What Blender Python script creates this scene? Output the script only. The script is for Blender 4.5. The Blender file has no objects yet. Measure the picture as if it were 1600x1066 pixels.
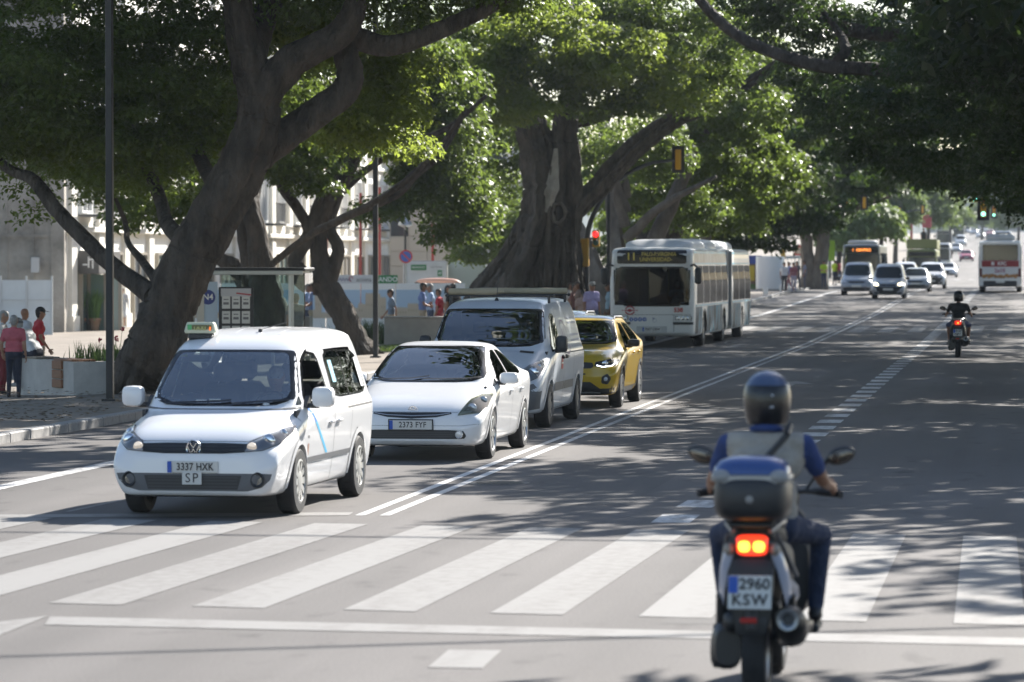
import bpy, math, random
import numpy as np
from mathutils import Vector, Matrix
from mathutils.bvhtree import BVHTree

SC = bpy.context.scene
COL = SC.collection
random.seed(7)

# ------------------------------------------------------------------ camera
FPX, YAW, HOR, CAMZ = 5800.0, math.radians(7.9), 410.0, 2.4
PITCH = math.atan((533.0 - HOR) / FPX)
cam_d = bpy.data.cameras.new('camera')
cam = bpy.data.objects.new('camera', cam_d)
COL.objects.link(cam)
cam_d.sensor_width = 36.0
cam_d.lens = FPX / 1600.0 * 36.0
cam_d.clip_start, cam_d.clip_end = 0.5, 6000.0
cam.location = (0, 0, CAMZ)
cam.rotation_euler = (math.pi / 2 - PITCH, 0, YAW)
cam_d.dof.use_dof = True
cam_d.dof.focus_distance = 49.0
cam_d.dof.aperture_fstop = 3.3
SC.camera = cam

# ------------------------------------------------------------------ world, sun, exposure
SUN_DIR = Vector((0.66, 1.42, 1.0)).normalized()          # towards the sun
SUN_EL = math.asin(SUN_DIR.z)
SUN_AZ = math.atan2(SUN_DIR.x, SUN_DIR.y)                 # clockwise from +Y
world = bpy.data.worlds.new('World')
SC.world = world
world.use_nodes = True
_nt = world.node_tree
_nt.nodes.clear()
_sky = _nt.nodes.new('ShaderNodeTexSky')
_sky.sky_type = 'NISHITA'
_sky.sun_disc = False
_sky.sun_elevation = SUN_EL
_sky.sun_rotation = SUN_AZ
_sky.dust_density = 0.7
_bg = _nt.nodes.new('ShaderNodeBackground')
_bg.inputs['Strength'].default_value = 0.075
_wo = _nt.nodes.new('ShaderNodeOutputWorld')
_nt.links.new(_sky.outputs[0], _bg.inputs[0])
_nt.links.new(_bg.outputs[0], _wo.inputs[0])
sun_d = bpy.data.lights.new('sun', 'SUN')
sun_d.energy = 5.0
sun_d.angle = math.radians(0.5)
sun_d.color = (1.0, 0.955, 0.885)
sun = bpy.data.objects.new('sun', sun_d)
COL.objects.link(sun)
sun.rotation_euler = SUN_DIR.to_track_quat('Z', 'Y').to_euler()
sun.location = (20, 40, 60)
VS = SC.view_settings
SC.display_settings.display_device = 'sRGB'
VS.view_transform = 'Standard'
VS.look = 'None'
VS.exposure = 1.4
VS.gamma = 1.0
VS.use_curve_mapping = False
SC.render.engine = 'CYCLES'
CY = SC.cycles
CY.use_denoising = True
CY.max_bounces = 7
CY.diffuse_bounces = 3
CY.glossy_bounces = 3
CY.transmission_bounces = 5
CY.transparent_max_bounces = 10
CY.volume_bounces = 0
CY.caustics_reflective = CY.caustics_refractive = False
CY.use_adaptive_sampling = True
CY.adaptive_threshold = 0.015

# ------------------------------------------------------------------ terrain and un-projection
_ZY = np.array([-200, 110, 160, 213, 290, 365, 430, 510, 640, 800, 1000, 1400, 4000.])
_ZZ = np.array([0, 0, .2, .66, .82, 1.0, 2.0, 3.4, 5.6, 8.2, 10.5, 12, 12.])


def zr(y):
    return float(np.interp(y, _ZY, _ZZ))


_MW = Matrix.Translation(cam.location) @ cam.rotation_euler.to_matrix().to_4x4()
_FW = Vector((-math.sin(YAW), math.cos(YAW), 0))


def ray(px, py):
    return (_MW.to_3x3() @ Vector((px - 800.0, 533.0 - py, -FPX)))


def P(px, py, d):
    r = ray(px, py)
    return Vector(cam.location) + r * (d / r.dot(_FW))


def W(px, py, z=0.0):
    """ground point seen at a pixel; z is the height above the road"""
    r = ray(px, py)
    d = 60.0
    p = None
    lo, hi = 5.0, 2500.0
    for _ in range(60):
        mid = (lo + hi) / 2
        p = P(px, py, mid)
        if p.z > zr(p.y) + z:
            lo = mid
        else:
            hi = mid
    return p


def XD(px, X, z=0.0):
    """point on the pixel column px where world x = X, at z above the road"""
    r = ray(px, HOR)
    t = X / r.x
    return Vector((X, r.y * t, zr(r.y * t) + z))


# ------------------------------------------------------------------ materials
MATS = {}


def M(name, color=(.5, .5, .5), rough=.5, metal=0.0, coat=0.0, noise=None, bump=None, emit=None, spec=None, trans=None, stretch=None):
    if name in MATS:
        return MATS[name]
    m = bpy.data.materials.new(name)
    MATS[name] = m
    m.use_nodes = True
    nt = m.node_tree
    b = nt.nodes['Principled BSDF']
    b.inputs['Base Color'].default_value = (*color, 1)
    b.inputs['Roughness'].default_value = rough
    b.inputs['Metallic'].default_value = metal
    b.inputs['Coat Weight'].default_value = coat
    b.inputs['Coat Roughness'].default_value = .03
    if spec is not None:
        b.inputs['Specular IOR Level'].default_value = spec
    if emit:
        b.inputs['Emission Color'].default_value = (*emit[0], 1)
        b.inputs['Emission Strength'].default_value = emit[1]
    if noise or bump:
        tc = nt.nodes.new('ShaderNodeTexCoord')
        src = tc.outputs['Object']
        if stretch:
            mp = nt.nodes.new('ShaderNodeMapping')
            mp.inputs['Scale'].default_value = stretch
            nt.links.new(src, mp.inputs['Vector'])
            src = mp.outputs[0]
    if noise:
        sc, amt = noise[0], noise[1]
        n = nt.nodes.new('ShaderNodeTexNoise')
        n.inputs['Scale'].default_value = sc
        n.inputs['Detail'].default_value = 6
        n.inputs['Roughness'].default_value = .65
        r = nt.nodes.new('ShaderNodeMapRange')
        r.inputs['From Min'].default_value = .3
        r.inputs['From Max'].default_value = .7
        r.inputs['To Min'].default_value = 1 - amt
        r.inputs['To Max'].default_value = 1 + amt
        nt.links.new(src, n.inputs['Vector'])
        nt.links.new(n.outputs['Fac'], r.inputs['Value'])
        mx = nt.nodes.new('ShaderNodeMix')
        mx.data_type = 'RGBA'
        mx.blend_type = 'MULTIPLY'
        mx.inputs['Factor'].default_value = 1
        mx.inputs['A'].default_value = (*color, 1)
        nt.links.new(r.outputs[0], mx.inputs['B'])
        nt.links.new(mx.outputs['Result'], b.inputs['Base Color'])
    if bump:
        n2 = nt.nodes.new('ShaderNodeTexNoise')
        n2.inputs['Scale'].default_value = bump[0]
        n2.inputs['Detail'].default_value = 5
        bp = nt.nodes.new('ShaderNodeBump')
        bp.inputs['Strength'].default_value = bump[1]
        bp.inputs['Distance'].default_value = bump[2] if len(bump) > 2 else .02
        nt.links.new(src, n2.inputs['Vector'])
        nt.links.new(n2.outputs['Fac'], bp.inputs['Height'])
        nt.links.new(bp.outputs[0], b.inputs['Normal'])
    return m


def glass(name, tint=(.6, .66, .66), refl=1.0, ior=1.62):
    if name in MATS:
        return MATS[name]
    m = bpy.data.materials.new(name)
    MATS[name] = m
    m.use_nodes = True
    nt = m.node_tree
    nt.nodes.clear()
    o = nt.nodes.new('ShaderNodeOutputMaterial')
    t = nt.nodes.new('ShaderNodeBsdfTransparent')
    t.inputs[0].default_value = (*tint, 1)
    g = nt.nodes.new('ShaderNodeBsdfGlossy')
    g.inputs['Roughness'].default_value = .01
    g.inputs['Color'].default_value = (refl, refl, refl, 1)
    f = nt.nodes.new('ShaderNodeFresnel')
    f.inputs[0].default_value = ior
    mx = nt.nodes.new('ShaderNodeMixShader')
    nt.links.new(f.outputs[0], mx.inputs[0])
    nt.links.new(t.outputs[0], mx.inputs[1])
    nt.links.new(g.outputs[0], mx.inputs[2])
    nt.links.new(mx.outputs[0], o.inputs[0])
    return m


# ------------------------------------------------------------------ objects and tags
def tag(o, label=None, cat=None, group=None, kind=None):
    for k, v in (('label', label), ('category', cat), ('group', group), ('kind', kind)):
        if v:
            o[k] = v
    return o


def thing(name, label, cat, loc=(0, 0, 0), rz=0.0, group=None):
    o = bpy.data.objects.new(name, None)
    o.empty_display_size = .3
    COL.objects.link(o)
    o.location = loc
    o.rotation_euler = (0, 0, rz)
    return tag(o, label, cat, group)


def copy_tree(o, parent=None):
    c = o.copy()
    COL.objects.link(c)
    if parent is not None:
        c.parent = parent
    for ch in list(o.children):
        copy_tree(ch, c)
    return c


def meshob(name, me, parent=None, loc=None, kind=None):
    o = bpy.data.objects.new(name, me)
    COL.objects.link(o)
    if parent is not None:
        o.parent = parent
    if loc is not None:
        o.location = loc
    if kind:
        o['kind'] = kind
    return o


_bt_f = None


class MB:
    """collects shapes and links them as one mesh"""

    def __init__(s):
        s.v, s.f, s.m, s.k = [], [], [], 0

    def add(s, vs, fs, k=None):
        b = len(s.v)
        s.v.extend([tuple(p) for p in vs])
        k = s.k if k is None else k
        for f in fs:
            s.f.append(tuple(i + b for i in f))
            s.m.append(k)
        return s

    def quad(s, a, b, c, d, k=None):
        return s.add([a, b, c, d], [(0, 1, 2, 3)], k)

    def box(s, c, size, bev=0.0, rz=0.0, k=None, ax=None):
        hx, hy, hz = size[0] / 2, size[1] / 2, size[2] / 2
        vs, fs = [], []
        if bev <= 0:
            vs = [(x, y, z) for x in (-hx, hx) for y in (-hy, hy) for z in (-hz, hz)]
            fs = [(0, 1, 3, 2), (4, 6, 7, 5), (0, 4, 5, 1), (2, 3, 7, 6), (0, 2, 6, 4), (1, 5, 7, 3)]
        else:
            bev = min(bev, hx * .98, hy * .98, hz * .98)
            idx = {}
            h = (hx, hy, hz)
            sg = [(a, b, c2) for a in (-1, 1) for b in (-1, 1) for c2 in (-1, 1)]
            for q in sg:
                for a in range(3):
                    p = [q[i] * (h[i] if i == a else h[i] - bev) for i in range(3)]
                    idx[(q, a)] = len(vs)
                    vs.append(tuple(p))
            for a in range(3):
                o1, o2 = (a + 1) % 3, (a + 2) % 3
                for sgn in (-1, 1):
                    def mk(u, w):
                        q = [0, 0, 0]
                        q[a], q[o1], q[o2] = sgn, u, w
                        return tuple(q)
                    loop = [mk(-1, -1), mk(1, -1), mk(1, 1), mk(-1, 1)]
                    if sgn < 0:
                        loop = loop[::-1]
                    fs.append(tuple(idx[(q, a)] for q in loop))
                for s1 in (-1, 1):
                    for s2 in (-1, 1):
                        def mk2(u):
                            q = [0, 0, 0]
                            q[a], q[o1], q[o2] = u, s1, s2
                            return tuple(q)
                        A, B = mk2(-1), mk2(1)
                        f = [idx[(A, o1)], idx[(B, o1)], idx[(B, o2)], idx[(A, o2)]]
                        if s1 * s2 > 0:
                            f = f[::-1]
                        fs.append(tuple(f))
            for q in sg:
                f = [idx[(q, 0)], idx[(q, 1)], idx[(q, 2)]]
                if q[0] * q[1] * q[2] < 0:
                    f = f[::-1]
                fs.append(tuple(f))
        if ax is not None:
            R = ax
            vs = [tuple(R @ Vector(p)) for p in vs]
        elif rz:
            cz, sz = math.cos(rz), math.sin(rz)
            vs = [(p[0] * cz - p[1] * sz, p[0] * sz + p[1] * cz, p[2]) for p in vs]
        vs = [(p[0] + c[0], p[1] + c[1], p[2] + c[2]) for p in vs]
        return s.add(vs, fs, k)

    def tube(s, pts, r, n=8, cap=True, k=None, mod=None):
        pts = [Vector(p) for p in pts]
        rs = r if hasattr(r, '__len__') else [r] * len(pts)
        vs, fs = [], []
        up = None
        for i, p in enumerate(pts):
            t = (pts[min(i + 1, len(pts) - 1)] - pts[max(i - 1, 0)])
            t = t.normalized() if t.length > 1e-9 else Vector((0, 0, 1))
            if up is None:
                up = Vector((0, 1, 0)) if abs(t.y) < .9 else Vector((1, 0, 0))
            a = t.cross(up)
            if a.length < 1e-6:
                a = t.orthogonal()
            a.normalize()
            up = a.cross(t).normalized()
            for j in range(n):
                th = 2 * math.pi * j / n
                rr = rs[i] * (mod(i, th) if mod else 1)
                vs.append(p + (a * math.cos(th) + up * math.sin(th)) * rr)
        for i in range(len(pts) - 1):
            for j in range(n):
                fs.append((i * n + j, i * n + (j + 1) % n, (i + 1) * n + (j + 1) % n, (i + 1) * n + j))
        if cap:
            fs.append(tuple(range(n))[::-1])
            fs.append(tuple((len(pts) - 1) * n + j for j in range(n)))
        return s.add(vs, fs, k)

    def lathe(s, prof, c=(0, 0, 0), n=20, axis='z', k=None, cap=True):
        vs, fs = [], []
        for r, z in prof:
            for j in range(n):
                th = 2 * math.pi * j / n
                x, y = r * math.cos(th), r * math.sin(th)
                v = {'z': (x, y, z), 'x': (z, x, y), 'y': (y, z, x)}[axis]
                vs.append((v[0] + c[0], v[1] + c[1], v[2] + c[2]))
        for i in range(len(prof) - 1):
            for j in range(n):
                fs.append((i * n + j, i * n + (j + 1) % n, (i + 1) * n + (j + 1) % n, (i + 1) * n + j))
        if cap:
            if prof[0][0] > 1e-4:
                fs.append(tuple(range(n))[::-1])
            if prof[-1][0] > 1e-4:
                fs.append(tuple((len(prof) - 1) * n + j for j in range(n)))
        return s.add(vs, fs, k)

    def ell(s, c, r, n=12, m=8, k=None, R=None):
        vs, fs = [], []
        for i in range(m + 1):
            ph = math.pi * i / m
            for j in range(n):
                th = 2 * math.pi * j / n
                v = Vector((r[0] * math.sin(ph) * math.cos(th), r[1] * math.sin(ph) * math.sin(th), -r[2] * math.cos(ph)))
                if R is not None:
                    v = R @ v
                vs.append(v + Vector(c))
        for i in range(m):
            for j in range(n):
                fs.append((i * n + j, i * n + (j + 1) % n, (i + 1) * n + (j + 1) % n, (i + 1) * n + j))
        return s.add(vs, fs, k)

    def prism(s, poly, plane, a, b, k=None):
        """extrude a 2D polygon: plane 'xz' along y, 'yz' along x, 'xy' along z"""
        def mk(p, t):
            return {'xz': (p[0], t, p[1]), 'yz': (t, p[0], p[1]), 'xy': (p[0], p[1], t)}[plane]
        n = len(poly)
        vs = [mk(p, a) for p in poly] + [mk(p, b) for p in poly]
        fs = [tuple(range(n))[::-1], tuple(range(n, 2 * n))]
        fs += [(i, (i + 1) % n, n + (i + 1) % n, n + i) for i in range(n)]
        return s.add(vs, fs, k)

    def mesh(s, name, mats, smooth=None):
        me = bpy.data.meshes.new(name)
        me.from_pydata(s.v, [], s.f)
        for m in (mats if isinstance(mats, (list, tuple)) else [mats]):
            me.materials.append(m)
        me.polygons.foreach_set('material_index', s.m)
        fixn(me)
        if smooth is not None:
            me.polygons.foreach_set('use_smooth', [True] * len(s.f))
            me.set_sharp_from_angle(angle=math.radians(smooth))
        me.update()
        return me

    def build(s, name, mats, parent=None, smooth=None, loc=None, kind=None):
        return meshob(name, s.mesh(name, mats, smooth), parent, loc, kind)


def fixn(me):
    import bmesh
    if len(me.polygons) > 60000:
        return
    bm = bmesh.new()
    bm.from_mesh(me)
    bmesh.ops.recalc_face_normals(bm, faces=bm.faces)
    bm.to_mesh(me)
    bm.free()


def npmesh(name, verts, faces, mats, midx=None, smooth=False):
    """verts (n,3) array, faces (m,k) array"""
    me = bpy.data.meshes.new(name)
    verts = np.asarray(verts, np.float32)
    faces = np.asarray(faces, np.int32)
    nf, kk = faces.shape
    me.vertices.add(len(verts))
    me.vertices.foreach_set('co', verts.ravel())
    me.loops.add(nf * kk)
    me.loops.foreach_set('vertex_index', faces.ravel())
    me.polygons.add(nf)
    me.polygons.foreach_set('loop_start', np.arange(0, nf * kk, kk, dtype=np.int32))
    for m in (mats if isinstance(mats, (list, tuple)) else [mats]):
        me.materials.append(m)
    if midx is not None:
        me.polygons.foreach_set('material_index', np.asarray(midx, np.int32))
    if smooth:
        me.polygons.foreach_set('use_smooth', np.ones(nf, bool))
    me.update(calc_edges=True)
    return me


_txt_cache = {}


def text_mesh(txt, size, mat, depth=.004, align='CENTER', space=1.0, bold=0.0, sx=1.0):
    key = (txt, size, mat.name, depth, align, space, bold, sx)
    if key in _txt_cache:
        return _txt_cache[key]
    cu = bpy.data.curves.new('lettering', 'FONT')
    cu.body = txt
    cu.size = size
    cu.extrude = depth
    cu.offset = bold
    cu.align_x = align
    cu.align_y = 'CENTER'
    cu.space_character = space
    cu.resolution_u = 3
    o = bpy.data.objects.new('lettering', cu)
    COL.objects.link(o)
    bpy.context.view_layer.update()
    me = bpy.data.meshes.new_from_object(o.evaluated_get(bpy.context.evaluated_depsgraph_get()))
    bpy.data.objects.remove(o)
    bpy.data.curves.remove(cu)
    me.materials.clear()
    me.materials.append(mat)
    if sx != 1.0:
        me.transform(Matrix.Diagonal((sx, 1, 1, 1)))
    _txt_cache[key] = me
    return me


def text(txt, size, mat, parent, loc, face='-y', name='lettering', **kw):
    """flat lettering; face: the direction it looks towards, or a rotation tuple"""
    o = meshob(name, text_mesh(txt, size, mat, **kw), parent, loc)
    o.rotation_euler = {'-y': (math.pi / 2, 0, 0), '+x': (math.pi / 2, 0, math.pi / 2), '-x': (math.pi / 2, 0, -math.pi / 2),
                        '+y': (math.pi / 2, 0, math.pi)}.get(face, face)
    return o


def pchip(x, y, xs):
    x, y, xs = np.asarray(x, float), np.asarray(y, float), np.asarray(xs, float)
    h = np.diff(x)
    dl = np.diff(y) / h
    m = np.zeros_like(y)
    for i in range(1, len(x) - 1):
        if dl[i - 1] * dl[i] > 0:
            w1, w2 = 2 * h[i] + h[i - 1], h[i] + 2 * h[i - 1]
            m[i] = (w1 + w2) / (w1 / dl[i - 1] + w2 / dl[i])
    m[0], m[-1] = dl[0], dl[-1]
    i = np.clip(np.searchsorted(x, xs) - 1, 0, len(x) - 2)
    t = (xs - x[i]) / h[i]
    return ((1 + 2 * t) * (1 - t) ** 2) * y[i] + t * (1 - t) ** 2 * h[i] * m[i] + t * t * (3 - 2 * t) * y[i + 1] + t * t * (t - 1) * h[i] * m[i + 1]


def spline(pts, n):
    """Catmull-Rom through points, n samples"""
    pts = [np.array(p, float) for p in pts]
    k = np.linspace(0, 1, len(pts))
    arr = np.array(pts)
    xs = np.linspace(0, 1, n)
    out = []
    m = np.gradient(arr, k, axis=0)
    for x in xs:
        i = min(int(x * (len(pts) - 1)), len(pts) - 2)
        h = k[i + 1] - k[i]
        t = (x - k[i]) / h
        out.append((2 * t ** 3 - 3 * t ** 2 + 1) * arr[i] + (t ** 3 - 2 * t ** 2 + t) * h * m[i] + (-2 * t ** 3 + 3 * t ** 2) * arr[i + 1] + (t ** 3 - t ** 2) * h * m[i + 1])
    return [tuple(p) for p in out]


def chaikin(poly, it=2, q=.2):
    for _ in range(it):
        out = []
        n = len(poly)
        for i in range(n):
            a, b = np.array(poly[i], float), np.array(poly[(i + 1) % n], float)
            out += [tuple(a + (b - a) * q), tuple(b + (a - b) * q)]
        poly = out
    return poly


def dense(poly, step=.05, closed=True):
    out = []
    n = len(poly)
    for i in range(n if closed else n - 1):
        a, b = np.array(poly[i], float), np.array(poly[(i + 1) % n], float)
        k = max(1, int(np.linalg.norm(b - a) / step))
        for j in range(k):
            out.append(tuple(a + (b - a) * j / k))
    if not closed:
        out.append(tuple(poly[-1]))
    return out


def inpoly(pt, poly):
    x, y = pt
    c = False
    n = len(poly)
    j = n - 1
    for i in range(n):
        if (poly[i][1] > y) != (poly[j][1] > y) and x < (poly[j][0] - poly[i][0]) * (y - poly[i][1]) / (poly[j][1] - poly[i][1]) + poly[i][0]:
            c = not c
        j = i
    return c
# ================================================================== SETTING
def asphalt():
    m = bpy.data.materials.new('asphalt')
    m.use_nodes = True
    nt = m.node_tree
    b = nt.nodes['Principled BSDF']
    b.inputs['Roughness'].default_value = .82
    b.inputs['Specular IOR Level'].default_value = .35
    tc = nt.nodes.new('ShaderNodeTexCoord')

    def noise(scale, det, st, lo, hi):
        mp = nt.nodes.new('ShaderNodeMapping')
        mp.inputs['Scale'].default_value = st
        n = nt.nodes.new('ShaderNodeTexNoise')
        n.inputs['Scale'].default_value = scale
        n.inputs['Detail'].default_value = det
        r = nt.nodes.new('ShaderNodeMapRange')
        r.inputs['From Min'].default_value = .3
        r.inputs['From Max'].default_value = .7
        r.inputs['To Min'].default_value = lo
        r.inputs['To Max'].default_value = hi
        nt.links.new(tc.outputs['Object'], mp.inputs[0])
        nt.links.new(mp.outputs[0], n.inputs['Vector'])
        nt.links.new(n.outputs['Fac'], r.inputs['Value'])
        return r.outputs[0], n.outputs['Fac']
    a, _ = noise(.35, 6, (1, .35, 1), .78, 1.18)       # patches
    t, _ = noise(1.1, 3, (1, .02, 1), .78, 1.15)       # tyre tracks along the road
    g, gf = noise(45, 3, (1, 1, 1), .8, 1.2)           # aggregate
    sp, _ = noise(2.6, 5, (1, .5, 1), .62, 1.0)         # oil spots
    sp.node.inputs['From Min'].default_value, sp.node.inputs['From Max'].default_value = .26, .4
    sx = nt.nodes.new('ShaderNodeSeparateXYZ')
    nt.links.new(tc.outputs['Object'], sx.inputs[0])
    wv = nt.nodes.new('ShaderNodeMath')
    wv.operation = 'MULTIPLY_ADD'
    wv.inputs[1].default_value, wv.inputs[2].default_value = 2.027, 1.6
    nt.links.new(sx.outputs[0], wv.inputs[0])
    sn = nt.nodes.new('ShaderNodeMath')
    sn.operation = 'SINE'
    nt.links.new(wv.outputs[0], sn.inputs[0])
    ma = nt.nodes.new('ShaderNodeMath')
    ma.operation = 'MULTIPLY_ADD'
    ma.inputs[1].default_value, ma.inputs[2].default_value = .07, .97
    nt.links.new(sn.outputs[0], ma.inputs[0])           # lanes polished and darkened by traffic
    mb_ = nt.nodes.new('ShaderNodeMath')
    mb_.operation = 'MULTIPLY'
    nt.links.new(ma.outputs[0], mb_.inputs[0])
    nt.links.new(sp, mb_.inputs[1])
    mc_ = nt.nodes.new('ShaderNodeMath')
    mc_.operation = 'MULTIPLY'
    nt.links.new(mb_.outputs[0], mc_.inputs[0])
    nt.links.new(t, mc_.inputs[1])
    t = mc_.outputs[0]
    m1 = nt.nodes.new('ShaderNodeMath')
    m1.operation = 'MULTIPLY'
    m2 = nt.nodes.new('ShaderNodeMath')
    m2.operation = 'MULTIPLY'
    nt.links.new(a, m1.inputs[0])
    nt.links.new(t, m1.inputs[1])
    nt.links.new(m1.outputs[0], m2.inputs[0])
    nt.links.new(g, m2.inputs[1])
    mx = nt.nodes.new('ShaderNodeMix')
    mx.data_type = 'RGBA'
    mx.blend_type = 'MULTIPLY'
    mx.inputs['Factor'].default_value = 1
    mx.inputs['A'].default_value = (.122, .113, .108, 1)
    nt.links.new(m2.outputs[0], mx.inputs['B'])
    nt.links.new(mx.outputs['Result'], b.inputs['Base Color'])
    bp = nt.nodes.new('ShaderNodeBump')
    bp.inputs['Strength'].default_value = .25
    bp.inputs['Distance'].default_value = .01
    nt.links.new(gf, bp.inputs['Height'])
    nt.links.new(bp.outputs[0], b.inputs['Normal'])
    return m


def paint_mat(name, col):
    """road paint worn through to the asphalt in specks"""
    m = bpy.data.materials.new(name)
    m.use_nodes = True
    nt = m.node_tree
    b = nt.nodes['Principled BSDF']
    b.inputs['Roughness'].default_value = .7
    tc = nt.nodes.new('ShaderNodeTexCoord')
    n = nt.nodes.new('ShaderNodeTexNoise')
    n.inputs['Scale'].default_value = 7
    n.inputs['Detail'].default_value = 9
    n.inputs['Roughness'].default_value = .75
    r = nt.nodes.new('ShaderNodeValToRGB')
    r.color_ramp.elements[0].position = .36
    r.color_ramp.elements[0].color = (.165, .155, .147, 1)
    r.color_ramp.elements[1].position = .56
    r.color_ramp.elements[1].color = (*col, 1)
    nt.links.new(tc.outputs['Object'], n.inputs['Vector'])
    mp = nt.nodes.new('ShaderNodeMapping')
    mp.inputs['Scale'].default_value = (1, .05, 1)
    n2 = nt.nodes.new('ShaderNodeTexNoise')
    n2.inputs['Scale'].default_value = 1.7
    n2.inputs['Detail'].default_value = 4
    ad = nt.nodes.new('ShaderNodeMath')
    ad.operation = 'MULTIPLY_ADD'
    ad.inputs[1].default_value, ad.inputs[2].default_value = .7, -.33
    nt.links.new(tc.outputs['Object'], mp.inputs[0])
    nt.links.new(mp.outputs[0], n2.inputs['Vector'])
    nt.links.new(n2.outputs['Fac'], ad.inputs[0])
    a2 = nt.nodes.new('ShaderNodeMath')
    nt.links.new(n.outputs['Fac'], a2.inputs[0])
    nt.links.new(ad.outputs[0], a2.inputs[1])
    nt.links.new(a2.outputs[0], r.inputs[0])
    nt.links.new(r.outputs[0], b.inputs['Base Color'])
    return m


ASPH = asphalt()
PAINT = paint_mat('road_paint', (.225, .217, .208))
PAINT2 = paint_mat('bright_road_paint', (.6, .59, .58))
CONC = M('concrete', (.36, .35, .33), .8, noise=(3, .18), bump=(30, .15))
PAVE = M('paving', (.22, .185, .15), .85, noise=(.6, .3), bump=(14, .3, .03))
KERBM = M('kerb_granite', (.3, .29, .28), .75, noise=(9, .25))

YS = sorted(set([-25, -15] + list(range(-10, 300, 6)) + list(range(300, 1400, 15)) + [1400]))


def strip(name, x0, x1, z, mat, y0=-25, y1=1400, parent=None, kind='structure', extra=None):
    """sheet between two x values (numbers or functions of y), following the road's slope"""
    ys = [y0] + [y for y in YS if y0 < y < y1] + [y1]
    f0 = x0 if callable(x0) else (lambda y: x0)
    f1 = x1 if callable(x1) else (lambda y: x1)
    mb = MB()
    vs = []
    for y in ys:
        vs += [(f0(y), y, zr(y) + z), (f1(y), y, zr(y) + z)]
    mb.add(vs, [(2 * i, 2 * i + 1, 2 * i + 3, 2 * i + 2) for i in range(len(ys) - 1)])
    return mb.build(name, mat, parent, kind=kind)


# ground: one sheet out to the horizon, under everything
gm = MB()
gy = [-60, 0, 110, 160, 213, 290, 365, 430, 510, 640, 800, 1000, 1400, 3200]
for i in range(len(gy) - 1):
    a, b = gy[i], gy[i + 1]
    gm.quad((-900, a, zr(a) - .45), (900, a, zr(a) - .45), (900, b, zr(b) - .45), (-900, b, zr(b) - .45))
gm.build('ground', M('ground_soil', (.16, .14, .11), .9, noise=(.3, .3)), kind='structure')
strip('road', -13.4, 13.4, 0, ASPH)
DASPH = M('patch_asphalt', (.085, .08, .077), .85, noise=(30, .25))
for x0, x1, y0, y1 in ((-9.6, -8.4, 27.6, 30.4), (-5.2, -3.9, 36.5, 41.5), (-2.2, -.9, 46, 52), (-5.6, -4.4, 58, 70), (-9.4, -8.2, 74, 84), (-2.4, -1.4, 24.5, 26.2)):
    strip('road_patch', x0, x1, .0015, DASPH, y0, y1)
KT = .13


def slab(name, xs, mat):
    mb = MB()
    ys = [-25] + [y for y in YS if y > -25]
    vs = []
    for y in ys:
        vs += [(x, y, zr(y) + z) for x, z in xs]
    n = len(xs)
    fs = [(i * n + j, i * n + j + 1, (i + 1) * n + j + 1, (i + 1) * n + j) for i in range(len(ys) - 1) for j in range(n - 1)]
    mb.add(vs, fs)
    return mb.build(name, mat, kind='structure')


PX, PZ = [-70, -29, -21, -15.2, -13.4], [-.36, -.34, -.16, KT, KT]


def pz(x):
    """height of the left pavement above the road: it falls away from the kerb"""
    return float(np.interp(x, PX, PZ))


slab('pavement', [(-13.62, KT), (-15.2, KT), (-21, -.16), (-29.0, -.34), (-70, -.36)], PAVE)
slab('pavement', [(13.62, KT), (40, KT + .02)], PAVE)

# kerbs: single stones as far as they can be told apart, then one strip
kb = tag(bpy.data.objects.new('kerb', None), kind='structure')
COL.objects.link(kb)
ksm = MB().box((0, 0, 0), (.22, .985, .3), bev=.018).mesh('kerb_stone', KERBM)
for i in range(118):
    y = 20.5 + i
    o = meshob('kerb_stone', ksm, kb, (-13.51 + random.uniform(-.004, .004), y, zr(y) + KT - .15 + random.uniform(-.003, .006)))
mb = MB()
for sx, y0 in ((-13.51, 138.), (13.51, -25.), (-13.51, -25.)):
    ys = [y0] + [y for y in YS if y > y0]
    if sx < 0 and y0 < 0:
        ys = [-25, 0, 19.9]
    for a, b in zip(ys[:-1], ys[1:]):
        za, zb = zr(a) + KT, zr(b) + KT
        e = .11
        mb.quad((sx - e, a, za), (sx + e, a, za), (sx + e, b, zb), (sx - e, b, zb))
        s2 = sx + (e if sx < 0 else -e)
        mb.quad((s2, a, za), (s2, a, za - .3), (s2, b, zb - .3), (s2, b, zb))
mb.build('kerb_strip', KERBM, kb)

# zebra crossings and lane lines
zc = tag(bpy.data.objects.new('zebra_crossing', None), kind='structure')
COL.objects.link(zc)
fx = [-602, -374, -148, 76, 300, 536, 766, 998, 1240, 1490, 1735]
bx = [0, 162, 328, 492, 660, 828, 994, 1162, 1333, 1505, 1672]
for a, b in zip(fx, bx):
    q = [(a, 943 + .0226 * (a - 76)), (a + 113, 943.5 + .0226 * (a + 37)), (b + 83, 818 + .0196 * (b - 409)), (b, 818 + .0196 * (b - 492))]
    p = [W(x, y) for x, y in q]
    mb = MB()
    mb.add([(v.x, v.y, v.z + .004) for v in p], [(0, 1, 2, 3)])
    mb.build('stripe', PAINT, zc)


def zebra(y0, y1, xs):
    z = tag(bpy.data.objects.new('zebra_crossing', None), kind='structure')
    COL.objects.link(z)
    for x in xs:
        strip('stripe', x, x + .5, .004, PAINT, y0, y1, z, None)


zebra(124.5, 134, np.arange(-13, 5, 1.0))
zebra(318, 327, np.arange(-10, 5, 1.25))
rm = tag(bpy.data.objects.new('road_marking', None), kind='structure')
COL.objects.link(rm)


def xl(pts):
    ys_, xs_ = zip(*pts)
    return lambda y: float(np.interp(y, ys_, xs_))


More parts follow.
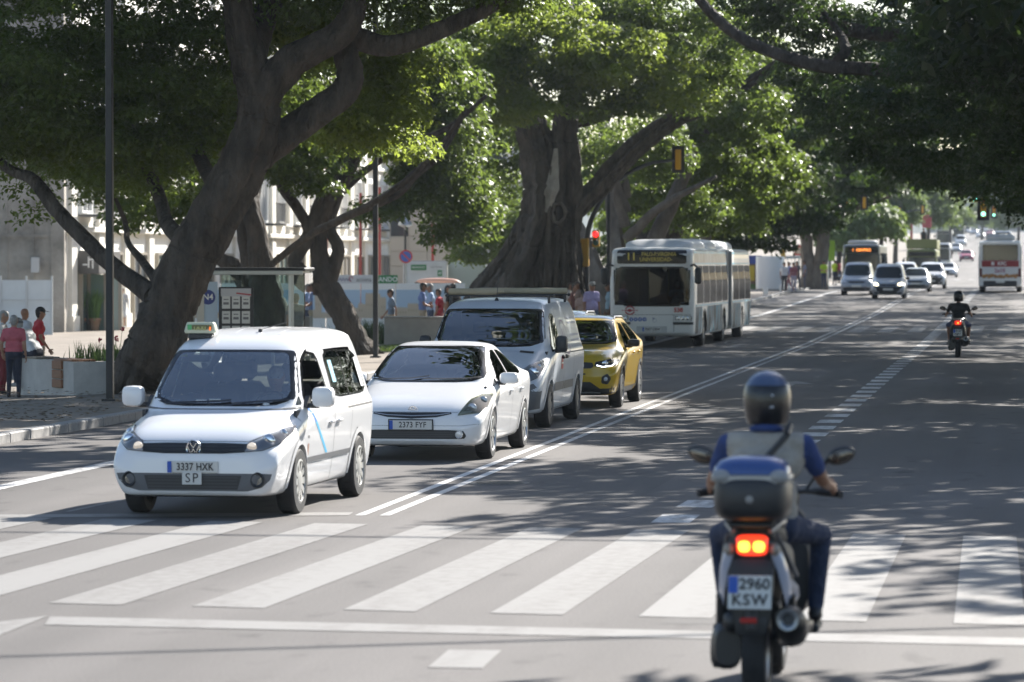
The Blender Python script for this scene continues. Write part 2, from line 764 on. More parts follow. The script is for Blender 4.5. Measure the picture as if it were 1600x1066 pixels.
dl = xl([(33, -6.13), (60, -6.25), (145, -6.4), (300, -6.6)])
strip('double_line', lambda y: dl(y) - .165, lambda y: dl(y) - .07, .004, PAINT2, 34.6, 300, rm, None)
strip('double_line', lambda y: dl(y) + .07, lambda y: dl(y) + .165, .004, PAINT2, 34.6, 300, rm, None)
ll = xl([(20, -10.9), (45, -10.82), (190, -11.2), (400, -11.2)])
strip('edge_line', lambda y: ll(y) - .12, lambda y: ll(y) + .12, .004, PAINT2, 31, 330, rm, None)
dd = xl([(35, -3.25), (50, -2.93), (84, -2.95), (300, -3.1)])
for i in range(92):
    y = 34.0 + i * 2.15
    strip('dash', lambda y: dd(y) - .18, lambda y: dd(y) + .18, .004, PAINT2, y, y + 1.12, rm, None)
for q in ([(668, 1044), (754, 1045), (784, 1017), (701, 1016)], [(0, 972), (-40, 1010), (8, 990), (76, 963)],
          [(70, 977), (1700, 1012), (1700, 1000), (78, 964)], [(-200, 811), (545, 806), (552, 801), (-190, 806)],
          [(100, 800), (110, 800), (196, 782), (184, 782)]):
    mb = MB()
    mb.add([(v.x, v.y, v.z + .004) for v in (W(x, y) for x, y in q)], [(0, 1, 2, 3)])
    mb.build('stop_line', PAINT, rm)
for ax, ay in ((-8.3, 104.), (-4.6, 106.), (-4.6, 70.)):
    mb = MB()
    for poly in ([(-.09, 0), (.09, 0), (.09, 3.2), (-.09, 3.2)], [(-.45, 3.2), (.45, 3.2), (0, 5.0)]):
        mb.add([(ax + x * (1 if ax > -6 else 1), ay + (y if ax > -6 else 5 - y), zr(ay) + .004) for x, y in poly], [tuple(range(len(poly)))])
    mb.build('lane_arrow', PAINT, rm)
v = W(780, 756)
mb = MB()
mb.lathe([(0.001, .012), (.27, .012), (.275, .004)], (v.x, v.y, 0), 24, k=0)
mb.lathe([(.275, .006), (.33, .009), (.34, .002)], (v.x, v.y, 0), 24, k=1, cap=False)
for i in range(-4, 5):
    w_ = math.sqrt(max(.02, .25 ** 2 - (i * .055) ** 2))
    mb.box((v.x, v.y + i * .055, .014), (2 * w_, .02, .006), k=1)
mb.build('manhole_cover', [M('cast_iron', (.1, .096, .09), .6, .1), M('worn_iron', (.12, .115, .11), .55, .1)], kind='structure')

# ------------------------------------------------------------------ buildings
PLAS = M('cream_plaster', (.88, .86, .8), .85, noise=(.8, .08), bump=(20, .1))
STONE = M('pale_stone', (.75, .72, .65), .8, noise=(1.5, .1))
GREYW = M('weathered_render', (.3, .275, .24), .9, noise=(.5, .5), bump=(9, .4, .04))
DARKG = M('dark_window_glass', (.05, .06, .07), .08)
WHITE = M('white_paint', (.78, .78, .76), .5)
DARKM = M('dark_metal', (.05, .052, .056), .45, .3)
RUST = M('red_steel', (.35, .05, .04), .6)
WOODB = M('timber', (.26, .12, .06), .6, noise=(8, .25), stretch=(1, 8, 8))


def rect_window(mb_parent, x, yc, zc_, w, h, depth=.22, frame_mat=None, balcony=False):
    """window on a facade that looks to +x: recessed frame with panes and a sill"""
    fr = MB()
    t = .09
    fr.box((x + .01, yc - w / 2 + t / 2, zc_), (.16, t, h))
    fr.box((x + .01, yc + w / 2 - t / 2, zc_), (.16, t, h))
    fr.box((x + .01, yc, zc_ + h / 2 - t / 2), (.16, w - 2 * t, t))
    fr.box((x + .01, yc, zc_ - h / 2 + t / 2), (.16, w - 2 * t, t))
    fr.box((x + .01, yc, zc_), (.12, t * .8, h - 2 * t))
    fr.box((x + .14, yc, zc_ - h / 2 - .08), (.34, w + .3, .12))
    f = fr.build('window', frame_mat or WHITE, mb_parent)
    for s in (-1, 1):
        pm = MB().box((x - .06, yc + s * w / 4, zc_), (.03, w / 2 - t, h - 2 * t)).build('pane', DARKG, f)
    return f


bd = thing('building', 'sunlit cream building with pilasters and tall windows behind the trees on the left', 'building', (0, 0, 0))
FX = -36.0
GZ = -.35
mb = MB()
mb.box((FX - 6, 189.5, GZ + 7.5), (11.9, 105, 15))
mb.build('wall', PLAS, bd)
mb = MB()
for i in range(24):
    y = 137.6 + i * 4.2
    mb.box((FX + .02, y, GZ + 7.5), (.2, .8, 15))
    mb.box((FX + .04, y, GZ + .35), (.3, .95, .7))
mb.build('pilasters', STONE, bd)
mb = MB()
for z in (4.0, 7.9, 11.8, 15.1):
    mb.box((FX + .1, 189.5, GZ + z), (.3, 105.2, .22), bev=.04)
mb.build('cornice', STONE, bd)
for i in range(22):
    y = 139.7 + i * 4.2
    for zc_ in (5.9, 9.8):
        f = rect_window(bd, FX, y, GZ + zc_, 1.5, 2.5)
        if i % 2 == 0 and zc_ < 7:
            rb = MB()
            rb.box((FX + .45, y, GZ + zc_ - 1.36), (.9, 2.3, .1))
            for k in range(9):
                rb.box((FX + .86, y - 1.05 + k * .26, GZ + zc_ - .85), (.03, .03, .95))
            rb.box((FX + .86, y, GZ + zc_ - .36), (.05, 2.25, .05))
            rb.build('balcony', DARKM, bd)
    d = MB()
    d.box((FX + .02, y, GZ + 1.6), (.1, 2.3, 3.0), k=0)
    d.box((FX + .09, y - 1.12, GZ + 1.6), (.16, .1, 3.1), k=1)
    d.box((FX + .09, y + 1.12, GZ + 1.6), (.16, .1, 3.1), k=1)
    d.box((FX + .09, y, GZ + 3.1), (.16, 2.2, .1), k=1)
    d.box((FX + .085, y, GZ + 1.55), (.1, .08, 3.0), k=1)
    d.build('shop_door', [M('shop_glass_%d' % (i % 3), [(.12, .16, .15), (.3, .29, .27), (.08, .09, .1)][i % 3], .12), M('door_frame', (.3, .27, .22), .5)], bd)
# shop with a dark fascia seen beside the lamp post
sy = XD(132, FX).y
s = MB().box((FX + .5, sy + .4, GZ + 2.75), (.8, 3.4, .9), bev=.03).build('shop_fascia', M('dark_fascia', (.09, .085, .08), .6), bd)
mb = MB()
fy = sy + .4 - 1.7 - .004
mb.box((FX + .5, fy, GZ + 2.75), (.06, .01, .42))
mb.box((FX + .36, fy, GZ + 2.66), (.2, .01, .06))
mb.box((FX + .62, fy, GZ + 2.86), (.2, .01, .06))
mb.box((FX + .66, fy, GZ + 2.66), (.06, .01, .3))
mb.build('shop_emblem', WHITE, s)
d = MB()
d.box((FX + .62, sy + .35, GZ + 1.15), (1.3, .12, 2.25), k=0)
d.box((FX + .1, sy + .27, GZ + 1.15), (.14, .1, 2.3), k=1)
d.box((FX + .75, sy + .27, GZ + 1.15), (.1, .1, 2.3), k=1)
d.box((FX + 1.35, sy + .27, GZ + 1.15), (.14, .1, 2.3), k=1)
d.build('glazed_entrance', [M('greenish_glass', (.16, .24, .22), .1), M('door_frame', (.3, .27, .22), .5)], bd)

# bare concrete end wall at the far left
ow = thing('end_wall', 'old grey rendered end wall with a small white box, at the far left', 'wall')
a, b = P(-260, 0, 140), P(100, 0, 140)
mid = (a + b) / 2
L = (b - a).length
R = Matrix.Rotation(YAW, 4, 'Z')
t = MB()
t.box((0, .3, GZ + 7), (L, .6, 14))
o = t.build('wall', GREYW, ow, loc=(mid.x, mid.y, 0))
o.rotation_euler.z = YAW
t = MB()
for k in range(int(L / 1.0)):
    t.box((-L / 2 + .5 + k, -.02, GZ + 7), (.05, .06, 14))
t.box((L / 2 - .25, -.05, GZ + 7), (.5, .1, 14))
t.box((0, -.03, 3.4), (L, .05, .12))
o = t.build('ribs', GREYW, ow, loc=(mid.x, mid.y, 0))
o.rotation_euler.z = YAW
bp_ = P(56, 428, 139.7)
o = MB().box((0, -.12, 0), (.32, .2, .58), bev=.02).build('meter_box', M('meter_grey', (.4, .4, .4), .5), ow, loc=(bp_.x, bp_.y, 2.3))
o.rotation_euler.z = YAW
# translucent white site screens in front of it
sc_ = thing('site_screen', 'row of white translucent site screens below the grey wall', 'screen')
a, b = P(-200, 0, 136), P(80, 0, 136)
nP = 7
sm = M('milky_panel', (.62, .66, .68), .25, noise=(.7, .12))
for k in range(nP):
    p0, p1 = a.lerp(b, k / nP), a.lerp(b, (k + 1) / nP)
    c = (p0 + p1) / 2
    w_ = (p1 - p0).length
    o = MB().box((0, 0, 0), (w_ - .05, .04, 2.1)).build('panel', sm, sc_, loc=(c.x, c.y, .7))
    o.rotation_euler.z = YAW
    o = MB().box((0, -.03, 0), (.06, .08, 2.3)).build('post', M('screen_post', (.5, .52, .54), .4, .4), sc_, loc=(p1.x, p1.y, .75))
    o.rotation_euler.z = YAW
    o = MB().box((0, -.03, 0), (w_ - .06, .05, .05)).build('rail', M('screen_post'), sc_, loc=(c.x, c.y, 1.02))
    o.rotation_euler.z = YAW

# beige clad block and grey block further down
bb = thing('building', 'beige clad block with one large dark window beyond the mural hoarding', 'building')
c = P(668, 0, 178)
o = MB().box((0, 4, 6), (3.6, 8, 13)).build('wall', M('beige_cladding', (.5, .45, .38), .7), bb, loc=(c.x, c.y, 0))
o.rotation_euler.z = YAW
cl = MB().box((0, 0, 0), (.86, .06, .68), bev=.012).mesh('cladding_panel', M('beige_cladding'))
for i in range(4):
    for j in range(16):
        if i == 0 and 5 <= j <= 8:
            continue
        q = Vector((-1.35 + i * .9, -.02 + random.uniform(-.006, .006), .4 + j * .72))
        o = meshob('cladding_panel', cl, bb, c.xy.to_3d() + R.to_3x3() @ q)
        o.rotation_euler.z = YAW
o = MB().box((-1.35, -.0, 5.0), (.84, .05, 2.7)).build('window', DARKG, bb, loc=(c.x, c.y, 0))
o.rotation_euler.z = YAW
gb = thing('building', 'pale grey glass block behind the site containers', 'building')
c = P(745, 0, 215)
o = MB().box((0, 5, 6), (6.5, 10, 13)).build('wall', M('pale_blue_wall', (.45, .48, .5), .6), gb, loc=(c.x, c.y, 0))
o.rotation_euler.z = YAW
for i in range(5):
    for j in range(4):
        o = MB().box((0, 0, 0), (.75, .08, 1.6)).build('window', DARKG, gb, loc=c.xy.to_3d() + R.to_3x3() @ Vector((-2.5 + i * 1.25, -.03, 2 + j * 2.9)))
        o.rotation_euler.z = YAW
mb = MB()
for i in range(6):
    mb.box((-3.1 + i * 1.25, -.1, 6.2), (.2, .2, 12.6))
o = mb.build('fins', M('white_fins', (.66, .66, .66), .5), gb, loc=(c.x, c.y, 0))
o.rotation_euler.z = YAW
# ================================================================== STREET FURNITURE
BLUEP = M('mural_blue', (.4, .53, .66), .55)
SAND = M('mural_sand', (.52, .43, .32), .6)
GREENS = M('sign_green', (.02, .2, .06), .5)
BLACK = M('black_plastic', (.018, .018, .02), .45)
INK = M('black_ink', (.02, .02, .022), .6)


def at_cam(px, py, d):
    """frame at a point, x axis towards the picture's right"""
    return P(px, py, d)


# --- mural hoarding facing the camera
hd = thing('hoarding', 'long white site hoarding with a blue mural of a sandy town skyline', 'hoarding')
D0 = 134.0
pl, pr = P(290, 0, D0), P(727, 0, D0)
LH = (pr - pl).length
hl = bpy.data.objects.new
npan = 8
k_ = FPX / D0


def hx(px):
    return (px - 290) / (727 - 290) * LH


def hz(py):
    return CAMZ - (py - HOR) / k_


hd.location = (pl.x, pl.y, 0)
hd.rotation_euler.z = YAW
zt_, zb_ = hz(443), -.25
for i in range(npan):
    x0, x1 = LH * i / npan, LH * (i + 1) / npan
    MB().box(((x0 + x1) / 2, .03 + random.uniform(-.004, .004), (zt_ + zb_) / 2), (x1 - x0 - .025, .06, zt_ - zb_), bev=.006).build('panel', WHITE, hd)
    MB().box(((x0 + x1) / 2, -.006, (hz(453) + hz(497)) / 2), (x1 - x0 - .03, .006, hz(453) - hz(497))).build('blue_print', BLUEP, hd)
rng = random.Random(5)
mb = MB()
zb0 = hz(497)
x = .1
while x < LH - .3:
    w_ = rng.uniform(.2, .55)
    h_ = rng.choice([.12, .18, .22, .3, .36, .5]) if not (hx(565) < x < hx(600) or hx(475) < x < hx(492)) else rng.uniform(.6, .9)
    mb = MB()
    mb.box((x + w_ / 2, -.0115, zb0 + h_ / 2), (w_, .004, h_), k=0)
    for q in range(int(w_ / .09)):
        mb.box((x + .05 + q * .09, -.0115, zb0 + h_ + .02), (.05, .004, .04), k=0)
        if h_ > .25:
            mb.box((x + .05 + q * .09, -.0145, zb0 + h_ * .55), (.035, .002, .09), k=1)
    mb.build('building_print', [SAND, M('mural_brown', (.4, .32, .23), .6)], hd)
    x += w_ + rng.choice([0, 0, 0, .25])
# boards standing on top of it
bo = thing('sign_board', 'white board lettered acciona with a grey zigzag, above the hoarding', 'sign', hd.location, YAW)
MB().box((hx(562), .02, hz(436.5)), (hx(602) - hx(522), .04, .31)).build('board', M('pale_board', (.6, .6, .6), .5), bo)
mb = MB()
zz = [(hx(524) + i * .055, hz(439) + (.1 if i % 2 else 0)) for i in range(11)]
for p, q in zip(zz[:-1], zz[1:]):
    a_ = math.atan2(q[1] - p[1], q[0] - p[0])
    mb.box(((p[0] + q[0]) / 2, -.006, (p[1] + q[1]) / 2), (.13, .004, .028), ax=Matrix.Rotation(-a_, 3, 'Y'))
mb.build('zigzag', M('grey_violet_ink', (.2, .2, .3), .6), bo)
text('acciona', .22, M('grey_ink', (.15, .15, .16), .6), bo, (hx(568), -.004, hz(437)), sx=.82)
mb = MB()
mb.tube([(hx(548) + .07 * math.cos(t * .7), -.006, hz(436) + .09 * math.sin(t * .7)) for t in range(8)], .014, 5)
mb.build('red_swirl', M('red_ink', (.4, .04, .05), .6), bo)
bo2 = thing('sign_board', 'green board lettered ANDO in white, above the hoarding beside the lamp post', 'sign', hd.location, YAW)
MB().box((hx(602.5), .02, hz(436.5)), (hx(621) - hx(584), .05, .3)).build('board', GREENS, bo2)
text('ANDO', .24, WHITE, bo2, (hx(606), -.008, hz(437)), sx=.95, bold=.004)
bo3 = thing('site_container', 'white site cabin with green lettered signs behind the hoarding', 'container', P(664, 0, 150).xy.to_3d(), YAW)
kk = FPX / 150
cz = lambda py: CAMZ - (py - HOR) / kk
cx = lambda px: (px - 664) / kk
MB().box((0, 1.2, (cz(408) - .3) / 2), (cx(697) - cx(628), 2.4, cz(408) + .3), bev=.03).build('cabin', M('cabin_white', (.6, .62, .62), .5, noise=(2, .08)), bo3)
s = MB().box((cx(654), -.02, cz(418)), (.62, .03, .22)).build('green_sign', GREENS, bo3)
text('BEANDO', .13, WHITE, s, (cx(654), -.04, cz(418)))
s = MB().box((cx(687), -.02, cz(427)), (.18, .03, .24)).build('green_sign', GREENS, bo3)
MB().lathe([(.03, -.045), (.055, -.045)], (cx(687), 0, cz(427)), 12, 'y', cap=False).build('ring_mark', WHITE, s)
text('Las Acacias', .1, M('grey_ink'), bo3, (cx(682), -.02, cz(417)))
bo4 = thing('site_container', 'pale blue site cabin next to the big fig trunk', 'container', P(728, 0, 152).xy.to_3d(), YAW)
MB().box((0, 1.2, (cz(407) - .3) / 2), (1.6, 2.4, cz(407) + .3), bev=.03).build('cabin', M('cabin_blue', (.4, .5, .55), .5), bo4)
mb = MB()
for i in range(9):
    mb.box((-.72 + i * .18, -.015, .9), (.06, .03, 2.2))
mb.build('ribs', M('cabin_blue'), bo4)
# yellow and orange canoes/boats on the cabins seen as roofs
ca = thing('canoe', 'orange canoe lying on top of the hoarding', 'canoe', P(684, 0, 135).xy.to_3d(), YAW)
kk = FPX / 135
sec = []
for i in range(13):
    u = i / 12 * 2 - 1
    sec.append((u * .86, math.sqrt(max(0, 1 - abs(u) ** 2.6))))
mb = MB()
ca.location.z = CAMZ - (443 - HOR) / kk
for (k, s0, zz0) in ((0, 1, 0), (1, .75, .0)):
    vs, fs = [], []
    for x_, w_ in sec:
        for j in range(7):
            th = math.pi * j / 6
            vs.append((x_, -.22 * w_ * math.cos(th) * s0, (.02 + .17 * (w_ + .05) * math.sin(th)) if k == 0 else .02))
    for i in range(12):
        for j in range(6):
            fs.append((i * 7 + j, i * 7 + j + 1, (i + 1) * 7 + j + 1, (i + 1) * 7 + j))
    mb.add(vs, fs, k)
mb.build('hull', [M('orange_hull', (.6, .32, .22), .4), BLACK], ca, 60)
MB().box((-.2, 0, .02), (1.3, .3, .05), bev=.01).build('cradle', BLACK, ca)
yu = thing('parasol', 'yellow folded canopy on the roof of the pale blue cabin', 'canopy', P(731, 0, 153).xy.to_3d(), YAW)
yu.location.z = cz(407) - .05
MB().ell((0, .6, .05), (.62, .7, .2), 14, 8).build('cover', M('yellow_cloth', (.55, .4, .03), .8), yu, 50)

# --- steel poles of the site
for px, d, h_, lab in ((563, 150, 5.2, 'slim red steel site pole by the zigzag board'), (676, 160, 6.4, 'slim red steel site pole beside the beige block'), (593, 158, 5.6, 'slim red steel site pole just right of the lamp post'), (510, 170, 7, 'slim red steel site pole left of the forked trunk')):
    c = P(px, 0, d)
    o = MB().tube([(0, 0, -.3), (0, 0, h_)], .06, 8).tube([(0, 0, -.3), (0, 0, .1)], .12, 8).build('site_pole', RUST, None, 40, (c.x, c.y, 0))
    tag(o, lab, 'pole', 'red steel poles on the building site')
c = P(633, 0, 150)
o = thing('street_lantern', 'old style grey street lantern on a slim post above the site cabin', 'street lamp', (c.x, c.y, -.3))
MB().tube([(0, 0, 0), (0, 0, 4.0)], .05, 8).build('post', DARKM, o, 40)
MB().lathe([(.02, 4.0), (.06, 4.1), (.3, 4.2), (.26, 4.32), (.08, 4.45), (.05, 4.7), (.02, 4.75)], (0, 0, 0), 14).build('lamp_head', M('zinc', (.42, .44, .44), .4, .5), o, 40)
c = P(634, 0, 149)
o = thing('no_parking_sign', 'round blue no parking sign with a red rim in front of the cabin', 'road sign', (c.x, c.y, -.3), YAW)
MB().tube([(0, 0, 0), (0, 0, 3.1)], .04, 8).build('post', M('zinc'), o, 40)
MB().lathe([(.001, -.05), (.21, -.05), (.21, -.04)], (0, 0, 2.93), 20, 'y', k=0).lathe([(.21, -.052), (.27, -.052), (.27, -.03)], (0, 0, 2.93), 20, 'y', k=1, cap=False).build('disc', [M('sign_blue', (.03, .1, .4), .4), M('sign_red', (.5, .03, .03), .4)], o)
MB().box((0, -.056, 2.93), (.5, .006, .06), ax=Matrix.Rotation(math.radians(45), 3, 'Y')).build('bar', M('sign_red'), o)
YEL = M('signal_yellow', (.62, .33, .02), .45)


def signal_head(parent, x, y, z, n=3, face='-y', lit=None, board=True, sc=1.0, hood=True):
    """traffic light head looking to -y (towards us) or +y (away)"""
    s = -1 if face == '-y' else 1
    mb = MB()
    mb.box((x, y, z), (.26 * sc, .2 * sc, .3 * n * sc), bev=.03, k=0)
    h = mb.build('signal_head', [YEL], parent)
    if board:
        MB().box((x, y + s * .0, z), (.56 * sc, .02, (.3 * n + .3) * sc), bev=.008).build('backboard', BLACK, h)
    for i in range(n):
        zz_ = z + (.3 * (n - 1) / 2 - .3 * i) * sc
        c_ = [('red', (.35, .01, .01), (1, .015, .015)), ('amber', (.3, .14, .01), (1, .5, .05)), ('green', (.02, .16, .1), (.25, 1, .75))][i if n == 3 else (0 if i == 0 else 2)]
        on = lit == c_[0]
        mt = M(('lit_' if on else 'dark_') + c_[0] + '_lens', c_[1], .3, emit=(c_[2], 1.6) if on else None)
        MB().lathe([(.001, 0), (.1 * sc, 0), (.105 * sc, -s * .02)], (x, y + s * .112 * sc, zz_), 16, 'y').build('lens', mt, h)
        if hood:
            hb = MB()
            pts = []
            for j in range(9):
                th = math.radians(-20 + j * 27.5)
                pts.append((math.cos(th) * .115 * sc, math.sin(th) * .115 * sc))
            vs = [(x + p[0], y + s * .1 * sc, zz_ + p[1]) for p in pts] + [(x + p[0], y + s * .3 * sc, zz_ + p[1]) for p in pts]
            hb.add(vs, [(j, j + 1, 9 + j + 1, 9 + j) for j in range(8)])
            hb.build('hood', BLACK, h)
    return h


def mast(px, X, arm_px, z_arm, lab, group, head_face='+y', lit=None, ped=False, rr=.11, extra=()):
    b = XD(px, X, KT if X < -13.4 else 0)
    o = thing('traffic_light', lab, 'traffic light', (b.x, b.y, b.z), 0, group)
    d = (Vector((b.x, b.y, 0))).dot(_FW)
    s = 1 if arm_px > px else -1
    La = abs(arm_px - px) * d / FPX
    za = z_arm - b.z
    pts = spline([(0, 0, 0), (0, 0, za * .45), (s * La * .06, 0, za * .66), (s * La * .3, 0, za * .86), (s * La * .65, 0, za * .97), (s * La, 0, za)], 22)
    mb = MB().tube(pts, [rr - (rr - .045) * i / 21 for i in range(22)], 10)
    mb.lathe([(.2, 0), (.2, .12), (rr + .01, .2)], (0, 0, 0), 14)
    mb.build('mast_arm', DARKM, o, 50)
    signal_head(o, s * La, 0, za, 3, head_face, lit, True, .72)
    return o, d, La * s, za


o, d, La, za = mast(916, -13.95, 1060, CAMZ + 162 * 117 / FPX, 'dark curved mast arm with a yellow signal seen from behind, beside the articulated bus', 'mast arm traffic lights')
signal_head(o, -.02, -.2, 2.55, 3, '+x', None, False)
signal_head(o, .28, .3, 3.0, 2, '-y', 'red', False, .9)
MB().tube([(0, -.2, 2.2), (0, 0, 2.2)], .03, 6).tube([(0, -.2, 2.9), (0, 0, 2.9)], .03, 6).tube([(.25, .3, 3.0), (0, 0, 3.0)], .03, 6).build('bracket', DARKM, o)
o, d, La, za = mast(1224, -13.95, 1350, CAMZ + 97 * 205 / FPX, 'dark mast arm with a yellow signal by the white kiosk further down the street', 'mast arm traffic lights')
signal_head(o, La * .8, 0, za, 2, '+y', None, False, .8)
signal_head(o, 0, -.2, 2.3, 3, '+x', None, False)
mast(1375, -12.9, 1441, CAMZ + 82 * 330 / FPX, 'distant green mast arm with two small yellow signals over the lanes', 'mast arm traffic lights')
mast(1352, -15.5, 1405, CAMZ + 87 * 330 / FPX, 'distant mast arm signal left of the red gantry', 'mast arm traffic lights')
# right-hand mast whose pole stands out of view, green lights over the lanes
b = Vector((8.0, 176, zr(176)))
o = thing('traffic_light', 'green lit signals hanging under the dark branch on the right', 'traffic light', b, 0, 'mast arm traffic lights')
Xa = XD(1538, 0).x
pa = P(1538, 0, 176)
za = CAMZ + 88 * 176 / FPX - b.z
MB().tube(spline([(0, 0, 0), (0, 0, za * .7), (-1.2, 0, za * .97), (pa.x - b.x, 0, za)], 18), [.11 - .004 * i for i in range(18)], 10).build('mast_arm', DARKM, o, 50)
signal_head(o, pa.x - b.x, 0, za - .1, 3, '-y', 'green', True, 1.0, False)
signal_head(o, pa.x - b.x - .42, -.05, za + .32, 1, '-y', None, False, 1.15, False)
MB().lathe([(.001, -.23), (.115, -.23), (.12, -.2)], (pa.x - b.x - .42, 0, za + .32), 16, 'y').build('lens', M('lit_green_lens', (.02, .16, .1), .3, emit=((.25, 1, .75), 2.5)), o)
b2 = P(1572, 0, 300)
o = thing('traffic_light', 'small distant green signal on an arm from the right', 'traffic light', (b2.x + 9, b2.y, zr(b2.y)), 0, 'mast arm traffic lights')
za = CAMZ + 82 * 300 / FPX - zr(b2.y)
MB().tube(spline([(0, 0, 0), (0, 0, za * .8), (-2, 0, za), (-9.2, 0, za)], 16), .07, 8).build('mast_arm', DARKM, o, 50)
pg = P(1554, 0, 300).x - b2.x - 9
signal_head(o, pg, 0, za - .15, 3, '-y', 'green', True, .9, False)
# red gantry
g = P(1425, 0, 400)
o = thing('gantry', 'red steel gantry post with a hanging box, far down the street', 'gantry', (g.x, g.y, zr(g.y)))
kk = FPX / 400
MB().tube([(0, 0, 0), (0, 0, CAMZ + 70 / kk - zr(g.y)), (1.9, 0, CAMZ + 72 / kk - zr(g.y))], .14, 8).build('frame', RUST, o)
MB().box((1.65, 0, CAMZ + 62 / kk - zr(g.y)), (.95, .5, 1.1), bev=.05).build('box', M('red_box', (.45, .06, .07), .5), o)

# --- lamp posts along the kerb
def lamp_post(X, Y, lab, w=.115, h=8.6):
    o = thing('lamp_post', lab, 'lamp post', (X, Y, zr(Y) + KT), 0, 'slim square lamp posts along the kerb')
    mb = MB()
    mb.box((0, 0, h / 2), (w, w, h), bev=.012)
    mb.box((0, 0, .02), (w * 2, w * 2, .04))
    mb.build('post', M('charcoal_metal', (.03, .031, .034), .4, .5), o)
    MB().box((.55, 0, h + .05), (1.5, .26, .1), bev=.02).build('lamp_head', M('charcoal_metal'), o)
    MB().box((.75, 0, h - .006), (.8, .18, .012)).build('lamp_lens', M('frosted_lens', (.5, .5, .48), .3), o)
    return o


b = W(172, 627, KT)
lamp_post(b.x, b.y, 'nearest dark square lamp post, in front of the leaning trunk')
b = W(587, 559, KT)
lamp_post(b.x, b.y, 'dark square lamp post above the white hatchback')
b = XD(951, -14.4)
lamp_post(b.x, b.y, 'slim dark lamp post rising behind the articulated bus')
for px, X, h_, lab in ((1334, -15, 7.5, 'slim far lamp post above the dark bus'), (1376, -15.5, 8.5, 'farther green lamp post right of the dark bus'), (1297, -17, 6.5, 'pale slim far post next to the forked far trunk')):
    b = XD(px, X)
    lamp_post(b.x, b.y, lab, .2, h_)

# --- overhead wires (they throw the two thin lines of shade on the crossing)
for (p0, p1, lab) in (((0, 1033), (1600, 985), 'thin black overhead cable crossing high above the nearest part of the road'),
                      ((150, 838), (1100, 852), 'thin black overhead cable crossing high above the zebra stripes')):
    a, b = W(*p0), W(*p1)
    dv = (b - a).normalized()
    a, b = a - dv * 9, b + dv * 9
    hgt = 9.0
    off = Vector((SUN_DIR.x / SUN_DIR.z * hgt, SUN_DIR.y / SUN_DIR.z * hgt, hgt))
    pts = [a.lerp(b, i / 16) + off + Vector((0, 0, -.25 * (1 - (i / 8 - 1) ** 2))) for i in range(17)]
    tag(MB().tube(pts, .034, 6).build('overhead_cable', BLACK), lab, 'cable', 'overhead cables')

# --- bus shelter
sh = thing('bus_shelter', 'glass bus shelter with a dark flat roof and a timetable panel, under the leaning tree', 'bus shelter', P(384, 0, 76).xy.to_3d() + Vector((0, 0, KT)), YAW)
kk = FPX / 76
sx_ = lambda px: (px - 384) / kk
sz_ = lambda py: CAMZ - (py - HOR) / kk - KT
STEEL = M('brushed_steel', (.42, .43, .42), .35, .8)
mb = MB()
mb.box((sx_(384), .9, sz_(421)), (sx_(480) - sx_(288), 3.6, .07), bev=.02, k=0)
mb.box((sx_(384), -.86, sz_(426)), (sx_(476) - sx_(292), .1, .09), bev=.01, k=1)
mb.box((sx_(384), 2.6, sz_(426)), (sx_(476) - sx_(292), .1, .09), bev=.01, k=1)
for x_ in (sx_(300), sx_(405), sx_(470)):
    mb.box((x_, .9, sz_(425)), (.06, 3.4, .06), k=1)
mb.build('roof', [M('charcoal_metal'), STEEL], sh)
for x_, y_ in ((sx_(458), -.8), (sx_(305), -.8), (sx_(470), 2.5), (sx_(305), 2.5)):
    MB().tube([(x_, y_, 0), (x_, y_, sz_(426))], .055, 10).build('post', STEEL, sh, 40)
MB().box((sx_(478), .8, 1.2), (.02, 3.0, 1.7)).build('side_glass', glass('shelter_glass', (.7, .82, .8)), sh)
MB().box((sx_(400), 2.55, 1.15), (sx_(470) - sx_(330), .02, 1.7)).build('back_glass', glass('shelter_glass'), sh)
f = MB()
fw, fh = sx_(400) - sx_(346), sz_(448) - .15
f.box((sx_(373), -.82, .15 + fh / 2), (fw, .1, fh), bev=.015)
f = f.build('timetable_panel', M('charcoal_metal'), sh)
MB().box((sx_(373), -.88, sz_(456.5)), (fw - .1, .01, .16)).build('header', M('header_grey', (.5, .5, .52), .5), f)
MB().box((sx_(385), -.886, sz_(459)), (.3, .004, .03), ax=Matrix.Rotation(.12, 3, 'Y')).build('header_swoosh', M('red_ink'), f)
for i in range(3):
    for j in range(3):
        q = MB().box((sx_(373) - .2 + i * .2, -.88, sz_(472) - j * .3), (.165, .01, .25)).build('timetable_sheet', M('paper', (.62, .62, .6), .7), f)
        MB().box((sx_(373) - .2 + i * .2, -.886, sz_(472) - j * .3 + .06), (.1, .003, .02)).box((sx_(373) - .2 + i * .2, -.886, sz_(472) - j * .3 - .02), (.11, .003, .05)).build('print', M('grey_ink'), q)
nb = MB().box((sx_(328), -.8, 1.0), (sx_(345) - sx_(313), .05, 1.75)).build('line_board', M('pale_blue_board', (.45, .55, .66), .5), sh)
MB().lathe([(.001, -.835), (.15, -.835), (.15, -.82)], (sx_(329.5), 0, sz_(464)), 20, 'y').build('disc', M('line_blue', (.03, .05, .22), .5), nb)
text('N4', .17, WHITE, nb, (sx_(329.5), -.838, sz_(464)), bold=.003)
MB().box((sx_(318), -.83, .9), (.14, .03, 1.6)).build('cream_strip', M('cream_strip', (.55, .52, .46), .6), nb)
MB().box((sx_(380), 2.2, .48), (1.5, .35, .05), bev=.01).box((sx_(345), 2.2, .24), (.06, .3, .46)).box((sx_(415), 2.2, .24), (.06, .3, .46)).build('bench', STEEL, sh)
mb = MB()
for i in range(7):
    mb.box((sx_(412) + i * .042, 2.535, .72), (.022, .005, .022), ax=Matrix.Rotation(.78, 3, 'Y'))
